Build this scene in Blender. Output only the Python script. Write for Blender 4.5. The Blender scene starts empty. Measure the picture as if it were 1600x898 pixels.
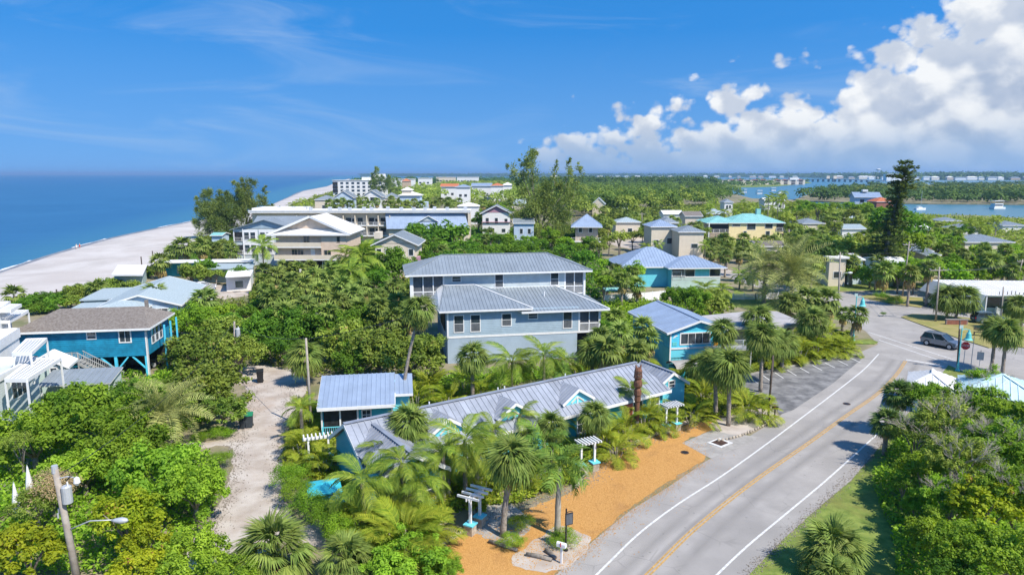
import bpy, bmesh, math, random
import numpy as np
from mathutils import Vector, Matrix, geometry
R = math.radians
sc = bpy.context.scene
COL = sc.collection
rng = random.Random(7)

# ---------------------------------------------------------------- camera
F, CAM_H = 1067.0, 21.0                      # focal length in pixels of a 1600 wide frame, drone height
PITCH = math.atan((449 - 272) / F)
cam = bpy.data.cameras.new('camera')
cam.sensor_width = 36.0
cam.lens = 36.0 * F / 1600.0
cam.clip_start, cam.clip_end = 0.5, 60000
camo = bpy.data.objects.new('camera', cam)
COL.objects.link(camo)
camo.location = (0, 0, CAM_H)
camo.rotation_euler = (math.pi / 2 - PITCH, 0, 0)
sc.camera = camo
sc.view_settings.view_transform = 'Standard'
sc.view_settings.look = 'None'
sc.view_settings.exposure = 0.6
sc.view_settings.gamma = 1.0
sc.cycles.max_bounces = 6
sc.cycles.transparent_max_bounces = 4
sc.cycles.volume_bounces = 0

# ---------------------------------------------------------------- sun and sky
SUN_EL, SUN_AZ = R(51), math.atan2(0.74, -0.67)      # azimuth clockwise from +Y
sd = Vector((math.sin(SUN_AZ) * math.cos(SUN_EL), math.cos(SUN_AZ) * math.cos(SUN_EL), math.sin(SUN_EL)))
sun = bpy.data.lights.new('sun', 'SUN')
sun.energy, sun.angle, sun.color = 4.3, R(0.5), (1.0, 0.93, 0.82)
suno = bpy.data.objects.new('sun', sun)
COL.objects.link(suno)
suno.rotation_euler = sd.to_track_quat('Z', 'Y').to_euler()
suno.location = (60, -40, 120)


class NT:
    """small helper that writes node trees"""
    def __init__(s, tree):
        s.t, s.n, s.l = tree, tree.nodes, tree.links
        s.n.clear()

    def new(s, kind, **kw):
        n = s.n.new(kind)
        for k, v in kw.items():
            setattr(n, k, v)
        return n

    def put(s, sock, v):
        if hasattr(v, 'is_linked'):
            s.l.new(v, sock)
        elif isinstance(v, (tuple, list)) and len(v) == 3 and sock.type == 'RGBA':
            sock.default_value = (*v, 1)
        else:
            sock.default_value = v

    def math(s, op, a, b=0.0, c=None, clamp=False):
        n = s.new('ShaderNodeMath', operation=op, use_clamp=clamp)
        s.put(n.inputs[0], a); s.put(n.inputs[1], b)
        if c is not None:
            s.put(n.inputs[2], c)
        return n.outputs[0]

    def vmath(s, op, a, b=(0, 0, 0)):
        n = s.new('ShaderNodeVectorMath', operation=op)
        s.put(n.inputs[0], a)
        if op == 'SCALE':
            s.put(n.inputs['Scale'], b)
        else:
            s.put(n.inputs[1], b)
        return n.outputs[0]

    def ramp(s, v, a, b, c=0.0, d=1.0, smooth=True):
        n = s.new('ShaderNodeMapRange', interpolation_type='SMOOTHSTEP' if smooth else 'LINEAR')
        for i, x in enumerate((v, a, b, c, d)):
            s.put(n.inputs[i], x)
        return n.outputs[0]

    def mix(s, f, a, b, blend='MIX'):
        n = s.new('ShaderNodeMix', data_type='RGBA', blend_type=blend)
        s.put(n.inputs['Factor'], f); s.put(n.inputs['A'], a) if False else None
        s.put(n.inputs[6], a); s.put(n.inputs[7], b); s.put(n.inputs[0], f)
        return n.outputs[2]

    def noise(s, vec, scale, detail=4, rough=0.55, dist=0.0, lac=2.0, dim='3D'):
        n = s.new('ShaderNodeTexNoise', noise_dimensions=dim)
        s.put(n.inputs['Scale'], scale); s.put(n.inputs['Detail'], detail); s.put(n.inputs['Roughness'], rough)
        s.put(n.inputs['Distortion'], dist); s.put(n.inputs['Lacunarity'], lac)
        if vec is not None:
            s.put(n.inputs['Vector'], vec)
        return n.outputs['Fac']

    def voro(s, vec, scale, detail=2, rough=0.5, feature='F1', dim='3D'):
        n = s.new('ShaderNodeTexVoronoi', feature=feature, voronoi_dimensions=dim)
        s.put(n.inputs['Scale'], scale); s.put(n.inputs['Vector'], vec)
        s.put(n.inputs['Detail'], detail); s.put(n.inputs['Roughness'], rough)
        return n.outputs['Distance']


world = bpy.data.worlds.new('World')
sc.world = world
world.use_nodes = True
w = NT(world.node_tree)
sky = w.new('ShaderNodeTexSky', sky_type='NISHITA', sun_disc=False, sun_elevation=SUN_EL, sun_rotation=SUN_AZ,
            altitude=0.0, air_density=1.0, dust_density=0.35, ozone_density=4.0)
tc = w.new('ShaderNodeTexCoord')
dv = w.vmath('NORMALIZE', tc.outputs['Generated'])
sx = w.new('ShaderNodeSeparateXYZ'); w.put(sx.inputs[0], dv)
lift = w.new('ShaderNodeCombineXYZ')                             # a clean deep blue sky: each direction shows the blue of one higher up
w.put(lift.inputs[0], sx.outputs[0]); w.put(lift.inputs[1], sx.outputs[1])
w.put(lift.inputs[2], w.math('ADD', w.math('MULTIPLY', w.math('ABSOLUTE', sx.outputs[2]), 0.5), 0.35))
w.put(sky.inputs[0], w.vmath('NORMALIZE', lift.outputs[0]))
az = w.math('ARCTAN2', sx.outputs[0], sx.outputs[1])          # clockwise from +Y
el = w.math('ARCSINE', sx.outputs[2])
# cumulus bank: its tops climb towards the east (right), low far ones to the north, none over the gulf
top = w.math('ADD', w.ramp(az, R(-6), R(3), -0.12, 0.086, False), w.ramp(az, R(3), R(22), 0.0, 0.055, False))
top = w.math('ADD', top, w.ramp(az, R(20), R(38), 0.0, 0.135))
top = w.math('SUBTRACT', top, w.ramp(w.math('SUBTRACT', az, R(75)), R(20), R(90), 0.0, 0.4))


def cloud_density(vec):
    big = w.noise(vec, 4.0, 2, 0.5, dim='2D')
    fine = w.noise(vec, 13.0, 7, 0.60, 0.25, dim='2D')
    bil = w.voro(vec, 19.0, 2, 0.55, dim='2D')
    d = w.math('MULTIPLY', w.math('SUBTRACT', big, 0.5), 1.0)
    d = w.math('ADD', d, w.math('MULTIPLY', w.math('SUBTRACT', fine, 0.5), 0.8))
    d = w.math('SUBTRACT', d, w.math('MULTIPLY', w.math('SUBTRACT', bil, 0.42), 0.55))
    return d


def cloud_soft(vec):
    big = w.noise(vec, 6.0, 2, 0.5, dim='2D'); fine = w.noise(vec, 19.0, 6, 0.62, 0.3, dim='2D'); bil = w.voro(vec, 17.0, 1, 0.5, dim='2D')
    return w.math('ADD', w.math('ADD', big, w.math('MULTIPLY', fine, 0.55)), w.math('MULTIPLY', bil, -0.55))


squash = w.new('ShaderNodeCombineXYZ')
w.put(squash.inputs[0], w.math('MULTIPLY', az, 1.0)); w.put(squash.inputs[1], w.math('MULTIPLY', el, 1.25)); w.put(squash.inputs[2], 3.7)
cv = squash.outputs[0]
d0 = cloud_density(cv)
s0 = cloud_soft(cv); d1 = cloud_soft(w.vmath('ADD', cv, (0.010, 0.028, 0.0)))     # a step towards the sun: what shades the cloud
env = w.math('MULTIPLY', w.math('SUBTRACT', top, el), 7.5)
env = w.math('MINIMUM', env, 1.1)
den = w.math('ADD', d0, env)
cov = w.math('MULTIPLY', w.ramp(den, 0.00, 0.22), w.ramp(el, R(-2), R(0.2)))
lit = w.ramp(w.math('SUBTRACT', s0, d1), -0.22, 0.30, 0.0, 1.0)
depth = w.ramp(den, 0.20, 1.6, 0.0, 1.0)                        # thick middle and flat base are greyer
lit = w.math('MULTIPLY', w.math('SUBTRACT', w.math('ADD', w.math('MULTIPLY', lit, 0.80), 0.34), w.math('MULTIPLY', depth, 0.46)), 1.0, None, True)
ccol = w.mix(lit, (2.8, 3.4, 4.5), (6.2, 6.35, 6.5))
# thin high cirrus
cir = w.new('ShaderNodeCombineXYZ')
w.put(cir.inputs[0], w.math('ADD', w.math('MULTIPLY', az, 1.2), w.math('MULTIPLY', el, 1.5))); w.put(cir.inputs[1], w.math('MULTIPLY', el, 6.0)); w.put(cir.inputs[2], 1.3)
cz = w.ramp(w.noise(cir.outputs[0], 2.6, 5, 0.6, 0.7, dim='2D'), 0.44, 0.90, 0.0, 0.42)
skc = w.new('ShaderNodeHueSaturation')
w.put(skc.inputs['Saturation'], 1.36); w.put(skc.inputs['Value'], 1.42); w.put(skc.inputs['Color'], sky.outputs[0])
base = w.mix(cz, skc.outputs[0], (3.6, 4.5, 5.8))
base = w.mix(w.ramp(el, R(-1), R(11), 0.40, 0.0, False), base, (2.5, 3.75, 5.1))             # paler air towards the horizon
hz = w.ramp(el, R(0.0), R(4.0), 0.55, 1.0)
ccol = w.mix(w.ramp(el, R(0.3), R(5.0), 0.75, 0.0), ccol, (2.5, 3.35, 4.5))                         # clouds sink into the haze near the horizon
fin = w.mix(w.math('MULTIPLY', cov, hz), base, ccol)
bg = w.new('ShaderNodeBackground')
w.put(bg.inputs[0], fin); bg.inputs[1].default_value = 0.100
wo = w.new('ShaderNodeOutputWorld'); w.l.new(bg.outputs[0], wo.inputs[0])
world.cycles.sampling_method = 'MANUAL'
world.cycles.sample_map_resolution = 512

# ---------------------------------------------------------------- where a point of the photograph lies on a level plane
def at(px, py, z=0.0):
    a, b = (px - 800) / F, (449 - py) / F
    d = Vector((a, math.cos(PITCH) + b * math.sin(PITCH), -math.sin(PITCH) + b * math.cos(PITCH)))
    t = (z - CAM_H) / d.z
    return Vector((d.x * t, d.y * t, z))


def high(px, py, Y):
    """height of an image point that stands at distance Y"""
    b = (449 - py) / F
    dy, dz = math.cos(PITCH) + b * math.sin(PITCH), -math.sin(PITCH) + b * math.cos(PITCH)
    return CAM_H + dz / dy * Y


def mpp(Y):
    return Y / F * 1.0


# ---------------------------------------------------------------- materials
def mat(name, col, rough=0.7, var=0.12, scale=3.0, bump=0.0, bscale=None, metal=0.0, col2=None, spec=0.3, objvar=0.0, coords='Object', detail=5, bdist=0.02):
    m = bpy.data.materials.new(name); m.use_nodes = True
    t = NT(m.node_tree)
    p = t.new('ShaderNodeBsdfPrincipled'); o = t.new('ShaderNodeOutputMaterial'); t.l.new(p.outputs[0], o.inputs[0])
    c = t.new('ShaderNodeTexCoord').outputs[coords] if coords != 'Position' else t.new('ShaderNodeNewGeometry').outputs['Position']
    n = t.noise(c, scale, detail, 0.6)
    lo = tuple(max(0, x * (1 - var * 1.6)) for x in col); hi = tuple(min(1, x * (1 + var)) for x in col)
    if col2:
        lo, hi = col, col2
    cc = t.mix(t.ramp(n, 0.3, 0.7), lo, hi)
    if objvar:
        r = t.new('ShaderNodeObjectInfo').outputs['Random']
        h = t.new('ShaderNodeHueSaturation'); t.put(h.inputs['Value'], t.ramp(r, 0, 1, 1 - objvar, 1 + objvar, False)); t.put(h.inputs['Color'], cc)
        cc = h.outputs[0]
    t.put(p.inputs['Base Color'], cc)
    p.inputs['Roughness'].default_value = rough; p.inputs['Metallic'].default_value = metal
    p.inputs['Specular IOR Level'].default_value = spec
    if bump:
        b = t.new('ShaderNodeBump'); t.put(b.inputs['Strength'], bump); b.inputs['Distance'].default_value = bdist
        t.put(b.inputs['Height'], t.noise(c, bscale or scale * 4, 4, 0.6)); t.l.new(b.outputs[0], p.inputs['Normal'])
    m['nt'] = 1
    return m


def siding(name, col, pitch=0.2, depth=0.6, var=0.06):
    """lap boards: a saw profile up the wall with a fine dark joint"""
    m = mat(name, col, 0.6, var, 1.3)
    t = NT.__new__(NT); t.t, t.n, t.l = m.node_tree, m.node_tree.nodes, m.node_tree.links
    p = next(n for n in t.n if n.type == 'BSDF_PRINCIPLED')
    s = t.new('ShaderNodeSeparateXYZ'); t.put(s.inputs[0], t.new('ShaderNodeTexCoord').outputs['Object'])
    f = t.math('FRACT', t.math('DIVIDE', s.outputs[2], pitch))
    b = t.new('ShaderNodeBump'); t.put(b.inputs['Strength'], depth); b.inputs['Distance'].default_value = 0.03
    t.put(b.inputs['Height'], t.math('SUBTRACT', 1.0, f)); t.l.new(b.outputs[0], p.inputs['Normal'])
    return m


def leafmat(name, a, b, dry=None, trans=0.35, rough=0.45, ov=0.22):
    """leaf colour runs from a to b by the leaf's own random value; whole plants differ a little too"""
    m = bpy.data.materials.new(name); m.use_nodes = True
    t = NT(m.node_tree)
    a, b = (tuple(x * f for x, f in zip(q, (1.20, 1.29, 0.90))) for q in (a, b))
    o = t.new('ShaderNodeOutputMaterial')
    v = t.new('ShaderNodeAttribute', attribute_name='lv').outputs['Fac']
    c = t.mix(v, a, b)
    if dry:
        c = t.mix(t.ramp(v, 0.90, 0.97), c, dry)
    r = t.new('ShaderNodeObjectInfo').outputs['Random']
    h = t.new('ShaderNodeHueSaturation')
    t.put(h.inputs['Value'], t.ramp(r, 0, 1, 1 - ov, 1 + ov, False))
    t.put(h.inputs['Hue'], t.ramp(t.math('FRACT', t.math('MULTIPLY', r, 7.31)), 0, 1, 0.487, 0.51, False)); t.put(h.inputs['Color'], c)
    p = t.new('ShaderNodeBsdfPrincipled'); t.put(p.inputs['Base Color'], h.outputs[0])
    p.inputs['Roughness'].default_value = rough + .15; p.inputs['Specular IOR Level'].default_value = 0.16
    tr = t.new('ShaderNodeBsdfTranslucent')
    h2 = t.new('ShaderNodeHueSaturation'); t.put(h2.inputs['Value'], 1.5); t.put(h2.inputs['Saturation'], 1.1); t.put(h2.inputs['Color'], h.outputs[0]); t.put(tr.inputs[0], h2.outputs[0])
    ms = t.new('ShaderNodeMixShader'); ms.inputs[0].default_value = trans
    t.l.new(p.outputs[0], ms.inputs[1]); t.l.new(tr.outputs[0], ms.inputs[2]); t.l.new(ms.outputs[0], o.inputs[0])
    return m


M = {}
M['asphalt'] = mat('pale worn asphalt', (0.339, 0.319, 0.297), 0.9, 0.08, 0.35, 0.35, 60, coords='Position')
def wear(m, crack=0.35, patch=0.5):
    """old asphalt: long tyre-worn bands, fine cracks, round oil spots"""
    t = NT.__new__(NT); t.t, t.n, t.l = m.node_tree, m.node_tree.nodes, m.node_tree.links
    p = next(n for n in t.n if n.type == 'BSDF_PRINCIPLED'); src = p.inputs['Base Color'].links[0].from_socket
    pos = t.new('ShaderNodeNewGeometry').outputs['Position']
    v = t.new('ShaderNodeTexVoronoi', feature='DISTANCE_TO_EDGE'); t.put(v.inputs['Scale'], 0.42); wv = t.vmath('ADD', pos, t.vmath('SCALE', t.new('ShaderNodeTexNoise').outputs['Color'], 0.9)); t.put(v.inputs['Vector'], wv)
    ck = t.math('MULTIPLY', t.ramp(v.outputs['Distance'], 0.006, 0.02, 1, 0), t.ramp(t.noise(pos, 0.25, 2), 0.48, 0.62))
    c = t.mix(t.math('MULTIPLY', ck, crack), src, (0.09, 0.085, 0.08))
    big = t.noise(pos, 0.09, 5, 0.65, 0.6); c = t.mix(t.math('MULTIPLY', t.ramp(big, 0.42, 0.66), patch), c, (0.20, 0.195, 0.19), 'MIX')
    sp = t.voro(pos, 1.1, 0); c = t.mix(t.math('MULTIPLY', t.ramp(sp, 0.05, 0.10, 1, 0), 0.35), c, (0.10, 0.095, 0.09))
    t.put(p.inputs['Base Color'], c)
wear(M['asphalt'], 0.22, 0.34)
M['lot'] = mat('stained car park asphalt', (0.105, 0.105, 0.107), 0.9, 0.2, 0.8, 0.3, 50, coords='Position', col2=(0.248, 0.245, 0.242))
M['concrete'] = mat('concrete', (0.329, 0.313, 0.290), 0.85, 0.12, 1.2, 0.2, 30, coords='Position')
M['drive'] = mat('shell drive', (0.348, 0.293, 0.246), 0.95, 0.2, 0.5, 0.5, 14, coords='Position', col2=(0.490, 0.444, 0.396))
M['gravel'] = mat('orange gravel', (0.40, 0.200, 0.055), 0.95, 0.2, 16, 0.9, 20, coords='Position', col2=(0.56, 0.315, 0.105), detail=8)
def tone(m, scale, lo, hi, amt):
    t = NT.__new__(NT); t.t, t.n, t.l = m.node_tree, m.node_tree.nodes, m.node_tree.links
    p = next(n for n in t.n if n.type == 'BSDF_PRINCIPLED'); src = p.inputs['Base Color'].links[0].from_socket
    pos = t.new('ShaderNodeNewGeometry').outputs['Position']
    t.put(p.inputs['Base Color'], t.mix(t.math('MULTIPLY', t.ramp(t.noise(pos, scale, 5, 0.65, 0.5), lo, hi), amt[3]), src, amt[:3]))
tone(M['gravel'], 0.35, 0.5, 0.75, (0.30, 0.155, 0.06, 0.55))
tone(M['drive'], 0.22, 0.48, 0.7, (0.40, 0.31, 0.24, 0.6))
M['sand'] = mat('beach sand', (0.443, 0.402, 0.370), 0.95, 0.1, 0.06, 0.3, 1.5, coords='Position', col2=(0.547, 0.515, 0.483))
M['sandy'] = mat('sandy soil', (0.296, 0.244, 0.172), 0.95, 0.2, 0.3, 0.4, 6, coords='Position', col2=(0.144, 0.154, 0.064))
M['grass'] = mat('lawn', (0.104, 0.165, 0.027), 0.95, 0.25, 1.4, 0.9, 25, coords='Position', col2=(0.231, 0.285, 0.061), detail=9)
tone(M['grass'], 0.3, 0.45, 0.7, (0.17, 0.15, 0.045, 0.55))
M['drygrass'] = mat('dry grass', (0.221, 0.221, 0.061), 0.95, 0.25, 0.5, 0.8, 18, coords='Position', col2=(0.332, 0.276, 0.111), detail=9)
tone(M['sand'], 0.03, 0.45, 0.65, (0.36, 0.33, 0.30, 0.6))
M['white'] = mat('white paint', (0.736, 0.736, 0.727), 0.5, 0.04, 2)
M['line'] = mat('road line white', (0.612, 0.612, 0.603), 0.8, 0.15, 6, coords='Position')
M['yline'] = mat('road line yellow', (0.464, 0.288, 0.104), 0.8, 0.2, 5, coords='Position')
M['glass'] = mat('window glass', (0.035, 0.05, 0.06), 0.06, 0.3, 0.8, spec=0.8)
M['dark'] = mat('shade and dark parts', (0.025, 0.027, 0.03), 0.6, 0.3, 2)  # near black colour stands in for the shade inside porches, carports and balconies
M['screen'] = mat('insect screen', (0.10, 0.11, 0.12), 0.7, 0.15, 3)
M['roof'] = mat('blue grey standing seam roof', (0.30, 0.325, 0.375), 0.45, 0.11, 0.9, metal=0.15, spec=0.5, objvar=0.06)
M['roof2'] = mat('grey standing seam roof', (0.285, 0.325, 0.355), 0.42, 0.06, 0.7, metal=0.25, spec=0.5, objvar=0.04)
M['roofb'] = mat('blue metal roof', (0.32, 0.40, 0.52), 0.42, 0.06, 0.7, metal=0.25, spec=0.5, objvar=0.04)
M['shingle'] = mat('weathered shingle', (0.145, 0.123, 0.106), 0.95, 0.25, 5, 0.6, 14, col2=(0.246, 0.221, 0.200), objvar=0.12)
M['shingleg'] = mat('grey shingle', (0.337, 0.408, 0.438), 0.9, 0.12, 6, 0.5, 14)
M['flatroof'] = mat('weathered flat roof', (0.33, 0.315, 0.31), 0.9, 0.12, 0.5, col2=(0.42, 0.405, 0.40))
M['whiteroof'] = mat('white roof', (0.736, 0.727, 0.708), 0.6, 0.05, 0.4)
M['aquaroof'] = mat('aqua metal roof', (0.235, 0.50, 0.475), 0.45, 0.08, 0.6, spec=0.4)
M['orangeroof'] = mat('clay tile roof', (0.50, 0.17, 0.08), 0.8, 0.2, 3)
M['wgrey'] = siding('blue grey lap siding', (0.313, 0.406, 0.470))
M['wgreyl'] = siding('pale grey lap siding', (0.481, 0.535, 0.546))
M['base'] = mat('grey blue stucco', (0.335, 0.416, 0.492), 0.85, 0.06, 0.6)
M['teal'] = mat('teal wall', (0.030, 0.34, 0.44), 0.6, 0.06, 1)
M['aqua'] = mat('aqua wall', (0.15, 0.60, 0.72), 0.6, 0.05, 1)
M['aqua2'] = siding('bright turquoise siding', (0.085, 0.54, 0.74))
M['blue'] = siding('strong blue siding', (0.010, 0.205, 0.345), 0.22, 0.5, 0.16)
M['yellow'] = mat('pale yellow wall', (0.82, 0.67, 0.37), 0.7, 0.04, 1)
M['cream'] = mat('cream wall', (0.645, 0.567, 0.450), 0.7, 0.04, 1)
M['beige'] = siding('beige siding', (0.632, 0.499, 0.388), 0.25, 0.3)
M['mint'] = mat('pale mint wall', (0.430, 0.542, 0.515), 0.7, 0.05, 1)
M['paleblue'] = siding('pale blue siding', (0.450, 0.547, 0.645), 0.25, 0.4)
M['pink'] = mat('mauve gable', (0.42, 0.24, 0.30), 0.7, 0.05, 1)
M['tan'] = mat('tan wall', (0.508, 0.398, 0.299), 0.7, 0.08, 1)
M['brick'] = mat('red brown brick', (0.30, 0.12, 0.08), 0.9, 0.2, 4, 0.3, 20)
M['stone'] = mat('coral stone', (0.400, 0.344, 0.272), 0.9, 0.2, 4, 0.6, 8, objvar=0.2)
M['wood'] = mat('weathered pole wood', (0.27, 0.23, 0.19), 0.9, 0.2, 2, 0.4, 20, col2=(0.40, 0.36, 0.31))
M['woodd'] = mat('dark pole wood', (0.10, 0.075, 0.06), 0.9, 0.2, 4)
M['greydeck'] = mat('grey deck paint', (0.36, 0.36, 0.35), 0.8, 0.1, 3)
M['trunk'] = mat('palm trunk', (0.20, 0.165, 0.13), 0.95, 0.25, 6, 0.6, 18, col2=(0.36, 0.31, 0.26))
M['trunkg'] = mat('royal palm trunk', (0.38, 0.34, 0.27), 0.85, 0.12, 3)
M['bark'] = mat('bark', (0.15, 0.125, 0.10), 0.95, 0.2, 5, col2=(0.30, 0.27, 0.23))
M['bare'] = mat('bare grey twigs', (0.450, 0.390, 0.330), 0.9, 0.2, 3)
M['steel'] = mat('galvanised steel', (0.50, 0.52, 0.54), 0.45, 0.06, 4, metal=0.3)
M['black'] = mat('black paint', (0.02, 0.02, 0.022), 0.45, 0.2, 3)
M['rubber'] = mat('rubber', (0.02, 0.02, 0.02), 0.85, 0.2, 5)
M['carsilver'] = mat('silver blue car paint', (0.20, 0.23, 0.28), 0.22, 0.03, 1, metal=0.6, spec=0.6)
M['cargrey'] = mat('dark grey car paint', (0.07, 0.07, 0.075), 0.25, 0.05, 1, metal=0.5)
M['carwhite'] = mat('white car paint', (0.75, 0.75, 0.75), 0.25, 0.03, 1, spec=0.6)
M['carblue'] = mat('blue grey car paint', (0.10, 0.16, 0.21), 0.25, 0.03, 1, metal=0.5)
M['aquapaint'] = mat('aqua metal paint', (0.14, 0.55, 0.56), 0.45, 0.06, 3)
M['red'] = mat('sign red', (0.60, 0.025, 0.03), 0.5, 0.05, 3)
M['coral'] = mat('coral awning', (0.62, 0.14, 0.13), 0.7, 0.06, 3)
M['binlid'] = mat('green bin lid', (0.02, 0.20, 0.10), 0.6, 0.08, 3)
M['bin'] = mat('dark bin', (0.04, 0.05, 0.06), 0.6, 0.1, 3)
M['pool'] = mat('turquoise cushion', (0.05, 0.46, 0.56), 0.6, 0.1, 1.5)
M['carving'] = mat('carved wood', (0.17, 0.080, 0.048), 0.8, 0.2, 4, 0.5, 10)
M['yellowp'] = mat('yellow plastic', (0.75, 0.36, 0.03), 0.5, 0.05, 2)
M['rust'] = mat('rusty iron', (0.085, 0.05, 0.037), 0.8, 0.25, 8)
# foliage
M['lf_fan'] = leafmat('cabbage palm leaf', (0.075, 0.115, 0.028), (0.225, 0.265, 0.085), trans=0.25)
M['lf_fand'] = leafmat('dark fan leaf', (0.045, 0.085, 0.03), (0.13, 0.18, 0.06), trans=0.25)
M['lf_dead'] = leafmat('dead palm leaf', (0.19, 0.125, 0.065), (0.42, 0.30, 0.17), trans=0.15)
M['lf_feath'] = leafmat('feather palm leaf', (0.080, 0.140, 0.022), (0.255, 0.295, 0.055), trans=0.3)
M['lf_royal'] = leafmat('royal palm leaf', (0.055, 0.12, 0.025), (0.17, 0.24, 0.055), trans=0.25)
M['lf_areca'] = leafmat('areca leaf', (0.095, 0.150, 0.016), (0.31, 0.315, 0.045), trans=0.3)
M['lf_date'] = leafmat('date palm leaf', (0.135, 0.155, 0.065), (0.36, 0.35, 0.165), trans=0.2)
M['lf_green'] = leafmat('fresh broad leaf', (0.070, 0.140, 0.016), (0.26, 0.365, 0.045), trans=0.35)
M['lf_lime'] = leafmat('yellow green sea grape leaf', (0.105, 0.155, 0.012), (0.37, 0.375, 0.028), (0.30, 0.14, 0.05), trans=0.35)
M['lf_grape'] = leafmat('sea grape leaf', (0.060, 0.105, 0.020), (0.235, 0.285, 0.060), (0.30, 0.20, 0.07), trans=0.25, rough=0.35)
M['lf_bright'] = leafmat('bright green leaf', (0.042, 0.100, 0.014), (0.150, 0.255, 0.035), trans=0.35)
M['lf_olive'] = leafmat('olive leaf', (0.105, 0.150, 0.026), (0.30, 0.34, 0.085), trans=0.3)
M['lf_wood'] = leafmat('woodland leaf', (0.038, 0.080, 0.018), (0.165, 0.230, 0.055), trans=0.3)
M['lf_pine'] = leafmat('casuarina needles', (0.075, 0.110, 0.036), (0.21, 0.245, 0.085), trans=0.3)
M['lf_norf'] = leafmat('norfolk pine needles', (0.040, 0.080, 0.030), (0.19, 0.22, 0.075), trans=0.15)
M['lf_mang'] = leafmat('mangrove leaf', (0.035, 0.075, 0.018), (0.10, 0.155, 0.04), trans=0.2)
M['lf_pink'] = leafmat('faded pink blossom', (0.33, 0.22, 0.17), (0.52, 0.37, 0.31), trans=0.3)
M['lf_hedge'] = leafmat('clipped hedge leaf', (0.080, 0.155, 0.014), (0.230, 0.330, 0.035), trans=0.3)


# ---------------------------------------------------------------- mesh building
class MB:
    def __init__(s, mtx=None):
        s.v, s.f, s.m = [], [], mtx

    def add(s, vs, fs):
        o = len(s.v)
        s.v += [tuple(s.m @ Vector(v)) if s.m else tuple(v) for v in vs]
        s.f += [tuple(i + o for i in f) for f in fs]
        return s

    def box(s, x0, y0, z0, x1, y1, z1):
        return s.add([(x0, y0, z0), (x1, y0, z0), (x1, y1, z0), (x0, y1, z0), (x0, y0, z1), (x1, y0, z1), (x1, y1, z1), (x0, y1, z1)],
                     [(3, 2, 1, 0), (4, 5, 6, 7), (0, 1, 5, 4), (1, 2, 6, 5), (2, 3, 7, 6), (3, 0, 4, 7)])

    def cbox(s, c, d):
        return s.box(c[0] - d[0] / 2, c[1] - d[1] / 2, c[2] - d[2] / 2, c[0] + d[0] / 2, c[1] + d[1] / 2, c[2] + d[2] / 2)

    def slab(s, pts, n):
        """polygon pts thickened by vector n"""
        k = len(pts); p = [Vector(q) for q in pts]; n = Vector(n)
        return s.add(p + [q + n for q in p], [tuple(range(k))[::-1], tuple(range(k, 2 * k))] + [(i, (i + 1) % k, k + (i + 1) % k, k + i) for i in range(k)])

    def bar(s, a, b, w, h=None, up=(0, 0, 1)):
        a, b = Vector(a), Vector(b); h = h or w
        d = (b - a).normalized(); u = Vector(up)
        if abs(d.dot(u)) > 0.98: u = Vector((0, 1, 0))
        r = d.cross(u).normalized() * w / 2; u = r.cross(d).normalized() * h / 2
        vs = [a - r - u, a + r - u, a + r + u, a - r + u, b - r - u, b + r - u, b + r + u, b - r + u]
        return s.add(vs, [(3, 2, 1, 0), (4, 5, 6, 7), (0, 1, 5, 4), (1, 2, 6, 5), (2, 3, 7, 6), (3, 0, 4, 7)])

    def tube(s, pts, rad, n=8, caps=True):
        pts = [Vector(p) for p in pts]; k = len(pts)
        rad = rad if isinstance(rad, (list, tuple)) else [rad] * k
        vs = []; ref = Vector((0.3, 1, 0.1)).normalized()
        for i, p in enumerate(pts):
            d = (pts[min(i + 1, k - 1)] - pts[max(i - 1, 0)]).normalized()
            x = d.cross(ref)
            x = x.normalized() if x.length > 1e-3 else d.cross(Vector((1, 0, 0))).normalized()
            y = d.cross(x)
            vs += [p + (x * math.cos(2 * math.pi * j / n) + y * math.sin(2 * math.pi * j / n)) * rad[i] for j in range(n)]
        fs = [(i * n + j, i * n + (j + 1) % n, (i + 1) * n + (j + 1) % n, (i + 1) * n + j) for i in range(k - 1) for j in range(n)]
        if caps: fs += [tuple(range(n))[::-1], tuple(range((k - 1) * n, k * n))]
        return s.add(vs, fs)

    def cyl(s, c, r, h, n=14, r2=None):
        return s.tube([c, (c[0], c[1], c[2] + h)], [r, r if r2 is None else r2], n)

    def mesh(s, name, m, smooth=False):
        me = bpy.data.meshes.new(name); me.from_pydata(s.v, [], s.f)
        if smooth: me.polygons.foreach_set('use_smooth', [True] * len(me.polygons))
        if m is not None: me.materials.append(M[m] if isinstance(m, str) else m)
        me.update()
        return me

    def part(s, name, m, parent=None, label=None, smooth=False, loc=None):
        o = bpy.data.objects.new(name, s.mesh(name, m, smooth)); COL.objects.link(o)
        if parent: o.parent = parent
        if label: o['label'] = label
        if loc: o.location = loc
        return o


def tag(o, label=None, cat=None, group=None, kind=None):
    for k, v in (('label', label), ('category', cat), ('group', group), ('kind', kind)):
        if v: o[k] = v
    return o


def thing(name, label, cat, loc=(0, 0, 0), rz=0.0, group=None):
    o = bpy.data.objects.new(name, None); COL.objects.link(o)
    o.location = loc; o.rotation_euler = (0, 0, rz); o.empty_display_size = 0.2
    return tag(o, label, cat, group)


def use(name, me, parent, loc=(0, 0, 0), rot=(0, 0, 0), scale=(1, 1, 1)):
    o = bpy.data.objects.new(name, me); COL.objects.link(o)
    o.parent = parent; o.location = loc; o.rotation_euler = rot; o.scale = scale
    return o


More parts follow.
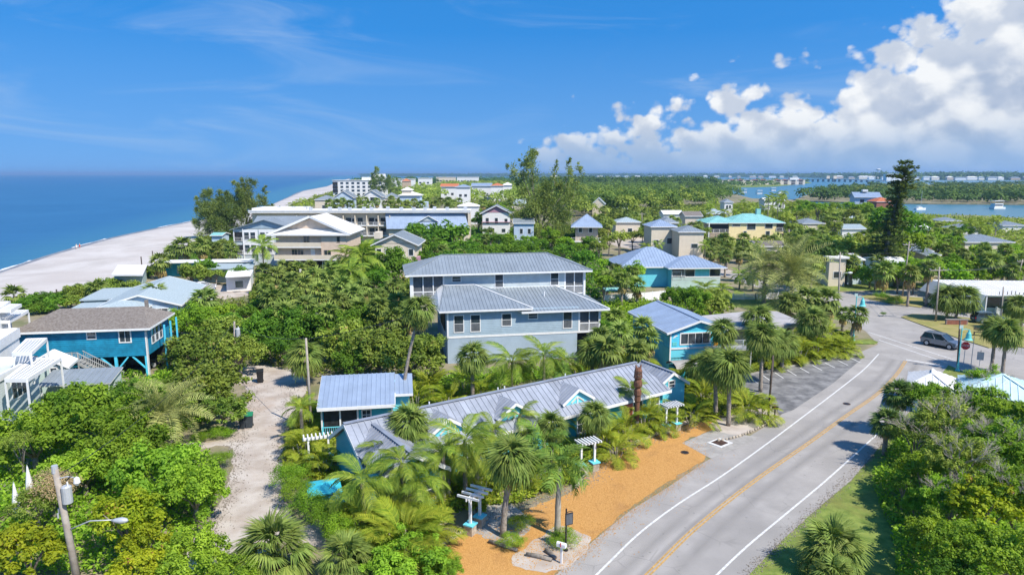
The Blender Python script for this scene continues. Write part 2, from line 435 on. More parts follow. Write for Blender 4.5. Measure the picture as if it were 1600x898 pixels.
def arr_mesh(name, V, faces4, m, lv=None):
    """fast mesh of quads / triangles from numpy arrays"""
    me = bpy.data.meshes.new(name)
    k = faces4.shape[1]; nf = len(faces4)
    me.vertices.add(len(V)); me.vertices.foreach_set('co', np.asarray(V, dtype=np.float32).ravel())
    me.loops.add(nf * k); me.loops.foreach_set('vertex_index', faces4.astype(np.int32).ravel())
    me.polygons.add(nf); me.polygons.foreach_set('loop_start', np.arange(0, nf * k, k, dtype=np.int32))
    if lv is not None:
        a = me.attributes.new('lv', 'FLOAT', 'FACE'); a.data.foreach_set('value', np.asarray(lv, dtype=np.float32))
    me.materials.append(M[m] if isinstance(m, str) else m)
    me.update(calc_edges=True)
    return me


def sheet(name, pts, z, m, kind='structure', label=None, top=True, thick=0.0, subdiv=0):
    """flat polygon lying at height z"""
    p = [Vector((q[0], q[1], z)) for q in pts]
    tri = geometry.tessellate_polygon([p])
    mb = MB(); fs = []
    for t in tri:
        n = (p[t[1]] - p[t[0]]).cross(p[t[2]] - p[t[0]])
        fs.append(t if n.z > 0 else t[::-1])
    mb.add(p, fs)
    if thick:
        k = len(p); o = len(mb.v)
        mb.v += [(q.x, q.y, z - thick) for q in p]
        mb.f += [(i, (i + 1) % k, o + (i + 1) % k, o + i) for i in range(k)]
    o = mb.part(name, m)
    return tag(o, label, None, None, kind)


def smooth_line(pts, n=6):
    """Catmull-Rom through points"""
    p = [Vector((q[0], q[1], 0)) for q in pts]; p = [p[0] * 2 - p[1]] + p + [p[-1] * 2 - p[-2]]
    out = []
    for i in range(1, len(p) - 2):
        for k in range(n):
            t = k / n
            out.append(0.5 * ((2 * p[i]) + (p[i + 1] - p[i - 1]) * t + (2 * p[i - 1] - 5 * p[i] + 4 * p[i + 1] - p[i + 2]) * t * t + (3 * p[i] - p[i - 1] - 3 * p[i + 1] + p[i + 2]) * t ** 3))
    return out + [p[-2]]


def ribbon(name, pts, width, z, m, kind='structure', label=None):
    p = [Vector((q[0], q[1], 0)) for q in pts]; L, Rr = [], []
    for i, q in enumerate(p):
        d = (p[min(i + 1, len(p) - 1)] - p[max(i - 1, 0)]).normalized(); nrm = Vector((-d.y, d.x, 0))
        L.append(q + nrm * width / 2); Rr.append(q - nrm * width / 2)
    k = len(p)
    mb = MB(); mb.add([(q.x, q.y, z) for q in L + Rr], [(i, k + i, k + i + 1, i + 1) for i in range(k - 1)])
    return tag(mb.part(name, m), label, None, None, kind)

# ---------------------------------------------------------------- water, land, roads
WZ = -0.9
def water_mat():
    m = bpy.data.materials.new('gulf and bay water'); m.use_nodes = True
    t = NT(m.node_tree); p = t.new('ShaderNodeBsdfPrincipled'); o = t.new('ShaderNodeOutputMaterial'); t.l.new(p.outputs[0], o.inputs[0])
    pos = t.new('ShaderNodeNewGeometry').outputs['Position']
    s = t.new('ShaderNodeSeparateXYZ'); t.put(s.inputs[0], pos)
    # distance off the straight beach: shoal water is greener
    d = t.math('ADD', t.math('MULTIPLY', s.outputs[0], -0.972), t.math('MULTIPLY', s.outputs[1], -0.235))
    d = t.math('SUBTRACT', d, 72.0)
    n = t.noise(pos, 0.012, 5, 0.6, 1.0)
    sh = t.ramp(t.math('ADD', d, t.math('MULTIPLY', n, 30.0)), 8.0, 60.0)
    deep = t.mix(t.ramp(n, 0.35, 0.7), (0.020, 0.100, 0.215), (0.028, 0.122, 0.250))
    bay = t.ramp(s.outputs[0], 0.0, 60.0)
    deep = t.mix(bay, deep, (0.36, 0.33, 0.30))  # bay painted paler: base colour carries the reflection of the bright clouds
    t.put(p.inputs['Base Color'], t.mix(sh, (0.045, 0.165, 0.235), deep))
    p.inputs['Roughness'].default_value = 0.30; p.inputs['Specular IOR Level'].default_value = 0.22
    b = t.new('ShaderNodeBump'); t.put(b.inputs['Strength'], 0.5); b.inputs['Distance'].default_value = 0.5
    v = t.vmath('MULTIPLY', pos, (0.35, 1.0, 1.0))
    t.put(b.inputs['Height'], t.noise(v, 0.12, 5, 0.65)); t.l.new(b.outputs[0], p.inputs['Normal'])
    return m
M['water'] = water_mat()
mb = MB(); mb.add([(-45000, -3000, WZ), (45000, -3000, WZ), (45000, 45000, WZ), (-45000, 45000, WZ)], [(0, 1, 2, 3)])
tag(mb.part('sea', 'water'), 'blue gulf and bay water reaching the horizon', None, None, 'structure')

P = lambda L, z=0.0: [at(x, y, z) for x, y in L]
shore = [Vector((-62, -60, WZ)), Vector((-80, 30, WZ))] + P([(-250, 510), (0, 426), (90, 396), (180, 371), (280, 350), (330, 341), (380, 334), (415, 324), (450, 309), (475, 298), (512, 291), (530, 283), (548, 278.5)], WZ)
veg = [Vector((-50, -60, 0)), Vector((-60, 30, 0))] + P([(-200, 520), (0, 470), (60, 461), (130, 447), (230, 418), (300, 380), (340, 362), (385, 350), (425, 335), (462, 318), (490, 308), (516, 300), (536, 288), (556, 279.5)])
# beach: a sloping strip from the dune edge into the water, with its swash and wet band
k = len(shore)
out = [q + (q - v).normalized() * (14 if i < 9 else 30) + Vector((0, 0, -1.2)) for i, (q, v) in enumerate(zip(shore, veg))]
crest = [q.lerp(v, 0.22) + Vector((0, 0, 0.35)) for q, v in zip(shore, veg)]
mb = MB(); mb.add(out + shore + crest + veg, [(r * k + i, (r + 1) * k + i, (r + 1) * k + i + 1, r * k + i + 1)[::-1] for r in range(3) for i in range(k - 1)])
tag(mb.part('beach', 'sand', smooth=True), 'pale sand beach along the gulf', None, None, 'structure')
M['foam'] = mat('wet swash foam', (0.70, 0.70, 0.69), 0.6, 0.3, 0.4, coords='Position')
M['wet'] = mat('wet sand', (0.26, 0.24, 0.215), 0.35, 0.2, 0.3, coords='Position')
sh2 = [q + (v - q).normalized() * 0.2 + Vector((0, 0, 0.03)) for q, v in zip(shore, veg)]
ribbon('wet_sand', smooth_line(sh2, 5), 2.2, WZ + 0.06, 'wet')
fl = smooth_line(sh2, 12)
mb = MB()
for a, b in ((30, 44), (52, 60), (68, 82), (96, 104)):
    seg = fl[a:b]
    L = [q + Vector((-1.6 - 0.4 * math.sin(i), 0, 0)) for i, q in enumerate(seg)]; Rr = [q + Vector((-1.0, 0, 0)) for q in seg]; n = len(seg)
    mb.add([(q.x, q.y, WZ + 0.07) for q in L + Rr], [(i, n + i, n + i + 1, i + 1) for i in range(n - 1)])
tag(mb.part('swash_foam', 'foam'), None, None, None, 'structure')

land = [Vector((v.x, v.y, 0)) for v in veg] + P([(760, 279), (795, 282), (900, 283), (1075, 282.5), (1118, 288), (1132, 299), (1175, 310), (1243, 312), (1290, 324), (1420, 335), (1520, 336), (1620, 342), (1900, 356)]) + [Vector((330, 120, 0)), Vector((330, -60, 0))]
tag(sheet('ground', land, 0.0, 'sandy', thick=1.6), 'sandy ground of the barrier island', None, None, 'structure')
tag(sheet('mangrove_island', P([(1238, 313), (1290, 294), (1420, 289), (1600, 287.5), (1900, 287.5), (1900, 318), (1600, 318.5), (1450, 317.5), (1330, 316)]), 0.0, 'sandy', thick=1.6), 'low mangrove island in the bay', None, None, 'structure')
tag(sheet('bay_point', P([(1075, 285), (1090, 281.5), (1250, 282), (1268, 285.5), (1210, 291), (1130, 293)]), 0.02, 'grass', thick=1.6), 'low green point in the bay', None, None, 'structure')
tag(sheet('mainland', P([(560, 275.5), (750, 276), (1000, 276.2), (1250, 277.5), (1420, 281), (1600, 281.5), (2100, 283)]) + [Vector((30000, 42000, 0)), Vector((-9000, 42000, 0))], 0.0, 'lf_mang', thick=1.6), 'far wooded mainland shore', None, None, 'structure')

def organic(px, seed, n=7, amp=.22):
    """closed outline made smooth and a little ragged"""
    p = P(px); q = smooth_line([p[-1]] + p + [p[0], p[1]], n)[n:-n - 1]; rg = random.Random(seed)
    return [v + Vector((rg.uniform(-amp, amp), rg.uniform(-amp, amp), 0)) * min(1, v.y / 60) for v in q]
def pave(name, px, z, m, label, kind='structure'):
    soft = name in ('gravel_yard', 'shell_drive', 'garden_bed', 'mulch_bed', 'lawn', 'grass_verge', 'garden_path')
    return tag(sheet(name, organic(px, len(px) + int(px[0][0])) if soft else P(px), z, m), label, None, None, kind)

pave('grass_verge', [(1130, 940), (1170, 898), (1215, 850), (1270, 800), (1330, 750), (1362, 712), (1410, 655), (1450, 610), (1482, 570), (1560, 595), (1700, 640), (1900, 900), (1700, 960)], 0.006, 'grass', 'green lawn beside the curving road')
pave('lawn', [(1080, 445), (1140, 458), (1150, 452), (1200, 468), (1300, 462), (1330, 500), (1260, 490), (1200, 485), (1130, 478), (1060, 470)], 0.006, 'grass', 'lawn between the white road and the palms')
pave('lawn', [(1225, 430), (1300, 425), (1420, 440), (1462, 446), (1400, 452), (1300, 455), (1240, 452)], 0.006, 'grass', 'grass strip below the far hedge')
pave('road', [(700, 1010), (868, 898), (930, 842), (985, 797), (1045, 760), (1100, 722), (1150, 694), (1212, 656), (1260, 610), (1330, 556), (1372, 538), (1352, 517), (1322, 500), (1300, 478), (1240, 462), (1180, 448), (1128, 430), (1150, 425), (1230, 447), (1310, 457), (1380, 456), (1462, 447), (1640, 440), (1640, 640), (1482, 570), (1455, 605), (1410, 655), (1362, 712), (1330, 750), (1270, 800), (1215, 850), (1170, 898), (1100, 1010)], 0.012, 'asphalt', 'pale curving asphalt road and junction')
pave('road', [(940, 372), (1000, 372), (1060, 384), (1128, 418), (1150, 425), (1128, 432), (1060, 402), (1000, 392), (960, 384)], 0.010, 'drive', 'pale sandy lane behind the blue hipped roof')
pave('car_park', [(1128, 598), (1160, 587), (1335, 553), (1352, 556), (1300, 600), (1240, 640), (1218, 648), (1208, 628), (1165, 612)], 0.018, 'lot', 'stained grey car park beside the road')
# green islands of the junction, as low kerbed beds
for px, lb in (([(1408, 496), (1425, 491), (1470, 493), (1540, 500), (1590, 507), (1640, 520), (1640, 552), (1580, 540), (1545, 544), (1500, 530), (1440, 508)], 'grass island with the cabbage palms in the junction'),
               ([(1344, 464), (1360, 460), (1400, 463), (1442, 466), (1446, 476), (1438, 481), (1390, 474), (1362, 469)], 'small grass island beside the parked pickup'),
               ([(1530, 478), (1560, 480), (1580, 490), (1600, 500), (1640, 502), (1640, 512), (1570, 500), (1532, 490)], 'grass corner by the white picket fence'),
               ([(1330, 537), (1342, 532), (1358, 530), (1372, 535), (1366, 538), (1348, 538)], 'grass corner with the drain')):
    o = sheet('grass_island', P(px), 0.11, 'grass' if 'corner' in lb else 'drygrass', thick=0.12); tag(o, lb, None, None, 'structure')
pave('car_park', [(1438, 470), (1452, 462), (1560, 462), (1555, 478), (1530, 490), (1440, 482)], 0.02, 'lot', 'dark parking bay by the white roofed restaurant')
pave('patio', [(-60, 792), (-60, 720), (30, 704), (62, 716), (52, 760), (10, 790)], 0.03, 'concrete', 'pale patio of the house at the left edge')
pave('gravel_yard', [(660, 905), (690, 860), (735, 826), (768, 812), (835, 790), (905, 760), (930, 717), (1000, 690), (1060, 668), (1100, 655), (1125, 662), (1118, 670), (1072, 690), (1108, 708), (1060, 742), (1000, 782), (940, 832), (880, 886), (780, 960)], 0.020, 'gravel', 'orange gravel strip between the road and the palm hedge')
pave('paving', [(1066, 692), (1112, 672), (1165, 680), (1188, 683), (1152, 700), (1110, 716), (1088, 704)], 0.026, 'concrete', 'grey paved apron with the drain')
pave('garden_bed', [(800, 872), (850, 835), (872, 822), (920, 838), (915, 862), (880, 890), (820, 890)], 0.027, 'drive', 'sandy bed round the royal palm')
pave('garden_path', [(735, 800), (770, 775), (805, 790), (830, 820), (800, 850), (760, 840), (738, 825)], 0.029, 'concrete', 'stone path through the white arbour')
pave('mulch_bed', [(1110, 668), (1125, 655), (1165, 640), (1195, 640), (1215, 652), (1180, 672), (1150, 680)], 0.029, 'drive', 'mulched bed under the roadside palms')
pave('shell_drive', [(270, 940), (300, 850), (335, 800), (352, 760), (362, 700), (300, 702), (262, 712), (260, 696), (330, 690), (366, 676), (383, 640), (384, 606), (345, 590), (345, 578), (405, 571), (455, 577), (482, 600), (460, 640), (446, 680), (442, 720), (438, 760), (455, 810), (430, 845), (380, 940)], 0.008, 'drive', 'pale shell driveway running inland')
pave('brick_patio', [(440, 840), (560, 780), (620, 800), (690, 770), (720, 800), (640, 850), (520, 860)], 0.010, 'drive', 'paved court behind the clipped hedge')
pave('sandy_yard', [(300, 450), (340, 445), (385, 447), (395, 460), (350, 468), (300, 470)], 0.008, 'drive', 'pale sand yard by the white garage')

def line(name, px, wd, z, m, label, n=8):
    return ribbon(name, smooth_line(P(px), n), wd, z, m, 'structure', label)
line('edge_line', [(900, 930), (950, 880), (1000, 832), (1060, 787), (1130, 742), (1200, 692), (1260, 647), (1310, 609), (1350, 577), (1373, 553)], 0.13, 0.024, 'line', 'white edge line on the left of the road')
line('edge_line', [(1085, 935), (1120, 898), (1170, 851), (1230, 801), (1290, 751), (1340, 706), (1385, 664), (1430, 615)], 0.13, 0.024, 'line', 'white edge line on the right of the road')
yl = smooth_line(P([(985, 925), (1030, 880), (1080, 831), (1140, 781), (1200, 736), (1265, 691), (1320, 651), (1370, 616), (1400, 586), (1415, 564)]), 8)
for s in (-1, 1):
    q = []
    for i, v in enumerate(yl):
        d = (yl[min(i + 1, len(yl) - 1)] - yl[max(i - 1, 0)]).normalized(); q.append(v + Vector((-d.y, d.x, 0)) * 0.10 * s)
    ribbon('centre_line', q, 0.12, 0.024, 'yline', 'structure', 'double yellow centre line')
# dark worn wheel paths, faint and soft edged
wm = bpy.data.materials.new('worn wheel path'); wm.use_nodes = True; wt = NT(wm.node_tree)
wa = wt.new('ShaderNodeAttribute', attribute_name='wear').outputs['Fac']; wp = wt.new('ShaderNodeNewGeometry').outputs['Position']
wf_ = wt.math('MULTIPLY', wa, wt.ramp(wt.noise(wp, 0.35, 5, 0.65), 0.3, 0.7, 0.04, 0.22))
wd = wt.new('ShaderNodeBsdfDiffuse'); wd.inputs[0].default_value = (0.10, 0.097, 0.094, 1); wtr = wt.new('ShaderNodeBsdfTransparent'); wmx = wt.new('ShaderNodeMixShader'); wo_ = wt.new('ShaderNodeOutputMaterial')
wt.put(wmx.inputs[0], wf_); wt.l.new(wtr.outputs[0], wmx.inputs[1]); wt.l.new(wd.outputs[0], wmx.inputs[2]); wt.l.new(wmx.outputs[0], wo_.inputs[0])
for off, wid in ((-1.15, 1.1), (1.2, 1.1), (0.28, .5)):
    vs, fs, at_ = [], [], []
    for i, v in enumerate(yl):
        d = (yl[min(i + 1, len(yl) - 1)] - yl[max(i - 1, 0)]).normalized(); nr = Vector((-d.y, d.x, 0))
        for k in (-1, 0, 1): q = v + nr * (off + k * wid / 2); vs.append((q.x, q.y, 0.0205)); at_.append(1.0 if k == 0 else 0.0)
        if i: o = i * 3; fs += [(o - 2, o - 3, o, o + 1), (o - 1, o - 2, o + 1, o + 2)]
    me = bpy.data.meshes.new('worn_wheel_path'); me.from_pydata(vs, [], fs); a_ = me.attributes.new('wear', 'FLOAT', 'POINT'); a_.data.foreach_set('value', at_); me.materials.append(wm)
    o = bpy.data.objects.new('worn_wheel_path', me); COL.objects.link(o); tag(o, 'faint dark wheel path on the asphalt', None, None, 'structure')
line('crosswalk_line', [(1357, 519), (1425, 541), (1493, 563)], 0.16, 0.024, 'line', 'white crosswalk line across the junction', 2)
line('crosswalk_line', [(1373, 531), (1426, 549), (1480, 567)], 0.16, 0.024, 'line', 'white crosswalk line across the junction', 2)
line('stop_line', [(1416, 562), (1447, 567), (1475, 573)], 0.35, 0.024, 'line', 'white stop line', 2)
line('lane_line', [(1458, 575), (1450, 594)], 0.14, 0.024, 'line', 'white lane line', 2)
for i in range(9):
    x = 1172 + i * 19.5; y = 590 - i * 3.9
    line('parking_line', [(x, y), (x + 12 + i * 0.6, y + 9 - i * 0.15)], 0.11, 0.024, 'line', 'faded parking bay line', 2)
# kerb stones at the car park's hedge side: a low real step
kp = smooth_line(P([(1124, 601), (1160, 588), (1250, 570), (1336, 553)]), 6)
mb = MB()
for a, b in zip(kp[:-1], kp[1:]): mb.bar(a + Vector((0, 0, .07)), b + Vector((0, 0, .07)), 0.18, 0.14)
tag(mb.part('kerb', 'concrete'), 'pale kerb along the palm hedge of the car park', None, None, 'structure')

# ---------------------------------------------------------------- plants
def leaf_quads(rs, C, N, size, aspect=0.55, curl=0.0):
    """one kite shaped leaf per centre C with normal N"""
    n = len(C)
    a = rs.normal(size=(n, 3)); a -= N * (a * N).sum(1, keepdims=True); a /= np.linalg.norm(a, axis=1, keepdims=True) + 1e-9
    b = np.cross(N, a)
    s = (size * rs.uniform(0.7, 1.3, n))[:, None]
    V = np.stack([C - a * s * 0.5, C + b * s * aspect * 0.5, C + a * s * 0.5 - N * s * 0.12, C - b * s * aspect * 0.5], 1).reshape(-1, 3)
    Fq = np.arange(4 * n).reshape(n, 4)
    return V, Fq


def crown_mesh(name, m, seed, R_=(2.5, 2.5, 1.9), lumps=40, leaves=9000, leaf=0.22, lump_r=(0.22, 0.42), gap=0.0, up=0.35, shell=0.78, tuft=0.0):
    """broad crown: leaf sized faces on many lumps, uneven outline, gaps between lumps"""
    rs = np.random.RandomState(seed)
    R_ = np.array(R_)
    d = rs.normal(size=(lumps, 3)); d /= np.linalg.norm(d, axis=1, keepdims=True)
    d[:, 2] = np.where(d[:, 2] < -0.35, -d[:, 2] * 0.6, d[:, 2])
    rad = rs.uniform(0.36, 0.93, lumps) ** 0.7
    lc = d * R_ * rad[:, None] * (1 + rs.normal(0, 0.08, (lumps, 1)))
    lr = rs.uniform(*lump_r, lumps) * R_.mean()
    lval = rs.uniform(0, 1, lumps)
    pk = lr ** 2; pk /= pk.sum()
    idx = rs.choice(lumps, leaves, p=pk)
    q = rs.normal(size=(leaves, 3)); q[:, 2] += up; q /= np.linalg.norm(q, axis=1, keepdims=True)
    rr = lr[idx] * (shell + (1 - shell) * rs.uniform(-1, 1, leaves) + 0.12 * rs.normal(size=leaves))
    C = lc[idx] + q * rr[:, None] * np.array([1, 1, 0.85])
    N = q * 0.75 + rs.normal(size=(leaves, 3)) * 0.45 + np.array([0, 0, 0.55])
    N /= np.linalg.norm(N, axis=1, keepdims=True)
    V, Fq = leaf_quads(rs, C, N, leaf)
    lv = np.clip(0.62 * lval[idx] + 0.38 * rs.uniform(0, 1, leaves), 0, 1)
    return arr_mesh(name, V, Fq, m, lv)


def limb_mesh(name, m, seed, h, r, spread, n=6):
    """tapered trunk with limbs reaching into the crown"""
    rg = random.Random(seed); mb = MB()
    top = Vector((rg.uniform(-.2, .2), rg.uniform(-.2, .2), h * 0.55))
    mb.tube([(0, 0, -0.3), (top.x * .4, top.y * .4, h * 0.3), top], [r, r * .8, r * .65], 7)
    for i in range(n):
        a = 2 * math.pi * (i + rg.uniform(-.3, .3)) / n; s = spread * rg.uniform(.5, .9)
        e = Vector((math.cos(a) * s, math.sin(a) * s, h * rg.uniform(.9, 1.25)))
        mid = top.lerp(e, .5) + Vector((0, 0, rg.uniform(-.1, .25) * h * .4))
        mb.tube([top * rg.uniform(.75, 1), mid, e], [r * .5, r * .3, r * .1], 5)
    return mb.mesh(name, m, True)


def fan_frond(name, m, seed, L=1.0, segs=13, spread=2.35, drop=0.5, blade=0.95, width=0.13, low=False):
    """one fan leaf along +X: petiole, then stiff segments with drooping tips"""
    rs = np.random.RandomState(seed); V = []; Fq = []; lv = []
    def quad(a, b, c, d, val):
        o = len(V); V.extend([a, b, c, d]); Fq.append((o, o + 1, o + 2, o + 3)); lv.append(val)
    w = 0.022
    quad((0, -w, 0), (0, w, 0), (L * .55, w, 0.10), (L * .55, -w, 0.10), 0.75)
    hub = np.array([L * 0.55, 0, 0.10])
    for i in range(segs):
        t = (i / (segs - 1) - .5) * spread * 2 / 2
        a = t * 1.05 + rs.uniform(-.05, .05)
        fold = abs(t) / (spread / 2)
        ln = blade * (1 - 0.25 * fold ** 2) * rs.uniform(.88, 1.08)
        dr = np.array([math.cos(a), math.sin(a), -0.06 - 0.18 * fold + rs.uniform(-.05, .05)])
        sd_ = np.array([-math.sin(a), math.cos(a), 0.25 * (1 if i % 2 else -1)]) * width * .5
        p1 = hub + dr * ln * .55
        p2 = hub + dr * ln + np.array([0, 0, -drop * ln * rs.uniform(.35, .75)])
        val = rs.uniform(.15, .85)
        quad(tuple(hub + dr * .05 - sd_ * .3), tuple(p1 - sd_), tuple(p1 + sd_), tuple(hub + dr * .05 + sd_ * .3), val)
        quad(tuple(p1 - sd_), tuple(p2 - sd_ * .12), tuple(p2 + sd_ * .12), tuple(p1 + sd_), val)
    return np.array(V, float), np.array(Fq), np.array(lv)


def feather_frond(seed, L=2.4, n=15, arch=0.9, lf=0.55, droop=0.6, vee=0.3, wid=0.075, fluff=0.0, start=0.18):
    """one pinnate leaf along +X that arches over; leaflets on both sides"""
    rs = np.random.RandomState(seed); V = []; Fq = []; lv = []
    def quad(a, b, c, d, val):
        o = len(V); V.extend([tuple(a), tuple(b), tuple(c), tuple(d)]); Fq.append((o, o + 1, o + 2, o + 3)); lv.append(val)
    def pt(t):
        ang = arch * t
        return np.array([L * math.sin(ang) / max(arch, .05), 0, -L * (1 - math.cos(ang)) / max(arch, .05)])
    K = 6
    for i in range(K):
        a, b = pt(i / K), pt((i + 1) / K); w = 0.03 * (1 - i / K * .7)
        quad(a + [0, -w, 0], a + [0, w, 0], b + [0, w * .85, 0], b + [0, -w * .85, 0], 0.85)
    for i in range(n):
        t = start + (1 - start) * (i + .5) / n
        p = pt(t); d = pt(min(t + .02, 1)) - pt(t - .02); d /= np.linalg.norm(d)
        ln = lf * (0.45 + 1.1 * math.sin(math.pi * min(1, (t - start) / (1 - start) * .86 + .12))) * .8
        for s in (-1, 1):
            up = rs.uniform(-fluff, fluff)
            o = np.array([0, s, 0.0]) * .8 + d * .6 + np.array([0, 0, vee + up]); o /= np.linalg.norm(o)
            l2 = ln * rs.uniform(.85, 1.15); m1 = p + o * l2 * .5; e = p + o * l2 + np.array([0, 0, -droop * l2 * rs.uniform(.5, 1)])
            val = rs.uniform(.1, .9); wv = d * wid * .5
            quad(p - wv * .6, m1 - wv, m1 + wv, p + wv * .6, val)
            quad(m1 - wv, e - wv * .15, e + wv * .15, m1 + wv, val)
    return np.array(V, float), np.array(Fq), np.array(lv)


def xf(V, az_, tilt, roll, off=(0, 0, 0), s=1.0):
    """tilt a leaf up from level, turn it round the trunk"""
    m = Matrix.Rotation(az_, 3, 'Z') @ Matrix.Rotation(-tilt, 3, 'Y') @ Matrix.Rotation(roll, 3, 'X')
    return V @ np.array(m).T * s + np.array(off)


def join_leaves(name, m, items):
    Vs, Fs, Ls, o = [], [], [], 0
    for V, Fq, lv in items:
        Vs.append(V); Fs.append(Fq + o); Ls.append(lv); o += len(V)
    return arr_mesh(name, np.concatenate(Vs), np.concatenate(Fs), m, np.concatenate(Ls))


def one(name, m, tri):
    return arr_mesh(name, tri[0], tri[1], m, tri[2])


# shared leaf meshes, one each kind
FR = {}
FR['fan'] = [one('fan_frond', 'lf_fan', fan_frond('', '', 10 + i, 1.3, 19, 2.6, 1.05, 1.0, 0.10)) for i in range(5)]
FR['fand'] = [one('fan_frond', 'lf_fand', fan_frond('', '', 20 + i, 1.2, 17, 2.6, 0.5, 0.9, 0.11)) for i in range(3)]
FR['saw'] = [one('fan_frond', 'lf_fan', fan_frond('', '', 25 + i, 1.75, 21, 2.5, 0.7, 0.85, 0.075)) for i in range(5)]
FR['dead'] = [one('dead_frond', 'lf_dead', fan_frond('', '', 30 + i, 0.9, 9, 1.7, 0.9, 0.8, 0.12)) for i in range(3)]
FR['coco'] = [one('frond', 'lf_feath', feather_frond(40 + i, 2.5, 18, 1.25 + .15 * i, 0.62, 0.8, 0.15, 0.10)) for i in range(4)]
FR['royal'] = [one('frond', 'lf_royal', feather_frond(50 + i, 2.3, 18, 1.35 + .12 * i, 0.62, 0.7, 0.25, 0.10, 0.35)) for i in range(3)]
FR['areca'] = [one('frond', 'lf_areca', feather_frond(60 + i, 1.9, 14, 1.15 + .2 * i, 0.48, 0.55, 0.35, 0.085)) for i in range(4)]
FR['date'] = [one('frond', 'lf_date', feather_frond(70 + i, 3.0, 24, 0.75 + .2 * i, 0.50, 0.25, 0.45, 0.06, 0.15, 0.1)) for i in range(4)]
FR['deadf'] = [one('dead_frond', 'lf_dead', feather_frond(80 + i, 2.0, 9, 1.6, 0.4, 0.8, 0.1, 0.05)) for i in range(2)]

# whole crowns in one mesh, for the plants too far off to tell their leaves apart
def fan_crown(name, seed, m='lf_fan', n=24, dead=0):
    rg = random.Random(seed); it = []
    for i in range(n):
        t = i / n; tilt = R(75) - R(125) * t + rg.uniform(-.15, .15)
        it.append((xf(fan_frond('', '', seed * 50 + i, 1.25, 8, 2.5, 0.7, 0.95, 0.24)[0], i * 2.399 + rg.uniform(-.2, .2), tilt, rg.uniform(-.3, .3)),) + fan_frond('', '', seed * 50 + i, 1.25, 8, 2.5, 0.7, 0.95, 0.24)[1:])
    return join_leaves(name, m, it)
def feather_crown(name, seed, m='lf_feath', n=16, L=2.4, top=75, bot=-30, lf=.62, droop=.8):
    rg = random.Random(seed); it = []
    for i in range(n):
        t = i / n; f = feather_frond(seed * 40 + i, L, 11, 1.25 + rg.uniform(-.2, .3), lf, droop, .2, .17)
        it.append((xf(f[0], i * 2.399, R(top) + (R(bot) - R(top)) * t + rg.uniform(-.1, .1), 0),) + f[1:])
    return join_leaves(name, m, it)
CR = {}
CR['fan'] = [fan_crown('crown', 3 + i) for i in range(4)]
CR['fand'] = [fan_crown('crown', 13 + i, 'lf_fand') for i in range(2)]
CR['coco'] = [feather_crown('crown', 23 + i) for i in range(3)]
CR['date'] = [feather_crown('crown', 33 + i, 'lf_date', 34, 2.7, 85, -35, .5, .3) for i in range(2)]
CR['areca'] = [feather_crown('crown', 43 + i, 'lf_areca', 22, 1.9, 85, 25, .5, .55) for i in range(3)]
CR['skirt'] = []
for i in range(2):
    rg = random.Random(90 + i)
    CR['skirt'].append(join_leaves('dead_skirt', 'lf_dead', [(xf(fan_frond('', '', 300 + 9 * i + k, .8, 6, 1.6, .8, .8, .2)[0], k * 2.399, R(-62) + rg.uniform(-.25, .25), 0, (0, 0, -.15 - .05 * k)),) + fan_frond('', '', 300 + 9 * i + k, .8, 6, 1.6, .8, .8, .2)[1:] for k in range(9)]))


def trunk_mesh(name, m, h, r0, r1, lean=(0, 0), seed=0, rings=True, n=9):
    """ringed, slightly bent palm trunk"""
    rg = random.Random(seed); k = max(5, int(h / 0.55)) if rings else 5
    pts, rad = [], []
    for i in range(k + 1):
        t = i / k
        pts.append((lean[0] * t ** 1.6, lean[1] * t ** 1.6, h * t - 0.15 * (i == 0)))
        rad.append((r0 + (r1 - r0) * t) * (1 + (0.10 if i % 2 else -0.04) * (1 if rings else 0)))
    mb = MB(); mb.tube(pts, rad, n)
    return mb.mesh(name, m, True)


def fan_palm(loc, h, cr, label, group=None, kind='fan', n=30, dead=8, lean=(0, 0), near=True, seed=0, r=0.16, name='cabbage_palm', cat='palm tree', trunk=True):
    """cabbage palm: trunk, fan leaves all round a globe shaped head, dry skirt under it"""
    rg = random.Random(seed * 31 + 5)
    t = thing(name, label, cat, loc, rg.uniform(0, 6.28), group)
    s = cr / (2.0 if kind == 'saw' else 1.75)
    L = Vector((lean[0], lean[1], 0)); L.rotate(Matrix.Rotation(-t.rotation_euler.z, 3, 'Z'))
    if trunk:
        use('trunk', trunk_mesh('trunk', 'trunk', h, r * 1.2, r * .9, L, seed), t)
    c = Vector((L.x, L.y, h))
    if near:
        for i in range(n):
            u = i / n; tilt = R(80) - R(128) * u ** 0.9 + rg.uniform(-.18, .18)
            k = s * rg.uniform(.88, 1.1)
            use('fan_frond', FR[kind][i % len(FR[kind])], t, c + Vector((0, 0, .12 * (1 - u))), (rg.uniform(-.35, .35), -tilt, i * 2.399 + rg.uniform(-.25, .25)), (k, k, k))
        for i in range(dead):
            k = s * rg.uniform(.8, 1.05)
            use('dead_frond', FR['dead'][i % 3], t, c + Vector((0, 0, -.15 - .04 * i)), (rg.uniform(-.3, .3), R(55) + rg.uniform(-.2, .25), i * 2.399), (k, k, k))
    else:
        use('crown', CR[kind][seed % len(CR[kind])], t, c, (rg.uniform(-.12, .12), rg.uniform(-.12, .12), 0), (s, s, s))
        if dead: use('dead_skirt', CR['skirt'][seed % 2], t, c - Vector((0, 0, .15 * s)), (0, 0, 0), (s * 1.25, s * 1.25, s * 1.2))
    return t


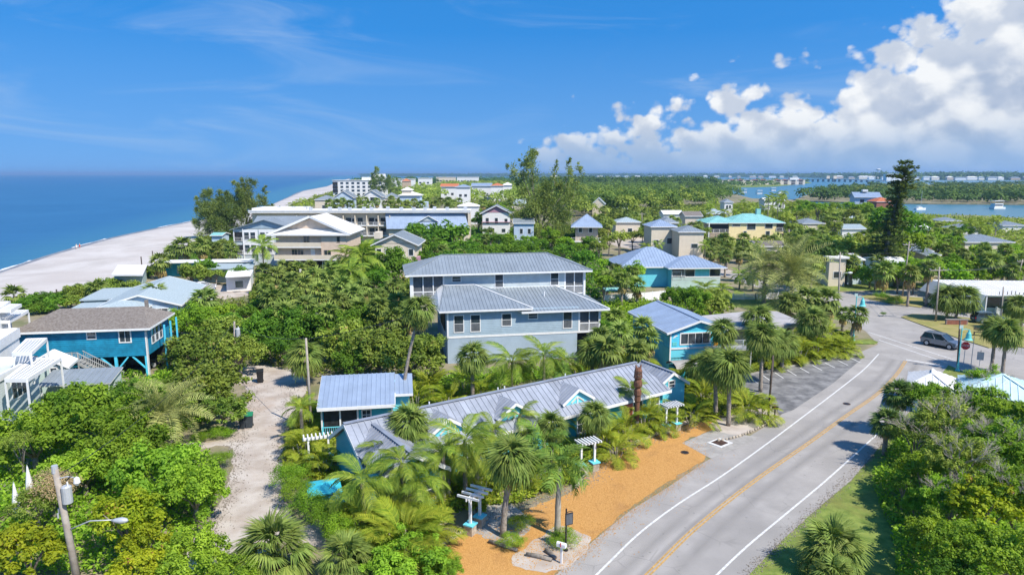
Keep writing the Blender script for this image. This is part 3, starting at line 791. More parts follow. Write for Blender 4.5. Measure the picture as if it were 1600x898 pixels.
def feather_palm(loc, h, cr, label, group=None, kind='coco', n=15, dead=0, lean=(0, 0), near=True, seed=0, r=0.13, name='feather_palm', trunk='trunk', tilt0=72, tilt1=-18, cat='palm tree', shaft=False):
    rg = random.Random(seed * 17 + 3)
    t = thing(name, label, cat, loc, rg.uniform(0, 6.28), group)
    Ld = {'coco': 2.1, 'royal': 1.9, 'date': 2.6}[kind]; s = cr / Ld
    L = Vector((lean[0], lean[1], 0)); L.rotate(Matrix.Rotation(-t.rotation_euler.z, 3, 'Z'))
    use('trunk', trunk_mesh('trunk', trunk, h, r * 1.3, r * .85, L, seed), t)
    c = Vector((L.x, L.y, h))
    if shaft:
        MB().tube([c + Vector((0, 0, -.55)), c + Vector((0, 0, .35))], [r * .95, r * .5], 8).part('crownshaft', 'lf_areca', t, smooth=True)
    if near:
        for i in range(n):
            u = i / n; tilt = R(tilt0) + R(tilt1 - tilt0) * u + rg.uniform(-.14, .14); k = s * rg.uniform(.85, 1.1)
            use('frond', FR[kind][i % len(FR[kind])], t, c, (rg.uniform(-.5, .5), -tilt, i * 2.399 + rg.uniform(-.25, .25)), (k, k, k))
        for i in range(dead):
            use('dead_frond', FR['deadf'][i % 2], t, c, (0, R(48) + rg.uniform(-.2, .2), i * 2.399 + 1), (s, s, s))
    else:
        use('crown', CR['date' if kind == 'date' else 'coco'][seed % 2], t, c, (0, 0, 0), (s, s, s))
    return t


def areca(loc, h, w_, label, group=None, near=True, seed=0, name='areca_palm', n=26):
    """clump of many thin stems with arching yellow green leaves"""
    rg = random.Random(seed * 13 + 1)
    t = thing(name, label, 'palm shrub', loc, rg.uniform(0, 6.28), group)
    s = w_ / 2.6; ks = min(s, 1.05); n = int(n * max(1, (s / ks) ** 2))
    mb = MB()
    for i in range(7):
        a = i * 2.399; d = .12 * s * math.sqrt(i); e = (math.cos(a) * d * 2.2, math.sin(a) * d * 2.2, h * .5)
        mb.tube([(math.cos(a) * d, math.sin(a) * d, -.1), e], [.05, .035], 5)
    mb.part('stems', 'trunkg', t)
    if near:
        for i in range(n):
            u = rg.random(); tilt = R(84 - 62 * u) ; a = i * 2.399; d = (.1 + .35 * u) * s + (s - ks) * rg.uniform(0, 1.1); k = ks * rg.uniform(.75, 1.1)
            use('frond', FR['areca'][i % 4], t, (math.cos(a) * d, math.sin(a) * d, h * (.55 - .38 * u) + rg.uniform(-.15, .15)), (rg.uniform(-.4, .4), -tilt, a + rg.uniform(-.3, .3)), (k, k, k))
    else:
        use('crown', CR['areca'][seed % 3], t, (0, 0, h * .3), (0, 0, 0), (s, s, s * 1.05))
    return t


# broad crowns, a few shapes of each leaf, shared and turned
BR = {}
def broad(kind, m, cnt, **kw):
    BR[kind] = [crown_mesh('crown', m, 100 + len(BR) * 17 + i, **kw) for i in range(cnt)]
broad('green', 'lf_green', 4, leaves=12000, leaf=0.19, lumps=80, lump_r=(.11, .27), shell=.6)
broad('lime', 'lf_lime', 3, leaves=5600, leaf=0.28, lumps=66, R_=(2.5, 2.5, 1.7), lump_r=(.13, .28), shell=.6)
broad('grape', 'lf_grape', 4, leaves=7500, leaf=0.25, lumps=72, R_=(2.5, 2.5, 1.8), lump_r=(.12, .28), shell=.6)
broad('bright', 'lf_bright', 3, leaves=7500, leaf=0.23, lumps=66, lump_r=(.12, .28), shell=.6)
broad('olive', 'lf_olive', 3, leaves=6500, leaf=0.18, lumps=70, lump_r=(.10, .26), shell=.5)
broad('hedge', 'lf_hedge', 2, leaves=6500, leaf=0.15, lumps=34, lump_r=(.3, .42))
broad('pink', 'lf_pink', 1, leaves=4200, leaf=0.15, lumps=40)
# thinner sets for the plants beyond about 90 m
for k_, m_ in (('green', 'lf_green'), ('bright', 'lf_bright'), ('grape', 'lf_grape'), ('olive', 'lf_olive')):
    broad('far_' + k_, m_, 3, leaves=1500, leaf=0.46, lumps=34)
LIMB = [limb_mesh('trunk', 'bark', i, 2.4, .2, 1.7) for i in range(3)]
BARE = []
for i in range(2):
    rg = random.Random(77 + i); mb = MB()
    def grow(p, d, l, r, k):
        e = p + d * l
        mb.tube([p, p.lerp(e, .5) + Vector((rg.uniform(-.1, .1), rg.uniform(-.1, .1), .03)) * l, e], [r, r * .8, r * .55], 4, False)
        if k:
            for _ in range(3 if k > 1 else 4):
                q = (d + Vector((rg.uniform(-1, 1), rg.uniform(-1, 1), rg.uniform(-.3, .8))) * .75).normalized()
                grow(p.lerp(e, rg.uniform(.55, 1)), q, l * rg.uniform(.55, .8), r * .55, k - 1)
    for j in range(5):
        a = j * 1.257; grow(Vector((0, 0, -.5)), Vector((math.cos(a) * .6, math.sin(a) * .6, .7)).normalized(), 1.15, .05, 4)
    BARE.append(mb.mesh('bare_branches', 'bare'))


def tree(loc, zc, rad, label, kind='green', cat='tree', group=None, flat=1.0, seed=0, name='broadleaf_tree', bare=False, wide=1.0):
    """crown centre at height zc over loc, radius rad"""
    rg = random.Random(seed * 7 + 11)
    t = thing(name, label, cat, loc, rg.uniform(0, 6.28), group)
    s = rad / 2.6
    if zc > rad * flat * .55:
        use('trunk', LIMB[seed % 3], t, (0, 0, 0), (0, 0, 0), (s, s, zc / 2.4))
    use('crown', BR[kind][seed % len(BR[kind])], t, (0, 0, zc), (0, 0, 0), (s * wide, s, s * flat))
    if bare: use('bare_branches', BARE[seed % 2], t, (0, 0, zc), (0, 0, 0), (s * 1.15, s * 1.15, s * flat * 1.1))
    return t

# ---------------------------------------------------------------- where the plants stand
def foot(cx, cy, wpx, base):
    """crown seen at (cx, cy), wpx wide; base = ground point seen at the trunk's foot, or the crown's height above ground"""
    if isinstance(base, tuple):
        b = at(*base); h = high(cx, cy, b.y); c = at(cx, cy, h)
        return Vector((b.x, b.y, 0)), h, wpx / 2 * b.y / F * 1.04, (c.x - b.x, 0)
    c = at(cx, cy, base)
    return Vector((c.x, c.y, 0)), base, wpx / 2 * c.y / F * 1.04, (0, 0)

_n = [0]
def fan(cx, cy, w_, base, label, group=None, **kw):
    loc, h, r, lean = foot(cx, cy, w_, base); _n[0] += 1
    kw.setdefault('near', loc.y < 84)
    return fan_palm(loc, h, r, label, group, lean=lean, seed=_n[0], **dict(kw, n=int(kw.get('n', 30) * 1.35)))
def feather(cx, cy, w_, base, label, group=None, **kw):
    loc, h, r, lean = foot(cx, cy, w_, base); _n[0] += 1
    kw.setdefault('near', loc.y < 84)
    return feather_palm(loc, h, r, label, group, lean=lean, seed=_n[0], **kw)
def ar(cx, cy, w_, h, label, group='areca palms screening the motel', **kw):
    c = at(cx, cy, h * .62); _n[0] += 1
    return areca(Vector((c.x, c.y, 0)), h, w_ * c.y / F * .95, label, group, near=c.y < 84, seed=_n[0], **kw)
def tr(cx, cy, w_, zc, label, kind='green', group=None, **kw):
    c = at(cx, cy, zc); _n[0] += 1
    return tree(Vector((c.x, c.y, 0)), zc, w_ / 2 * c.y / F, label, kind, group=group, seed=_n[0], **kw)

CAB = 'cabbage palms'
# --- round the motel, near side
fan(800, 722, 94, (786, 838), 'large cabbage palm at the gravel edge beside the nearest white arbour', CAB, n=38, dead=7)
feather(874, 728, 96, (871, 838), 'dark green royal palm in the sandy bed behind the roadside sign', 'feather palms', kind='royal', trunk='trunkg', shaft=True, n=15, r=.15, name='royal_palm', tilt0=80)
fan(640, 668, 84, 3.8, 'grey green cabbage palm against the middle of the motel roof', CAB, n=36, dead=4)
fan(862, 668, 62, 3.0, 'cabbage palm under the motel dormer second from the carved post', CAB, n=32, dead=4)
fan(930, 652, 62, 3.0, 'cabbage palm in front of the motel dormer nearest the carved post', CAB, n=32, dead=5)
feather(726, 690, 112, 4.2, 'yellow green feather palm behind the nearest white arbour', 'feather palms', n=16, dead=2)
feather(628, 724, 92, 4.0, 'feather palm at the near corner of the striped motel roof', 'feather palms', n=15)
feather(566, 752, 112, 3.2, 'feather palm hanging over the pink court beside the turquoise cushions', 'feather palms', n=16)
feather(700, 722, 84, 2.6, 'low feather palm between the striped roof and the big areca clump', 'feather palms', n=13, dead=2)
feather(770, 672, 62, 3.2, 'bronze tipped feather palm before the motel wall between two dormers', 'feather palms', n=13, dead=2)
feather(812, 650, 60, 3.4, 'slim feather palm rising past the motel eave near the hidden dormer', 'feather palms', n=12)
feather(850, 690, 84, 2.5, 'low feather palm filling the gap behind the royal palm', 'feather palms', kind='royal', n=13)
feather(985, 612, 56, 3.0, 'spiky tall feather palm right beside the carved wooden post', 'feather palms', n=13, tilt0=85, tilt1=30)
ar(630, 826, 170, 2.6, 'big yellow areca clump at the near end of the gravel', n=40)
ar(560, 800, 90, 1.9, 'areca clump left of the big yellow one, by the clipped hedge', n=24)
feather(596, 704, 76, 3.4, 'feather palm against the teal motel gable', 'feather palms', n=13)
feather(655, 752, 96, 3.0, 'feather palm in front of the striped wing wall', 'feather palms', n=15, dead=1)
feather(692, 706, 84, 3.8, 'feather palm at the far corner of the striped wing', 'feather palms', n=14)
feather(745, 716, 70, 3.0, 'feather palm between the wing and the nearest arbour', 'feather palms', n=13)
fan(612, 770, 62, 2.2, 'low cabbage palm behind the big yellow areca clump', CAB, n=26, dead=2)
for i, (x, y, w_, h, tx) in enumerate([
        (752, 744, 80, 2.0, 'low areca clump behind the nearest arbour'), (905, 668, 64, 2.3, 'areca clump left of the middle white arbour'),
        (948, 676, 66, 2.4, 'areca clump touching the middle white arbour'), (978, 660, 66, 2.5, 'areca clump first to the right of the middle white arbour'),
        (1008, 648, 64, 2.5, 'areca clump midway between the middle and far white arbours'), (1036, 655, 50, 1.8, 'small areca clump just left of the far white arbour'),
        (1082, 640, 64, 2.2, 'areca clump right of the far white arbour'), (1020, 620, 50, 3.0, 'areca clump behind the carved post'),
        (962, 700, 54, 1.6, 'short areca clump at the stone edge of the gravel'), (835, 735, 60, 1.8, 'short areca clump between the large cabbage palm and the royal palm'),
        (660, 760, 70, 2.2, 'areca clump in front of the patio chair')]):
    ar(x, y, w_, h, tx, n=22)
# driveway side of the motel
ar(480, 640, 62, 2.6, 'areca clump beside the drive under the leaning pole')
ar(470, 690, 56, 2.2, 'areca clump beside the drive left of the small white arbour')
ar(505, 715, 62, 1.9, 'areca clump under the teal motel gable')
ar(465, 722, 40, 1.5, 'small orange tinged areca beside the drive')
feather(470, 638, 56, 2.8, 'feather palm overhanging the shell drive', 'feather palms', n=12)
ar(580, 648, 46, 2.0, 'small areca clump before the door of the blue roofed cottage')
# between the motel and the grey house
for x, y, w_, h, tx in [(650, 612, 56, 2.8, 'areca clump at the right end of the blue roofed cottage'), (672, 596, 64, 3.0, 'areca clump behind the leaning tall palm trunk'),
                        (700, 618, 66, 2.8, 'areca clump behind the long motel ridge'), (722, 590, 56, 3.2, 'areca clump against the stucco base of the grey house'),
                        (756, 606, 60, 2.8, 'areca clump below the cabbage palm by the stucco base'), (870, 580, 50, 3.0, 'areca clump under the two lap sided windows'),
                        (905, 575, 50, 2.6, 'areca clump beside the rounded cabbage palm'), (978, 580, 56, 2.4, 'areca clump behind the far motel ridge end'),
                        (1000, 560, 50, 2.8, 'areca clump beside the turquoise house corner'), (960, 560, 50, 3, 'areca clump below the screened porch corner')]:
    ar(x, y, w_, h, tx, 'areca palms between the motel and the grey house')
fan(738, 560, 62, 4.6, 'cabbage palm against the stucco base of the grey house', CAB, dead=2)
feather(800, 566, 84, 4.0, 'golden coconut palm before the grey house', 'feather palms', n=16, r=.1)
feather(850, 556, 74, 4.8, 'coconut palm with one orange dead leaf before the grey house', 'feather palms', n=15, dead=1)
feather(880, 566, 62, 3.4, 'dark feather palm low beside the coconut palms', 'feather palms', kind='royal', n=13)
fan(926, 552, 58, 4.2, 'rounded pale cabbage palm under the screened porch', CAB, n=34, dead=2)
fan(656, 487, 62, (627, 655), 'very tall slender palm with a dry skirt leaning past the cottage roof', 'tall palms', n=26, dead=14, r=.13, near=True, name='tall_fan_palm')
# --- right of the motel
fan(1139, 577, 78, (1138, 665), 'front one of two cabbage palms on the mulch by the grey apron', CAB, n=36, dead=6)
fan(1116, 572, 66, (1118, 652), 'rear one of two cabbage palms on the mulch by the grey apron', CAB, n=30, dead=6)
fan(1190, 530, 66, (1188, 612), 'cabbage palm at the near corner of the car park', CAB, n=32, dead=5)
fan(1212, 540, 52, (1204, 600), 'dark pole like cabbage palm in front of the car park', CAB, dead=4, r=.1)
fan(1224, 538, 58, (1221, 578), 'cabbage palm on the kerb of the car park', CAB, dead=4)
fan(1130, 520, 54, 4.6, 'cabbage palm before the balcony of the turquoise house', CAB, dead=4)
fan(1092, 576, 56, 2.6, 'low cabbage palm before the round shed roof', CAB, dead=3)
fan(1184, 500, 58, 4.0, 'cabbage palm in front of the flat grey roof, left one', CAB, dead=4)
tr(1542, 600, 76, 2.6, 'twiggy green tree over the middle of the white shelter', 'green', 'trees of the right thicket', bare=True)
fan(1268, 505, 60, 3.8, 'cabbage palm above the areca hedge of the car park', CAB, dead=4)
fan(1235, 475, 52, 4.0, 'cabbage palm in the clump at the end of the lawn, nearest the big date palm', CAB, dead=4)
fan(1262, 468, 56, 4.4, 'cabbage palm in the middle of the clump at the end of the lawn', CAB, dead=4)
fan(1292, 470, 54, 4.2, 'cabbage palm in the lawn clump beside the wooden street pole', CAB, dead=4)
fan(1318, 490, 30, 2.4, 'small fan palm behind the aqua street lamp', CAB, dead=2)
fan(1340, 492, 42, (1328, 532), 'short leaning cabbage palm beside the aqua street lamp', CAB, dead=3)
for i, (x, y, w_, h, tx) in enumerate([(1170, 628, 66, 2.4, 'areca clump beside the two roadside cabbage palms'), (1192, 640, 46, 1.6, 'low areca clump by the black mailbox'),
        (1160, 545, 56, 2.6, 'areca clump at the left end of the car park hedge'), (1195, 556, 50, 2.2, 'areca clump second along the car park hedge'),
        (1222, 545, 54, 2.6, 'areca clump third along the car park hedge'), (1250, 540, 56, 2.8, 'areca clump fourth along the car park hedge'),
        (1276, 536, 54, 2.6, 'areca clump fifth along the car park hedge'), (1300, 536, 52, 2.4, 'areca clump sixth along the car park hedge'),
        (1320, 538, 44, 2.0, 'areca clump at the road end of the car park hedge'), (1290, 515, 50, 2.8, 'areca clump behind the car park hedge'),
        (1240, 520, 50, 3.0, 'areca clump below the flat grey roof edge'), (1060, 590, 70, 2.2, 'areca clump behind the small turquoise gable'),
        (1100, 610, 60, 2.0, 'areca clump left of the two roadside cabbage palms')]):
    ar(x, y, w_, h, tx, 'areca palms beside the car park', n=22)
feather(1238, 428, 128, (1237, 478), 'big spreading date palm on the lawn', 'date palms', kind='date', n=44, tilt0=86, tilt1=-32, near=True, name='date_palm', r=.3)
feather(1196, 415, 84, (1193, 474), 'date palm with a tall clean trunk on the lawn', 'date palms', kind='date', n=34, near=True, name='date_palm', r=.25, tilt1=-25)
feather(258, 646, 132, (263, 706), 'big date palm beside the shell drive', 'date palms', kind='date', n=44, dead=8, near=True, name='date_palm', r=.32, tilt0=84, tilt1=-28)
# --- the junction
fan(1479, 469, 54, (1479, 500), 'left one of two cabbage palms on the junction island', CAB, near=True, dead=7)
fan(1507, 468, 54, (1492, 501), 'leaning right one of two cabbage palms on the junction island', CAB, near=True, dead=8)
fan(1556, 516, 52, (1549, 578), 'rear one of two cabbage palms beside the white shelter roof', CAB, near=True, dead=3)
fan(1572, 523, 60, (1566, 586), 'front one of two cabbage palms beside the white shelter roof', CAB, near=True, dead=4)
fan(1592, 482, 50, (1596, 518), 'cabbage palm at the right edge beside the coral awning', CAB, near=True, dead=5)
fan(1381, 425, 46, (1379, 462), 'slim palm on the grass strip between two street poles', CAB, dead=3)
fan(1549, 410, 44, 5.6, 'cabbage palm with a leaning trunk behind the restaurant roof', CAB, dead=3)
# --- foreground left and bottom
fan(428, 866, 158, 1.3, 'big rounded fan palm in the bottom foreground by the drive', 'low fan palms', kind='saw', n=46, dead=5, trunk=False, name='fan_palm')
fan(541, 876, 108, 1.2, 'fan palm in the bottom foreground right of the big rounded one', 'low fan palms', kind='saw', n=38, dead=2, trunk=False, name='fan_palm')
fan(1300, 866, 136, 1.1, 'low fan palm on the lawn at the bottom', 'low fan palms', kind='saw', n=40, dead=4, trunk=False, name='fan_palm')
fan(1302, 908, 100, 0.9, 'fan palm cut by the bottom edge under the lawn palm', 'low fan palms', kind='saw', n=30, dead=2, trunk=False, name='fan_palm')
fan(1404, 618, 62, 3.4, 'dark fan palm with brown leaves at the road side tip of the thicket', 'low fan palms', kind='fand', n=30, dead=8, name='fan_palm')
fan(1386, 663, 66, 2.4, 'dark spiky fan palm leaning over the road edge', 'low fan palms', kind='fand', n=30, dead=2, name='fan_palm')
fan(476, 560, 68, (482, 602), 'cabbage palm with a long skirt at the head of the drive', CAB, near=True, dead=16, n=26)
LT = 'trees of the left foreground thicket'
for x, y, w_, z, k, tx in [
        (50, 690, 150, 2.4, 'green', 'fresh green tree beside the pale patio at the left edge'), (160, 664, 190, 2.6, 'green', 'fresh green tree below the white pergola house'),
        (196, 700, 150, 2.6, 'green', 'fresh green tree left of the big date palm'), (252, 752, 170, 2.2, 'green', 'fresh green tree in front of the big date palm'),
        (300, 768, 130, 2.2, 'green', 'fresh green tree leaning towards the shell drive'), (130, 735, 130, 2.0, 'green', 'fresh green tree behind the near street pole'),
        (205, 622, 80, 1.8, 'bright', 'small bright tree beside the stair of the blue house'), (112, 628, 80, 1.8, 'bright', 'small bright tree before the grey porch roof'),
        (30, 690, 60, 3.2, 'olive', 'thin grey green tree at the left edge above the patio'),
        (195, 806, 130, 2.8, 'lime', 'yellow leaved sea grape beside the near street lamp'), (48, 856, 130, 2.4, 'lime', 'yellow leaved sea grape in the bottom left corner'),
        (215, 888, 110, 1.8, 'lime', 'yellow leaved sea grape at the foot of the near street pole'), (230, 840, 90, 2.0, 'lime', 'small yellow leaved sea grape by the drive'),
        (300, 880, 150, 1.6, 'green', 'green shrub at the bottom beside the drive'), (360, 900, 110, 1.3, 'green', 'green shrub at the bottom edge below the big rounded palm'),
        (55, 790, 90, 1.8, 'olive', 'dull green shrub under the pink blossom'), (15, 845, 60, 2.0, 'green', 'green shrub at the far bottom left edge')]:
    tr(x, y, w_, z, tx, k, LT)
tr(82, 765, 92, 2.4, 'faded pink flowering shrub beside the pale patio', 'pink', None, name='flowering_shrub', cat='shrub')
for x, y, w_, z, k, tx in [
        (640, 872, 150, 1.0, 'green', 'green ground shrub at the near tip of the orange gravel'), (590, 880, 90, .9, 'green', 'green shrub between the bottom fan palm and the gravel'),
        (700, 890, 60, .6, 'green', 'low shrub on the bottom edge at the gravel'), (345, 716, 40, .9, 'hedge', 'round clipped bush beside the shell drive'),
        (335, 745, 50, .8, 'hedge', 'clipped bush at the drive edge below the round one'),
        (800, 845, 46, .5, 'hedge', 'yellow green bush at the foot of the large cabbage palm'), (815, 815, 50, .6, 'hedge', 'yellow green bush behind the large cabbage palm'),
        (880, 842, 56, .35, 'hedge', 'yellow green bush round the roadside sign'), (745, 790, 46, .7, 'lime', 'variegated bush behind the nearest arbour'),
        (1380, 490, 10, .4, 'hedge', 'tiny bush by the junction'), (1376, 463, 26, .6, 'hedge', 'clipped bush on the small grass island, left'), (1398, 470, 30, .6, 'hedge', 'clipped bush on the small grass island, right'),
        (1075, 640, 40, .8, 'hedge', 'bush at the foot of the far white arbour')]:
    tr(x, y, w_, z, tx, k, 'small bushes', name='bush', cat='bush', flat=.8)
for x, y, w_, z, k, tx in [
        (312, 548, 110, 2.4, 'grape', 'sea grape tree right of the carport of the blue house'), (328, 602, 132, 2.8, 'grape', 'sea grape tree above the green bin'),
        (300, 618, 110, 2.2, 'grape', 'sea grape tree before the parked dark pickup'), (374, 552, 84, 2.4, 'grape', 'sea grape tree round the transformer pole'),
        (300, 505, 90, 2.0, 'green', 'green tree behind the blue house corner'), (350, 520, 90, 2.2, 'grape', 'sea grape behind the transformer pole'),
        (350, 640, 80, 1.8, 'grape', 'sea grape shrub behind the bins'),
        (415, 520, 100, 1.9, 'bright', 'bright green bush left end of the big hedge'), (465, 520, 110, 2.0, 'bright', 'bright green bush in the big hedge behind the lamp'),
        (440, 548, 80, 1.6, 'bright', 'bright green bush before the big hedge'), (515, 518, 110, 2.2, 'bright', 'bright green bush in the middle of the big hedge'),
        (545, 535, 110, 2.6, 'grape', 'sea grape bush behind the top of the leaning pole'), (560, 505, 90, 2.4, 'bright', 'bright green bush behind the sea grape bush'),
        (595, 545, 120, 3.4, 'grape', 'sea grape tree behind the blue roofed cottage'), (640, 560, 110, 3.6, 'grape', 'sea grape tree behind the tall slender palm'),
        (560, 565, 90, 2.4, 'bright', 'bright sea grape just behind the cottage ridge'), (665, 540, 70, 4.2, 'grape', 'sea grape tree against the near corner of the grey house'),
        (610, 500, 90, 3.0, 'olive', 'olive shrub left of the tall slender palm head'), (955, 520, 60, 3.6, 'bright', 'green tree beside the porch corner of the grey house'),
        (262, 560, 34, 1.6, 'olive', 'olive shrub beside the blue corner post')]:
    tr(x, y, w_, z, tx, k, 'trees inland of the shell drive', name='sea_grape' if k == 'grape' else 'broadleaf_tree')
# low hedge along the drive and court, one clipped run of several bushes grown together
for i, (x, y, w_) in enumerate([(452, 752, 56), (468, 775, 60), (486, 797, 62), (508, 818, 64), (532, 836, 62)]):
    tr(x, y - 8, w_ * 1.12, 1.15, 'bright clipped hedge bush %s along the turquoise court' % ('at the drive end', 'second from the drive', 'in the middle', 'fourth from the drive', 'at the gravel end')[i], 'hedge', 'clipped hedge bushes', name='hedge_bush', cat='hedge', flat=1.0)
for i, (x, y, w_) in enumerate([(318, 680, 40), (345, 676, 44)]):
    tr(x, y, w_, .35, 'low clipped hedge %s beside the drive fork' % ('left half', 'right half')[i], 'hedge', 'low hedge by the drive fork', name='hedge_bush', cat='hedge', flat=.6)
# --- thicket in the bottom right
for x, y, w_, z, k, b, tx in [
        (1446, 622, 84, 3.4, 'green', 0, 'green tree at the top of the right thicket beside the dark fan palm'), (1480, 660, 120, 3.8, 'olive', 1, 'half bare grey tree at the top of the right thicket'),
        (1530, 640, 110, 3.4, 'green', 1, 'thin green tree before the white shelter roof'), (1590, 655, 110, 3.8, 'green', 0, 'green tree on the right edge below the shelter'),
        (1436, 682, 106, 2.8, 'olive', 1, 'olive tree with bare grey twigs over the road edge'), (1560, 700, 130, 4.0, 'green', 1, 'green tree with grey twigs in the thicket middle'),
        (1500, 720, 130, 4.0, 'olive', 1, 'twiggy tree in the heart of the right thicket'), (1446, 732, 96, 2.4, 'green', 0, 'green tree leaning over the lawn'),
        (1590, 770, 130, 4.2, 'green', 1, 'bright tree on the right edge of the thicket'), (1484, 782, 116, 2.6, 'green', 1, 'green tree with one bare branch over the lawn'),
        (1540, 790, 130, 3.6, 'lime', 0, 'yellowish tree in the lower thicket'), (1466, 842, 116, 2.4, 'green', 0, 'big fresh green tree at the lawn side of the lower thicket'),
        (1510, 860, 130, 3.4, 'green', 0, 'fresh green tree at the bottom of the thicket'), (1590, 870, 150, 3.6, 'green', 0, 'bright green tree in the bottom right corner'),
        (1432, 792, 56, 1.5, 'green', 0, 'small green tree at the shaded lawn edge'), (1560, 610, 70, 2.4, 'olive', 1, 'small twiggy tree over the shelter roof edge'),
        (1412, 756, 44, 1.8, 'bright', 0, 'bright shrub hanging over the shaded lawn'), (1610, 720, 100, 3.6, 'green', 0, 'green tree cut by the right edge'),
        (1490, 902, 100, 2.6, 'bright', 0, 'bright tree on the bottom edge of the thicket')]:
    tr(x, y, w_, z, tx, k, 'trees of the right thicket', bare=bool(b))

# ---------------------------------------------------------------- buildings
def clip(poly, p, n):
    """part of a polygon on the side n points to"""
    out = []
    for i in range(len(poly)):
        a, b = poly[i], poly[(i + 1) % len(poly)]; da, db = (a - p).dot(n), (b - p).dot(n)
        if da >= 0: out.append(a)
        if da * db < 0: out.append(a.lerp(b, da / (da - db)))
    return out


def roof_plane(parent, pts, m='roof', w_=0.42, near=False, th=0.10, seam=0.045, name='roof', trim=None, label=None):
    """a roof slope: pts[0]-pts[1] is its eave. Standing seam panels lie on a thin deck, each its own object when near"""
    p = [Vector(q) for q in pts]
    e = (p[1] - p[0]).normalized(); n = e.cross(p[2] - p[0]).normalized()
    if n.z < 0: n = -n
    deck = MB(); deck.slab(p, -n * th)
    if not near:
        lo, hi = min((q - p[0]).dot(e) for q in p), max((q - p[0]).dot(e) for q in p)
        k = max(1, round((hi - lo) / w_)) if w_ else 0
        for i in range(k):
            a = lo + (hi - lo) * i / k
            strip = clip(clip(p, p[0] + e * a, e), p[0] + e * (a + .05), -e)
            if len(strip) > 2: deck.slab([q + n * .002 for q in strip], n * seam)
        return deck.part(name, m, parent, label)
    d = deck.part(name, trim or 'white', parent, label)
    lo, hi = min((q - p[0]).dot(e) for q in p), max((q - p[0]).dot(e) for q in p)
    k = max(1, round((hi - lo) / w_)); st = (hi - lo) / k
    for i in range(k):
        a = lo + st * i
        pan = clip(clip(p, p[0] + e * a, e), p[0] + e * (a + st - .002), -e)
        if len(pan) < 3: continue
        mb = MB(); mb.slab([q + n * .004 for q in pan], n * .018)
        sm = clip(clip(p, p[0] + e * a, e), p[0] + e * (a + .05), -e)
        if len(sm) > 2: mb.slab([q + n * .022 for q in sm], n * seam)
        mb.part('panel', m, d)
    return d


def gable(parent, u0, v0, u1, v1, z, rise, m='roof', axis='u', over=0.5, near=False, wallm=None, w_=0.42, fascia='white', th=.1):
    """gable roof over the rectangle; axis = direction of its ridge. wallm fills the two gable triangles"""
    if axis == 'u':
        vm = (v0 + v1) / 2; k = rise / ((v1 - v0) / 2); ze = z - over * k
        A, B = u0 - over * .7, u1 + over * .7
        r1 = roof_plane(parent, [(A, v0 - over, ze), (B, v0 - over, ze), (B, vm, z + rise), (A, vm, z + rise)], m, w_, near, th)
        roof_plane(parent, [(B, v1 + over, ze), (A, v1 + over, ze), (A, vm, z + rise), (B, vm, z + rise)], m, w_, near, th)
        tri = [[(u, v0, z - .1), (u, v1, z - .1), (u, vm, z + rise - .12)] for u in (u0, u1)]
        edges = [((A, v0 - over, ze), (B, v0 - over, ze))] + [((u, v0 - over, ze), (u, vm, z + rise)) for u in (A, B)] + [((u, v1 + over, ze), (u, vm, z + rise)) for u in (A, B)]
        nn = [(.12, 0, 0), (-.12, 0, 0)]; cap = ((A, vm, z + rise + .05), (B, vm, z + rise + .05))
    else:
        um = (u0 + u1) / 2; k = rise / ((u1 - u0) / 2); ze = z - over * k
        A, B = v0 - over * .7, v1 + over * .7
        roof_plane(parent, [(u0 - over, B, ze), (u0 - over, A, ze), (um, A, z + rise), (um, B, z + rise)], m, w_, near, th)
        roof_plane(parent, [(u1 + over, A, ze), (u1 + over, B, ze), (um, B, z + rise), (um, A, z + rise)], m, w_, near, th)
        tri = [[(u0, v, z - .1), (u1, v, z - .1), (um, v, z + rise - .12)] for v in (v0, v1)]
        edges = [((u, A, ze), (u, B, ze)) for u in (u0 - over, u1 + over)] + [((u, v, ze), (um, v, z + rise)) for v in (A, B) for u in (u0 - over, u1 + over)]
        nn = [(0, .12, 0), (0, -.12, 0)]; cap = ((um, A, z + rise + .05), (um, B, z + rise + .05))
    if fascia:
        mb = MB()
        for a, b in edges: mb.bar(Vector(a) + Vector((0, 0, -.07)), Vector(b) + Vector((0, 0, -.07)), .06, .22)
        mb.part('fascia', fascia, parent)
    if near: MB().bar(*cap, .28, .05).part('ridge_cap', m, parent)
    if wallm:
        for t, n in zip(tri, nn): MB().slab(t, n).part('gable_wall', wallm, parent)


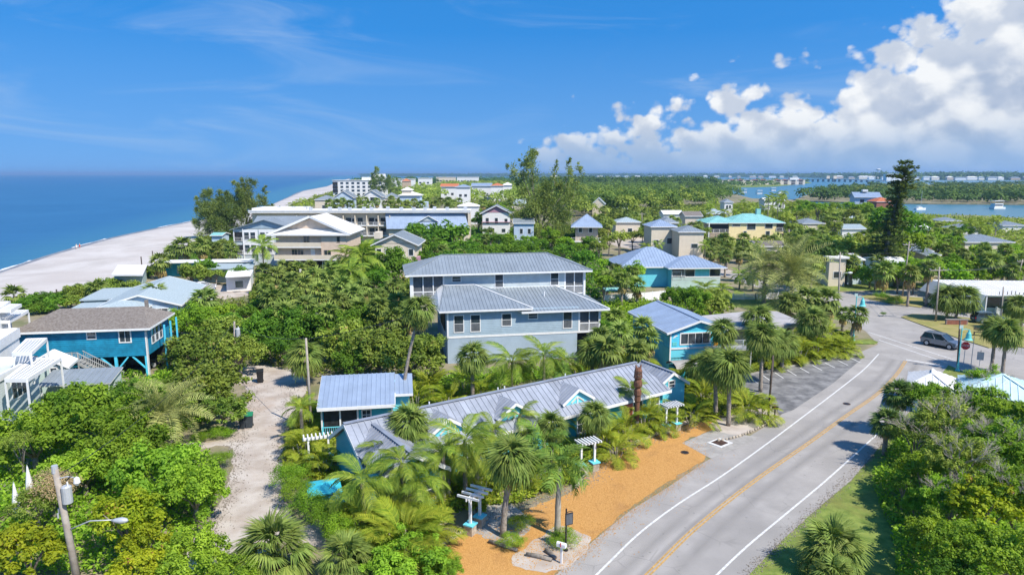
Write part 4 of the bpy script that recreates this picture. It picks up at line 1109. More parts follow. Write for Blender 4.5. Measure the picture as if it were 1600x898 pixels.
def hip(parent, u0, v0, u1, v1, z, rise, m='roof', over=0.6, near=False, w_=0.42, fascia='white', th=.1, ends=(1, 1)):
    U0, V0, U1, V1 = u0 - over, v0 - over, u1 + over, v1 + over
    if U1 - U0 >= V1 - V0:
        h = (V1 - V0) / 2; vm = (V0 + V1) / 2; a, b = U0 + h * ends[0], U1 - h * ends[1]; b = max(b, a + .05)
        P_ = [[(U0, V0, z), (U1, V0, z), (b, vm, z + rise), (a, vm, z + rise)], [(U1, V0, z), (U1, V1, z), (b, vm, z + rise)],
              [(U1, V1, z), (U0, V1, z), (a, vm, z + rise), (b, vm, z + rise)], [(U0, V1, z), (U0, V0, z), (a, vm, z + rise)]]
        caps = [((a, vm, z + rise), (b, vm, z + rise))] + [((U0, V0, z), (a, vm, z + rise)), ((U1, V0, z), (b, vm, z + rise))]
    else:
        h = (U1 - U0) / 2; um = (U0 + U1) / 2; a, b = V0 + h * ends[0], V1 - h * ends[1]; b = max(b, a + .05)
        P_ = [[(U0, V0, z), (U1, V0, z), (um, a, z + rise)], [(U1, V0, z), (U1, V1, z), (um, b, z + rise), (um, a, z + rise)],
              [(U1, V1, z), (U0, V1, z), (um, b, z + rise)], [(U0, V1, z), (U0, V0, z), (um, a, z + rise), (um, b, z + rise)]]
        caps = [((um, a, z + rise), (um, b, z + rise)), ((U0, V0, z), (um, a, z + rise)), ((U1, V0, z), (um, a, z + rise))]
    for q in P_: roof_plane(parent, q, m, w_, near, th)
    if fascia:
        mb = MB(); c = [(U0, V0), (U1, V0), (U1, V1), (U0, V1)]
        for i in range(4): mb.bar((*c[i], z - .09), (*c[(i + 1) % 4], z - .09), .05, .2)
        mb.part('fascia', fascia, parent)
    if near:
        mb = MB()
        for a_, b_ in caps: mb.bar(Vector(a_) + Vector((0, 0, .06)), Vector(b_) + Vector((0, 0, .06)), .24, .05)
        mb.part('ridge_cap', m, parent)


def walls(parent, u0, v0, u1, v1, z0, z1, m, name='wall', label=None):
    return MB().box(u0, v0, z0, u1, v1, z1).part(name, m, parent, label)


def face(side, R4):
    """maps (along, out, z) of a wall side to house coordinates"""
    u0, v0, u1, v1 = R4
    return {'f': lambda a, o, z: (u0 + a, v0 - o, z), 'r': lambda a, o, z: (u1 + o, v0 + a, z), 'l': lambda a, o, z: (u0 - o, v1 - a, z)}[side]


def window(parent, R4, side, a, z, w_, h, fm='white', cols=1, rows=2, pane='glass', trim=.09, far=False, name='window'):
    f = face(side, R4)
    def bx(mb, a0, o0, z0, a1, o1, z1):
        p, q = f(a0, o0, z0), f(a1, o1, z1)
        mb.box(*[min(x, y) for x, y in zip(p, q)], *[max(x, y) for x, y in zip(p, q)])
    mb = MB(); d = .06
    bx(mb, a - trim, .003, z - trim, a, d, z + h + trim); bx(mb, a + w_, .003, z - trim, a + w_ + trim, d, z + h + trim)
    bx(mb, a, .003, z - trim, a + w_, d, z); bx(mb, a, .003, z + h, a + w_, d, z + h + trim)
    if not far:
        for i in range(1, cols): x = a + w_ * i / cols; bx(mb, x - .025, .013, z, x + .025, d - .01, z + h)
        for i in range(1, rows): y = z + h * i / rows; bx(mb, a, .013, y - .02, a + w_, d - .013, y + .02)
    o = mb.part(name, fm, parent)
    k = cols if not far else 1
    for i in range(k):
        zm = z + h * (.5 if rows == 2 and cols == 1 and not far else 0)
        g = MB(); bx(g, a + w_ * i / k + .004, .004, zm + .004, a + w_ * (i + 1) / k - .004, .034, z + h - .004); g.part('pane', pane, o)
        if zm > z: g = MB(); bx(g, a + .004, .004, z + .004, a + w_ - .004, .03, zm - .004); g.part('screen_pane', 'screen', o)
    return o


def railing(parent, pts, h=1.0, m='white', step=.14, name='railing', post=1.8, bw=.03, group_balusters=True):
    """top and bottom rail with balusters and posts along a polyline"""
    mb = MB()
    for a, b in zip(pts[:-1], pts[1:]):
        a, b = Vector(a), Vector(b); L = (b - a).length; up = Vector((0, 0, 1))
        mb.bar(a + up * h, b + up * h, .07, .05); mb.bar(a + up * .1, b + up * .1, .05, .05)
        for i in range(int(L / step) + 1):
            q = a.lerp(b, min(1, (i + .5) * step / L)); mb.bar(q + up * .1, q + up * (h - .02), bw)
        for i in range(int(L / post) + 1):
            q = a.lerp(b, i * post / L if L else 0); mb.bar(q, q + up * (h + .06), .09)
    return mb.part(name, m, parent)


def screen_porch(parent, u0, u1, v, z0, z1, n=2, depth=2.2, m='white', floor=True):
    """screened porch bay: posts, rail with balusters, dark mesh behind"""
    mb = MB()
    for i in range(n + 1):
        u = u0 + (u1 - u0) * i / n; mb.box(u - .06, v - .02, z0, u + .06, v + .10, z1)
    mb.box(u0, v - .015, z0, u1, v + .09, z0 + .12); mb.box(u0, v - .015, z0 + .95, u1, v + .09, z0 + 1.05); mb.box(u0, v - .015, z1 - .15, u1, v + .09, z1)
    mb.part('porch_frame', m, parent)
    k = MB()
    for i in range(int((u1 - u0) / .14)):
        u = u0 + .1 + i * .14; k.box(u - .018, v + .01, z0 + .12, u + .018, v + .05, z0 + .95)
    k.part('balusters', m, parent)
    MB().box(u0, v + .12, z0 + .12, u1, v + .14, z1 - .15).part('insect_screen', 'screen', parent)


def lap_siding(parent, u0, u1, z0, z1, v, m, pitch=.2):
    """clapboards on a front wall: each board leans out to its lower edge"""
    n = max(1, round((z1 - z0) / pitch)); p = (z1 - z0) / n; mb = MB()
    for i in range(n):
        a = z0 + i * p
        mb.add([(u0, v - .024, a), (u1, v - .024, a), (u1, v - .003, a + p), (u0, v - .003, a + p), (u0, v - .003, a), (u1, v - .003, a)], [(0, 1, 2, 3), (4, 5, 1, 0)])
    return tag(mb.part('clapboards', m, parent), kind='stuff')


# --- the big grey house on its stucco base
def grey_house():
    g = thing('grey_house', 'large pale grey two storey house with metal hip roofs on a grey blue stucco base', 'house', (-7.2, 74.3, 0), R(10.7))
    walls(g, 0, 0, 15.0, 14, 0, 3.0, 'base', 'stucco_base'); walls(g, 15.0, 2.5, 17.7, 14, 0, 3.0, 'dark', 'carport_shade_box')  # carport: solid box coloured near black as its inner shade
    walls(g, 17.45, 0, 17.7, .25, 0, 3.0, 'base', 'corner_post')
    walls(g, 0, 0, 15.2, 14, 3.0, 5.95, 'wgrey', 'lower_wall'); walls(g, 15.2, 1.2, 17.7, 14, 3.0, 5.9, 'wgreyl', 'porch_back_wall')
    mb = MB(); mb.box(-.04, -.04, 2.9, 17.75, -.002, 3.14); mb.box(-.05, -.05, 3.14, .14, -.003, 5.9); mb.box(15.1, -.04, 3.14, 15.26, -.004, 5.8); mb.box(17.55, -.045, 3.14, 17.76, .12, 5.8)
    mb.box(-.06, -.03, 2.9, -.003, 12, 3.12)
    mb.part('wall_trim', 'white', g)
    lap_siding(g, .14, 15.1, 3.15, 5.9, 0, 'wgrey')
    R4 = (0, 0, 15.2, 14)
    for a, z, w_, h, c in ((.78, 3.6, 1.0, 1.85, 1), (2.65, 3.6, 1.0, 1.85, 1), (6.2, 4.1, 1.0, 1.35, 1), (9.25, 4.8, 1.0, .65, 1), (13.35, 3.55, .95, 1.9, 1)):
        window(g, R4, 'f', a, z, w_, h, cols=c)
    screen_porch(g, 15.26, 17.6, 0, 3.0, 5.8, 2)
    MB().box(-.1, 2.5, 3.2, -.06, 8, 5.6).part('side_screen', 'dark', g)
    # upper storey
    V = 7.2
    walls(g, .3, V, 15.4, 15, 5.9, 9.15, 'wgreyl', 'upper_wall'); walls(g, -3.4, V + 2.4, .3, 15, 5.9, 9.12, 'wgreyl', 'upper_porch_wall'); walls(g, 15.4, V + 1.4, 17.8, 15, 5.9, 9.12, 'wgreyl', 'upper_porch_wall')
    lap_siding(g, .38, 15.3, 7.3, 9.1, V, 'wgreyl')
    R5 = (.3, V, 15.4, 15)
    for a, z, w_, h in ((1.05, 8.15, 1.0, .62), (6.3, 7.35, .95, 1.55), (13.3, 7.4, .95, 1.5)): window(g, R5, 'f', a, z, w_, h)
    screen_porch(g, -3.4, .24, V, 6.0, 9.1, 3); screen_porch(g, 15.46, 17.8, V, 6.2, 9.1, 2)
    mb = MB(); mb.box(.22, V - .04, 6.3, .38, V - .002, 9.1); mb.box(15.3, V - .04, 6.3, 15.46, V - .002, 9.1); mb.box(-3.75, V - .1, 0, -3.4, V + .3, 9.1); mb.box(17.8, V - .1, 3, 18.05, V + .2, 9.1); mb.box(.38, V - .05, 7.15, 15.3, V - .003, 7.3)
    mb.part('upper_trim', 'white', g)
    # roofs
    hip(g, -3.6, V - .1, 18.0, 15.2, 9.2, 1.75, 'roof2', .7, True)
    # lower left hip and the long lower slope against the upper wall
    roof_plane(g, [(-.9, -.62, 6.1), (9.6, -.62, 6.1), (3.9, 6.2, 7.85), (.3, 6.2, 7.85)], 'roof2', .42, True)
    roof_plane(g, [(9.6, -.62, 6.1), (9.9, 8, 6.1), (3.9, 6.2, 7.85)], 'roof2', .42, True)
    roof_plane(g, [(-1.6, 11, 6.1), (-.9, -.62, 6.1), (.3, 6.2, 7.85), (-.4, 11, 7.85)], 'roof2', .42, True)
    roof_plane(g, [(8.3, -.72, 5.72), (18.6, -.72, 5.72), (14.2, V - .06, 7.22), (4.6, V - .06, 7.22)], 'roof2', .42, True)
    roof_plane(g, [(18.6, -.72, 5.72), (18.6, 12, 5.72), (14.2, V - .06, 7.22)], 'roof2', .42, True)
    mb = MB()
    for a, b in (((-.9, -.65, 6.03), (9.6, -.65, 6.03)), ((8.3, -.75, 5.65), (18.6, -.75, 5.65)), ((18.62, -.7, 5.65), (18.62, 9, 5.65)), ((-.93, -.65, 6.03), (-1.6, 11, 6.03))): mb.bar(a, b, .06, .2)
    for a, b in (((9.6, -.62, 6.16), (3.9, 6.2, 7.91)), ((18.6, -.72, 5.78), (14.2, V - .06, 7.28)), ((.3, 6.2, 7.92), (3.9, 6.2, 7.92))): mb.bar(a, b, .18, .05)
    mb.part('fascia', 'white', g)
    mb = MB(); mb.cyl((12.0, 4, 6.6), .07, .55, 8); mb.part('vent_pipe', 'white', g)
    return g
grey_house()


def motel():
    """long low motel: ridge along u, street side towards the camera"""
    a = R(34.2)
    g = thing('motel', 'long low aqua motel under a blue grey standing seam roof with cross gables', 'motel', (-11.2, 43.3, 0), a)
    W, ZE, ZR, L = 3.1, 2.7, 4.6, 28.0
    walls(g, .35, -2.6, L - .5, 2.6, 0, 2.75, 'teal', 'wall')
    k = (ZR - ZE) / W
    # main slopes
    roof_plane(g, [(0, -W, ZE), (L, -W, ZE), (L - 1.2, 0, ZR), (0, 0, ZR)], 'roof', .46, True, trim='white')
    roof_plane(g, [(L, W, ZE), (0, W, ZE), (0, 0, ZR), (L - 1.2, 0, ZR)], 'roof', .46, False)
    roof_plane(g, [(L, -W, ZE), (L, W, ZE), (L - 1.2, 0, ZR)], 'roof', .46, True)
    MB().bar((0, 0, ZR + .07), (L - 1.2, 0, ZR + .07), .34, .05).part('ridge_cap', 'roof', g)
    # near gable end
    MB().slab([(.3, -2.6, ZE), (.3, 2.6, ZE), (.3, 0, ZR - .2)], (.12, 0, 0)).part('gable_wall', 'teal', g)
    mb = MB()
    for s in (-1, 1): mb.bar((0, s * W, ZE - .09), (0, 0, ZR - .09), .06, .24)
    mb.bar((0, -W - .03, ZE - .1), (L, -W - .03, ZE - .1), .06, .22)
    mb.part('fascia', 'white', g)
    # street wing: big cross gable near the drive
    rz, um, hw, f = 4.35, 1.9, 2.9, 6.4; ul = um - .02; zl = rz - (rz - 2.62) * (um - .02) / hw
    roof_plane(g, [(.02, -2.3, zl), (.02, -f, zl), (um, -f, rz), (um, -.42, rz)], 'roof', .34, True, seam=.07, label='striped roof slope of the street wing')
    roof_plane(g, [(um + hw, -f, 2.62), (um + hw, -3.2, 2.62), (um, -.42, rz), (um, -f, rz)], 'roof', .42, True)
    walls(g, .4, -f + .5, um + hw - .4, -2.7, 0, 2.7, 'aqua', 'wing_wall')
    MB().slab([(.4, -f + .5, 2.7), (um + hw - .4, -f + .5, 2.7), (um, -f + .5, rz - .15), (.4, -f + .5, rz - .8)], (0, .12, 0)).part('gable_wall', 'aqua', g)
    mb = MB()
    mb.bar((.02, -f - .03, zl - .09), (um, -f - .03, rz - .09), .06, .24); mb.bar((um + hw, -f - .03, 2.53), (um, -f - .03, rz - .09), .06, .24)
    mb.bar((um + hw + .03, -f, 2.53), (um + hw + .03, -3.1, 2.53), .06, .22)
    mb.part('fascia', 'white', g)
    MB().bar((um, -f, rz + .06), (um, -.45, rz + .06), .3, .05).part('ridge_cap', 'roof', g)
    window(g, (.4, -f + .5, um + hw - .4, -2.7), 'f', 1.2, .9, 2.0, 1.2, cols=2)
    # small cross gables over the street wall
    for uc in (6.6, 12.2, 18.2):
        hw2, zr2, fr = 1.6, 4.42, 2.5; zb = 3.42
        vb = -(ZR - zr2) / k
        roof_plane(g, [(uc - hw2, -(ZR - zb) / k, zb), (uc - hw2, -fr, zb), (uc, -fr, zr2), (uc, vb, zr2)], 'roof', .3, True, seam=.06)
        roof_plane(g, [(uc + hw2, -fr, zb), (uc + hw2, -(ZR - zb) / k, zb), (uc, vb, zr2), (uc, -fr, zr2)], 'roof', .3, True)
        MB().box(uc - hw2 + .12, -fr + .2, 3.0, uc + hw2 - .12, -1.6, zb).part('dormer_wall', 'aqua', g)
        MB().slab([(uc - hw2 + .12, -fr + .2, zb), (uc + hw2 - .12, -fr + .2, zb), (uc, -fr + .2, zr2 - .12)], (0, .12, 0)).part('gable_wall', 'aqua', g)
        mb = MB()
        for s in (-1, 1): mb.bar((uc + s * hw2, -fr - .03, zb - .08), (uc, -fr - .03, zr2 - .08), .06, .2)
        mb.part('fascia', 'white', g)
        mb = MB()
        for s in (-1, 1): mb.bar((uc + s * .62, -fr + .17, zb - .1), (uc + s * .05, -fr + .17, zb + .3), .05, .1)
        mb.part('gable_brace', 'cream', g); MB().box(uc - .05, -fr + .14, 3.1, uc + .05, -fr + .199, zb + .35).part('gable_post', 'white', g)
    for u in (8, 12.6, 18, 24, 26):
        window(g, (0, -2.6, L, 2.6), 'f', u, .9, 1.0, 1.3, cols=2, fm='white')
    # entry porch: orange door and post near the carved figure
    MB().box(23.0, -2.68, .1, 23.9, -2.602, 2.2).part('door', 'coral', g)
    mb = MB()
    for u in (6.5, 12.4, 13.0, 19.0): mb.cyl((u, .25, ZR - .1), .05, .35, 8)
    mb.part('vent_pipe', 'white', g)
    return g
motel()


def cottage():
    g = thing('cottage', 'small teal cottage with a blue metal lean roof beside the shell drive', 'cottage', (-15.4, 52.0, 0), R(9.5))
    walls(g, .1, .7, 5.8, 6.5, 0, 2.7, 'teal')
    roof_plane(g, [(-.1, 0, 2.62), (6.0, 0, 2.62), (6.0, 4.4, 4.0), (-.1, 4.4, 4.0)], 'roofb', .38, True)
    roof_plane(g, [(6.0, 8.6, 2.62), (-.1, 8.6, 2.62), (-.1, 4.4, 4.0), (6.0, 4.4, 4.0)], 'roofb', .38, False)
    roof_plane(g, [(6.02, 1.6, 2.95), (7.5, 1.6, 2.95), (7.5, 4.4, 3.86), (6.02, 4.4, 3.86)], 'roofb', .38, True)
    walls(g, 5.82, 2.1, 7.2, 6, 0, 2.9, 'aqua', 'side_wall')
    mb = MB(); mb.bar((-.1, -.03, 2.52), (6.0, -.03, 2.52), .06, .26); mb.bar((6.02, 0, 2.52), (6.02, 1.6, 3.0), .05, .22); mb.bar((-.12, 0, 2.52), (-.12, 4.4, 3.9), .05, .22); mb.bar((6.02, 1.57, 2.86), (7.5, 1.57, 2.86), .05, .2)
    for u in (.15, 1.6, 3.0, 5.75): mb.box(u - .06, .55, 0, u + .06, .66, 2.5)
    mb.part('fascia', 'white', g)
    MB().box(.3, .66, .4, 2.9, .69, 2.2).part('porch_shade_panel', 'dark', g)  # dark sheet on the wall, painted as porch shade
    d = MB().box(3.3, .62, .05, 4.1, .69, 2.15).part('door', 'white', g)
    for i in range(2):
        for j in range(4): MB().box(3.38 + .33 * i, .6, .5 + .4 * j, 3.67 + .33 * i, .619, .84 + .4 * j).part('pane', 'glass', d)
    railing(g, [(.2, .3, 0), (2.9, .3, 0)], .9, 'aqua', .16)
    return g
cottage()


def blue_house():
    g = thing('blue_house', 'strong blue stilted house with a brown grey shingle hip roof', 'house', (-49.07, 66.0, 0), R(9.5))
    L, D = 11.9, 7.0
    walls(g, 0, 0, L, D, 2.65, 5.6, 'blue')
    walls(g, 0, .6, 6.2, D, 0, 2.62, 'blue', 'lower_room'); walls(g, 6.2, 5.5, L - .3, D, 0, 2.6, 'dark', 'carport_shade_back')  # back of the carport painted dark for the shade inside
    hip(g, 0, 0, L, D, 5.62, 1.55, 'shingle', .55, False, w_=0, ends=(.75, .45), th=.14)
    mb = MB(); mb.box(L - .12, -.05, 0, L + .05, -.003, 5.5); mb.box(L + .003, -.05, 0, L + .05, .14, 5.5); mb.part('corner_board', 'white', g)
    lap_siding(g, 0, L - .12, 2.7, 5.55, 0, 'blue', .22)
    for u in (8.8, L - .2): 
        p = MB().box(u - .12, -.02, 0, u + .12, .22, 2.64).part('post', 'aqua2', g)
    mb = MB()
    for a, b in (((8.9, .1, 1.3), (10.0, .1, 2.6)), ((8.7, .1, 1.3), (7.4, .1, 2.6)), ((L - .3, .1, 1.3), (L - 1.5, .1, 2.6))): mb.bar(a, b, .12, .14)
    mb.part('brace', 'aqua2', g)
    R4 = (0, 0, L, D)
    window(g, R4, 'f', 6.4, 4.65, .75, .62); window(g, R4, 'f', 9.4, 4.2, .98, 1.2, cols=2, rows=1, trim=.12)
    for a in (1.4, 2.6, 3.8): window(g, R4, 'r', a, 3.6, .8, 1.5, fm='white')
    MB().box(L - 1.3, 4.0, 6.7, L - 1.0, 4.35, 7.7).part('chimney', 'shingle', g)
    # porch posts on the right
    mb = MB()
    for v in (2.4, 4.4, 6.4): mb.box(L + .9, v, 0, L + 1.05, v + .15, 5.3)
    mb.part('side_post', 'aqua2', g)
    # landing and stair
    ld = MB().box(3.6, -1.5, 2.45, 6.0, -.02, 2.6).part('landing', 'greydeck', g)
    railing(g, [(3.6, -1.45, 2.6), (6.0, -1.45, 2.6)], 1.0, 'greydeck', .13)
    st = MB()
    for v in (-1.5, -.5): st.bar((6.0, v, 2.45), (9.7, v, .1), .06, .26)
    st = st.part('stair', 'greydeck', g)
    for i in range(13):
        t = (i + .5) / 13; MB().cbox((6.0 + 3.7 * t, -1.0, 2.5 - 2.3 * t), (.30, 1.0, .05)).part('tread', 'greydeck', st)
    mb = MB()
    for v in (-1.5, -.5):
        mb.bar((6.0, v, 3.55), (9.7, v, 1.15), .07, .06)
        for i in range(20):
            t = (i + .5) / 20; mb.bar((6 + 3.7 * t, v, 2.5 - 2.35 * t), (6 + 3.7 * t, v, 3.5 - 2.35 * t), .035)
    for u, z in ((3.65, 2.5), (5.95, 2.5), (9.7, .1)): mb.bar((u, -1.47, 0), (u, -1.47, z + 1.1), .11)
    mb.part('stair_railing', 'greydeck', g)
    return g
blue_house()


def turquoise_house():
    g = thing('turquoise_house', 'bright turquoise two storey gabled house with a wide four pane window', 'house', (16.95, 71.2, 0), R(11))
    W, D = 6.5, 11
    lap_siding(g, .1, W, 2.65, 4.45, 0, 'aqua2', .22)
    walls(g, 0, 0, W, D, 2.5, 4.5, 'aqua2'); walls(g, .02, .02, W - .1, D - .1, 0, 2.46, 'aqua', 'lower_wall')
    gable(g, 0, 0, W, D, 4.5, 1.05, 'roofb', 'v', .55, True, 'aqua2')
    mb = MB(); mb.box(-.05, -.05, 2.42, W * .8, -.003, 2.62); mb.box(-.06, -.06, 0, .1, -.004, 4.4); mb.part('wall_trim', 'white', g)
    R4 = (0, 0, W, D)
    window(g, R4, 'f', 1.2, 3.0, 3.3, 1.1, cols=4, rows=1, trim=.13)
    MB().box(5.0, -.05, 2.62, 5.5, -.004, 4.6).part('door', 'yellowp', g, 'yellow door panel')
    # balcony on the right
    MB().box(3.9, -1.8, 2.42, 8.6, -.06, 2.56).part('balcony_floor', 'greydeck', g)
    railing(g, [(3.9, -1.75, 2.56), (8.6, -1.75, 2.56)], 1.0, 'steel', .13)
    mb = MB()
    for u in (4.1, 6.2, 8.5): mb.box(u - .06, -1.78, 0, u + .06, -1.66, 2.42)
    mb.part('balcony_post', 'greydeck', g)
    MB().box(.25, -.05, 2.85, .75, -.004, 3.25).part('name_plate', 'aquapaint', g)
    # small leaping fish emblem high on the wall
    mb = MB(); q = [(.35, 3.75), (.5, 3.95), (.7, 4.0), (.85, 3.9), (.74, 3.86), (.62, 3.84), (.5, 3.7)]
    mb.slab([(u, -.03, z) for u, z in q], (0, .024, 0)); mb.slab([(.36, -.032, 3.76), (.24, -.032, 3.72), (.30, -.032, 3.62), (.42, -.032, 3.70)], (0, .024, 0)); mb.part('fish_emblem', 'white', g)
    mb = MB()
    for i in range(9): mb.bar((-.1 + i * .16 + .1, -.5, .05), (-.1 + i * .16 + .1, -.5, 1.7), .03)
    mb.bar((0, -.5, 1.6), (1.35, -.5, 1.6), .05); mb.part('gate', 'black', g)
    return g
turquoise_house()


def px_box(g, L, z0, z1, m, name='wall', flat=None):
    """prism over a ground plan given by where its top edge is seen"""
    o = Vector(g.location)
    p = [at(x, y, z1) - Vector((o.x, o.y, 0)) for x, y in L]
    return MB().slab([(q.x, q.y, z0) for q in p], (0, 0, z1 - z0)).part(name, m, g)


g = thing('flat_roofed_house', 'low house with a flat weathered grey roof behind the car park palms', 'house', (25, 80, 0))
px_box(g, [(1104, 494), (1170, 488), (1212, 488), (1246, 503), (1180, 510), (1122, 510)], 0, 3.0, 'tan')
px_box(g, [(1096, 493), (1168, 486), (1214, 486), (1250, 501), (1247, 505), (1182, 511), (1118, 511)], 3.0, 3.28, 'flatroof', 'roof')
px_box(g, [(1186, 509.5), (1248, 503), (1250, 504), (1190, 512)], 2.75, 3.22, 'white', 'fascia')
g = thing('garden_shed', 'turquoise garden shed with a rounded grey roof below the balcony', 'shed', (*at(1074, 572, 1.8).xy, 0), R(14))
walls(g, -1.6, -.9, 1.6, .9, 0, 1.9, 'teal')
mb = MB()
for i in range(6):
    a, b = math.pi * i / 6, math.pi * (i + 1) / 6
    mb.slab([(-1.8, -1.15 * math.cos(a), 1.9 + .45 * math.sin(a)), (1.8, -1.15 * math.cos(a), 1.9 + .45 * math.sin(a)), (1.8, -1.15 * math.cos(b), 1.9 + .45 * math.sin(b)), (-1.8, -1.15 * math.cos(b), 1.9 + .45 * math.sin(b))], (0, 0, .05))
mb.part('roof', 'concrete', g)
c = at(1056, 596, 3.0)
g = thing('gabled_shop', 'small turquoise gabled building at the far end of the motel', 'shop', (c.x - 1.5, c.y, 0), R(28))
walls(g, 0, 0, 3.0, 4, 0, 2.7, 'aqua'); gable(g, 0, 0, 3.0, 4, 2.7, .95, 'roof', 'v', .35, True, 'aqua')
window(g, (0, 0, 3, 4), 'f', 1.15, 2.3, .6, .55)


# --- houses whose parts are few pixels: one general builder
def far_house(name, label, x0, x1, ye, D, m, roof, kind='hip', ridge=None, depth=9, rz=0, wins=(), over=.4, z0=0, cat='house', group=None, w_=.6, fascia='white', gm=None, wm='glass', wf='white', ax='u'):
    """walls seen between columns x0 and x1 at distance D, eave seen at height ye, ridge seen at height ridge"""
    ze = high((x0 + x1) / 2, ye, D); W = (x1 - x0) / F * D
    zr = high((x0 + x1) / 2, ridge, D + (depth / 2 if kind != 'gable_v' else 0)) if ridge else ze + 2
    g = thing(name, label, cat, ((x0 - 800) / F * D, D, 0), R(rz), group)
    walls(g, 0, 0, W, depth, z0, ze, m)
    if kind == 'hip': hip(g, 0, 0, W, depth, ze, zr - ze, roof, over, w_=w_, fascia=fascia)
    elif kind == 'gable_u': gable(g, 0, 0, W, depth, ze, zr - ze, roof, 'u', over, wallm=gm or m, w_=w_, fascia=fascia)
    elif kind == 'gable_v': gable(g, 0, 0, W, depth, ze, zr - ze, roof, 'v', over, wallm=gm or m, w_=w_, fascia=fascia)
    else: MB().box(-over, -over, ze, W + over, depth + over, ze + .35).part('roof', roof, g)
    for q in wins:   # (fraction along, fraction up, width, height)
        window(g, (0, 0, W, depth), 'f', q[0] * W, z0 + q[1] * (ze - z0), q[2], q[3], far=True, pane=wm, fm=wf, trim=.1)
    g['_w'] = W; g['_z'] = ze
    return g


g = far_house('hipped_house', 'turquoise house with a broad pale blue hipped roof behind the big hedge', 1052, 1131, 418, 125, 'aqua', 'roofb', 'hip', 399, 8, 4, [(.26, .42, 1.9, 1.9), (.78, .45, 1.9, 1.9), (.02, .42, 1.6, 1.5)], .9)
W, z = g['_w'], g['_z']
MB().box(0, -.06, 0, W, -.003, 2.2).part('lower_band', 'mint', g); MB().box(0, -.10, 2.1, W, -.061, 2.3).part('band_trim', 'white', g)
MB().box(.1, -.05, 2.4, 2.4, -.004, z - .2).part('porch_shade_panel', 'dark', g); railing(g, [(0, -.2, 2.3), (2.6, -.2, 2.3)], 1.0, 'white', .2)  # dark sheet stands for the shaded porch
hip(g, -8.5, 2.5, 4.5, 14, z - .1, 3.1, 'roofb', .6, w_=.6)
walls(g, -8.3, 2.7, 4.3, 13.8, 0, z - .12, 'aqua', 'rear_wing')

# beige house: front skirt of roof, gable set back in it, two long balconies, solid dark box painted as the shade of the ground floor
D = 144
g = thing('beige_beach_house', 'large beige beach house with a cream dutch gable roof and long balconies', 'house', ((428 - 800) / F * D, D, 0), R(0))
W, ze = 112 / F * D, high(480, 366, D)
walls(g, 0, .9, W, 14, 3.0, ze, 'beige'); walls(g, W - 5.3, 0, W, .88, 3.0, ze, 'beige', 'stair_bay'); walls(g, 1, 4, W - 1, 13, 0, 2.98, 'dark', 'ground_floor_shade_box')  # ground floor is a closed box in a painted shade colour
for u in (.3, 5, 10, W - 5, W - .3): MB().box(u - .2, .4, 0, u + .2, .8, 3.0).part('column', 'white', g)
U0, U1, um = -1.4, W + 1.0, W / 2 - .3
roof_plane(g, [(U0, -.7, ze), (U1, -.7, ze), (U1 - 3.2, 2.2, ze + 1.1), (U0 + 3.2, 2.2, ze + 1.1)], 'whiteroof', 0)
zt = high(478, 338, D + 2)
roof_plane(g, [(U0, 15, ze), (U0, -.7, ze), (um, 1.2, zt), (um, 15, zt)], 'whiteroof', 0, th=.3)
roof_plane(g, [(U1, -.7, ze), (U1, 15, ze), (um, 15, zt), (um, 1.2, zt)], 'whiteroof', 0, th=.3)
MB().slab([(U0 + 3.2, 1.9, ze + 1.0), (U1 - 3.2, 1.9, ze + 1.0), (um, 1.9, zt - .45)], (0, .15, 0)).part('gable_wall', 'beige', g)
mb = MB(); mb.bar((U0, -.7, ze - .1), (U1, -.7, ze - .1), .1, .3)
for u in (U0, U1): mb.bar((u, -.7, ze - .05), (um, 1.1, zt - .05), .12, .45)
mb.part('fascia', 'white', g)
for z, u1 in ((5.6, W - 5.3), (2.95, W)):
    MB().box(-.2, -.3, z, u1, .88, z + .25).part('balcony_floor', 'white', g); MB().box(-.2, -.3, z + .25, u1, -.18, z + 1.15).part('balcony_wall', 'cream', g)
R4 = (0, .9, W, 14)
for a, z, w_, h, c in ((5.9, 6.5, 1.2, 1.6, 2), (3.3, 3.6, 1.1, 1.5, 2), (4.6, 3.6, 1.1, 1.5, 2), (9.6, 6.6, .8, 1.3, 1)): window(g, R4, 'f', a, z, w_, h, 'tan', c, 1)
window(g, (0, 0, W, 14), 'f', W - 4.7, 3.8, 1.4, 1.3, 'tan', 2, 1); window(g, (0, 0, W, 14), 'f', W - 1.9, 6.8, .6, 1.2, 'tan', 1, 1)
MB().box(7.3, .84, 3.25, 8.2, .897, 5.3).part('door', 'white', g)

# grey beach house with white bays
D = 158
g = thing('grey_beach_house', 'grey and white gabled beach house left of the beige one', 'house', ((366 - 800) / F * D, D, 0), 0)
W, ze, zt = 96 / F * D, high(400, 357, D), high(420, 343, D)
walls(g, 0, 0, W, 13, 0, ze, 'wgreyl'); gable(g, 0, 0, W, 13, ze, zt - ze, 'roof2', 'v', .9, False, 'wgrey', .7, None)
for a in (2.3, 6.0): 
    b = MB().box(a - .3, -.14, 2.5, a + 3.0, -.004, ze - .3).part('bay_panel', 'white', g)
    for z in (3.2, 6.1):
        for q in (0, 1.45): window(g, (0, -.14, W, 13), 'f', a + q, z, 1.1, 1.6, cols=1)
for z in (2.6, 5.6):
    MB().box(-.1, -.06, z, 1.9, -.004, z + 2.2).part('porch_shade_panel', 'dark', g); railing(g, [(-.1, -.15, z), (1.9, -.15, z)], .9, 'white', .25)  # porch shade put in as dark sheets on the wall
mb = MB(); mb.box(-.2, -.2, 0, 0, -.06, ze); mb.box(1.9, -.2, 0, 2.05, -.06, ze); mb.part('porch_post', 'white', g)
gable(g, 3, 4, W + 6, 12, ze + .5, 1.9, 'roof2', 'u', .6, w_=.7, fascia=None)

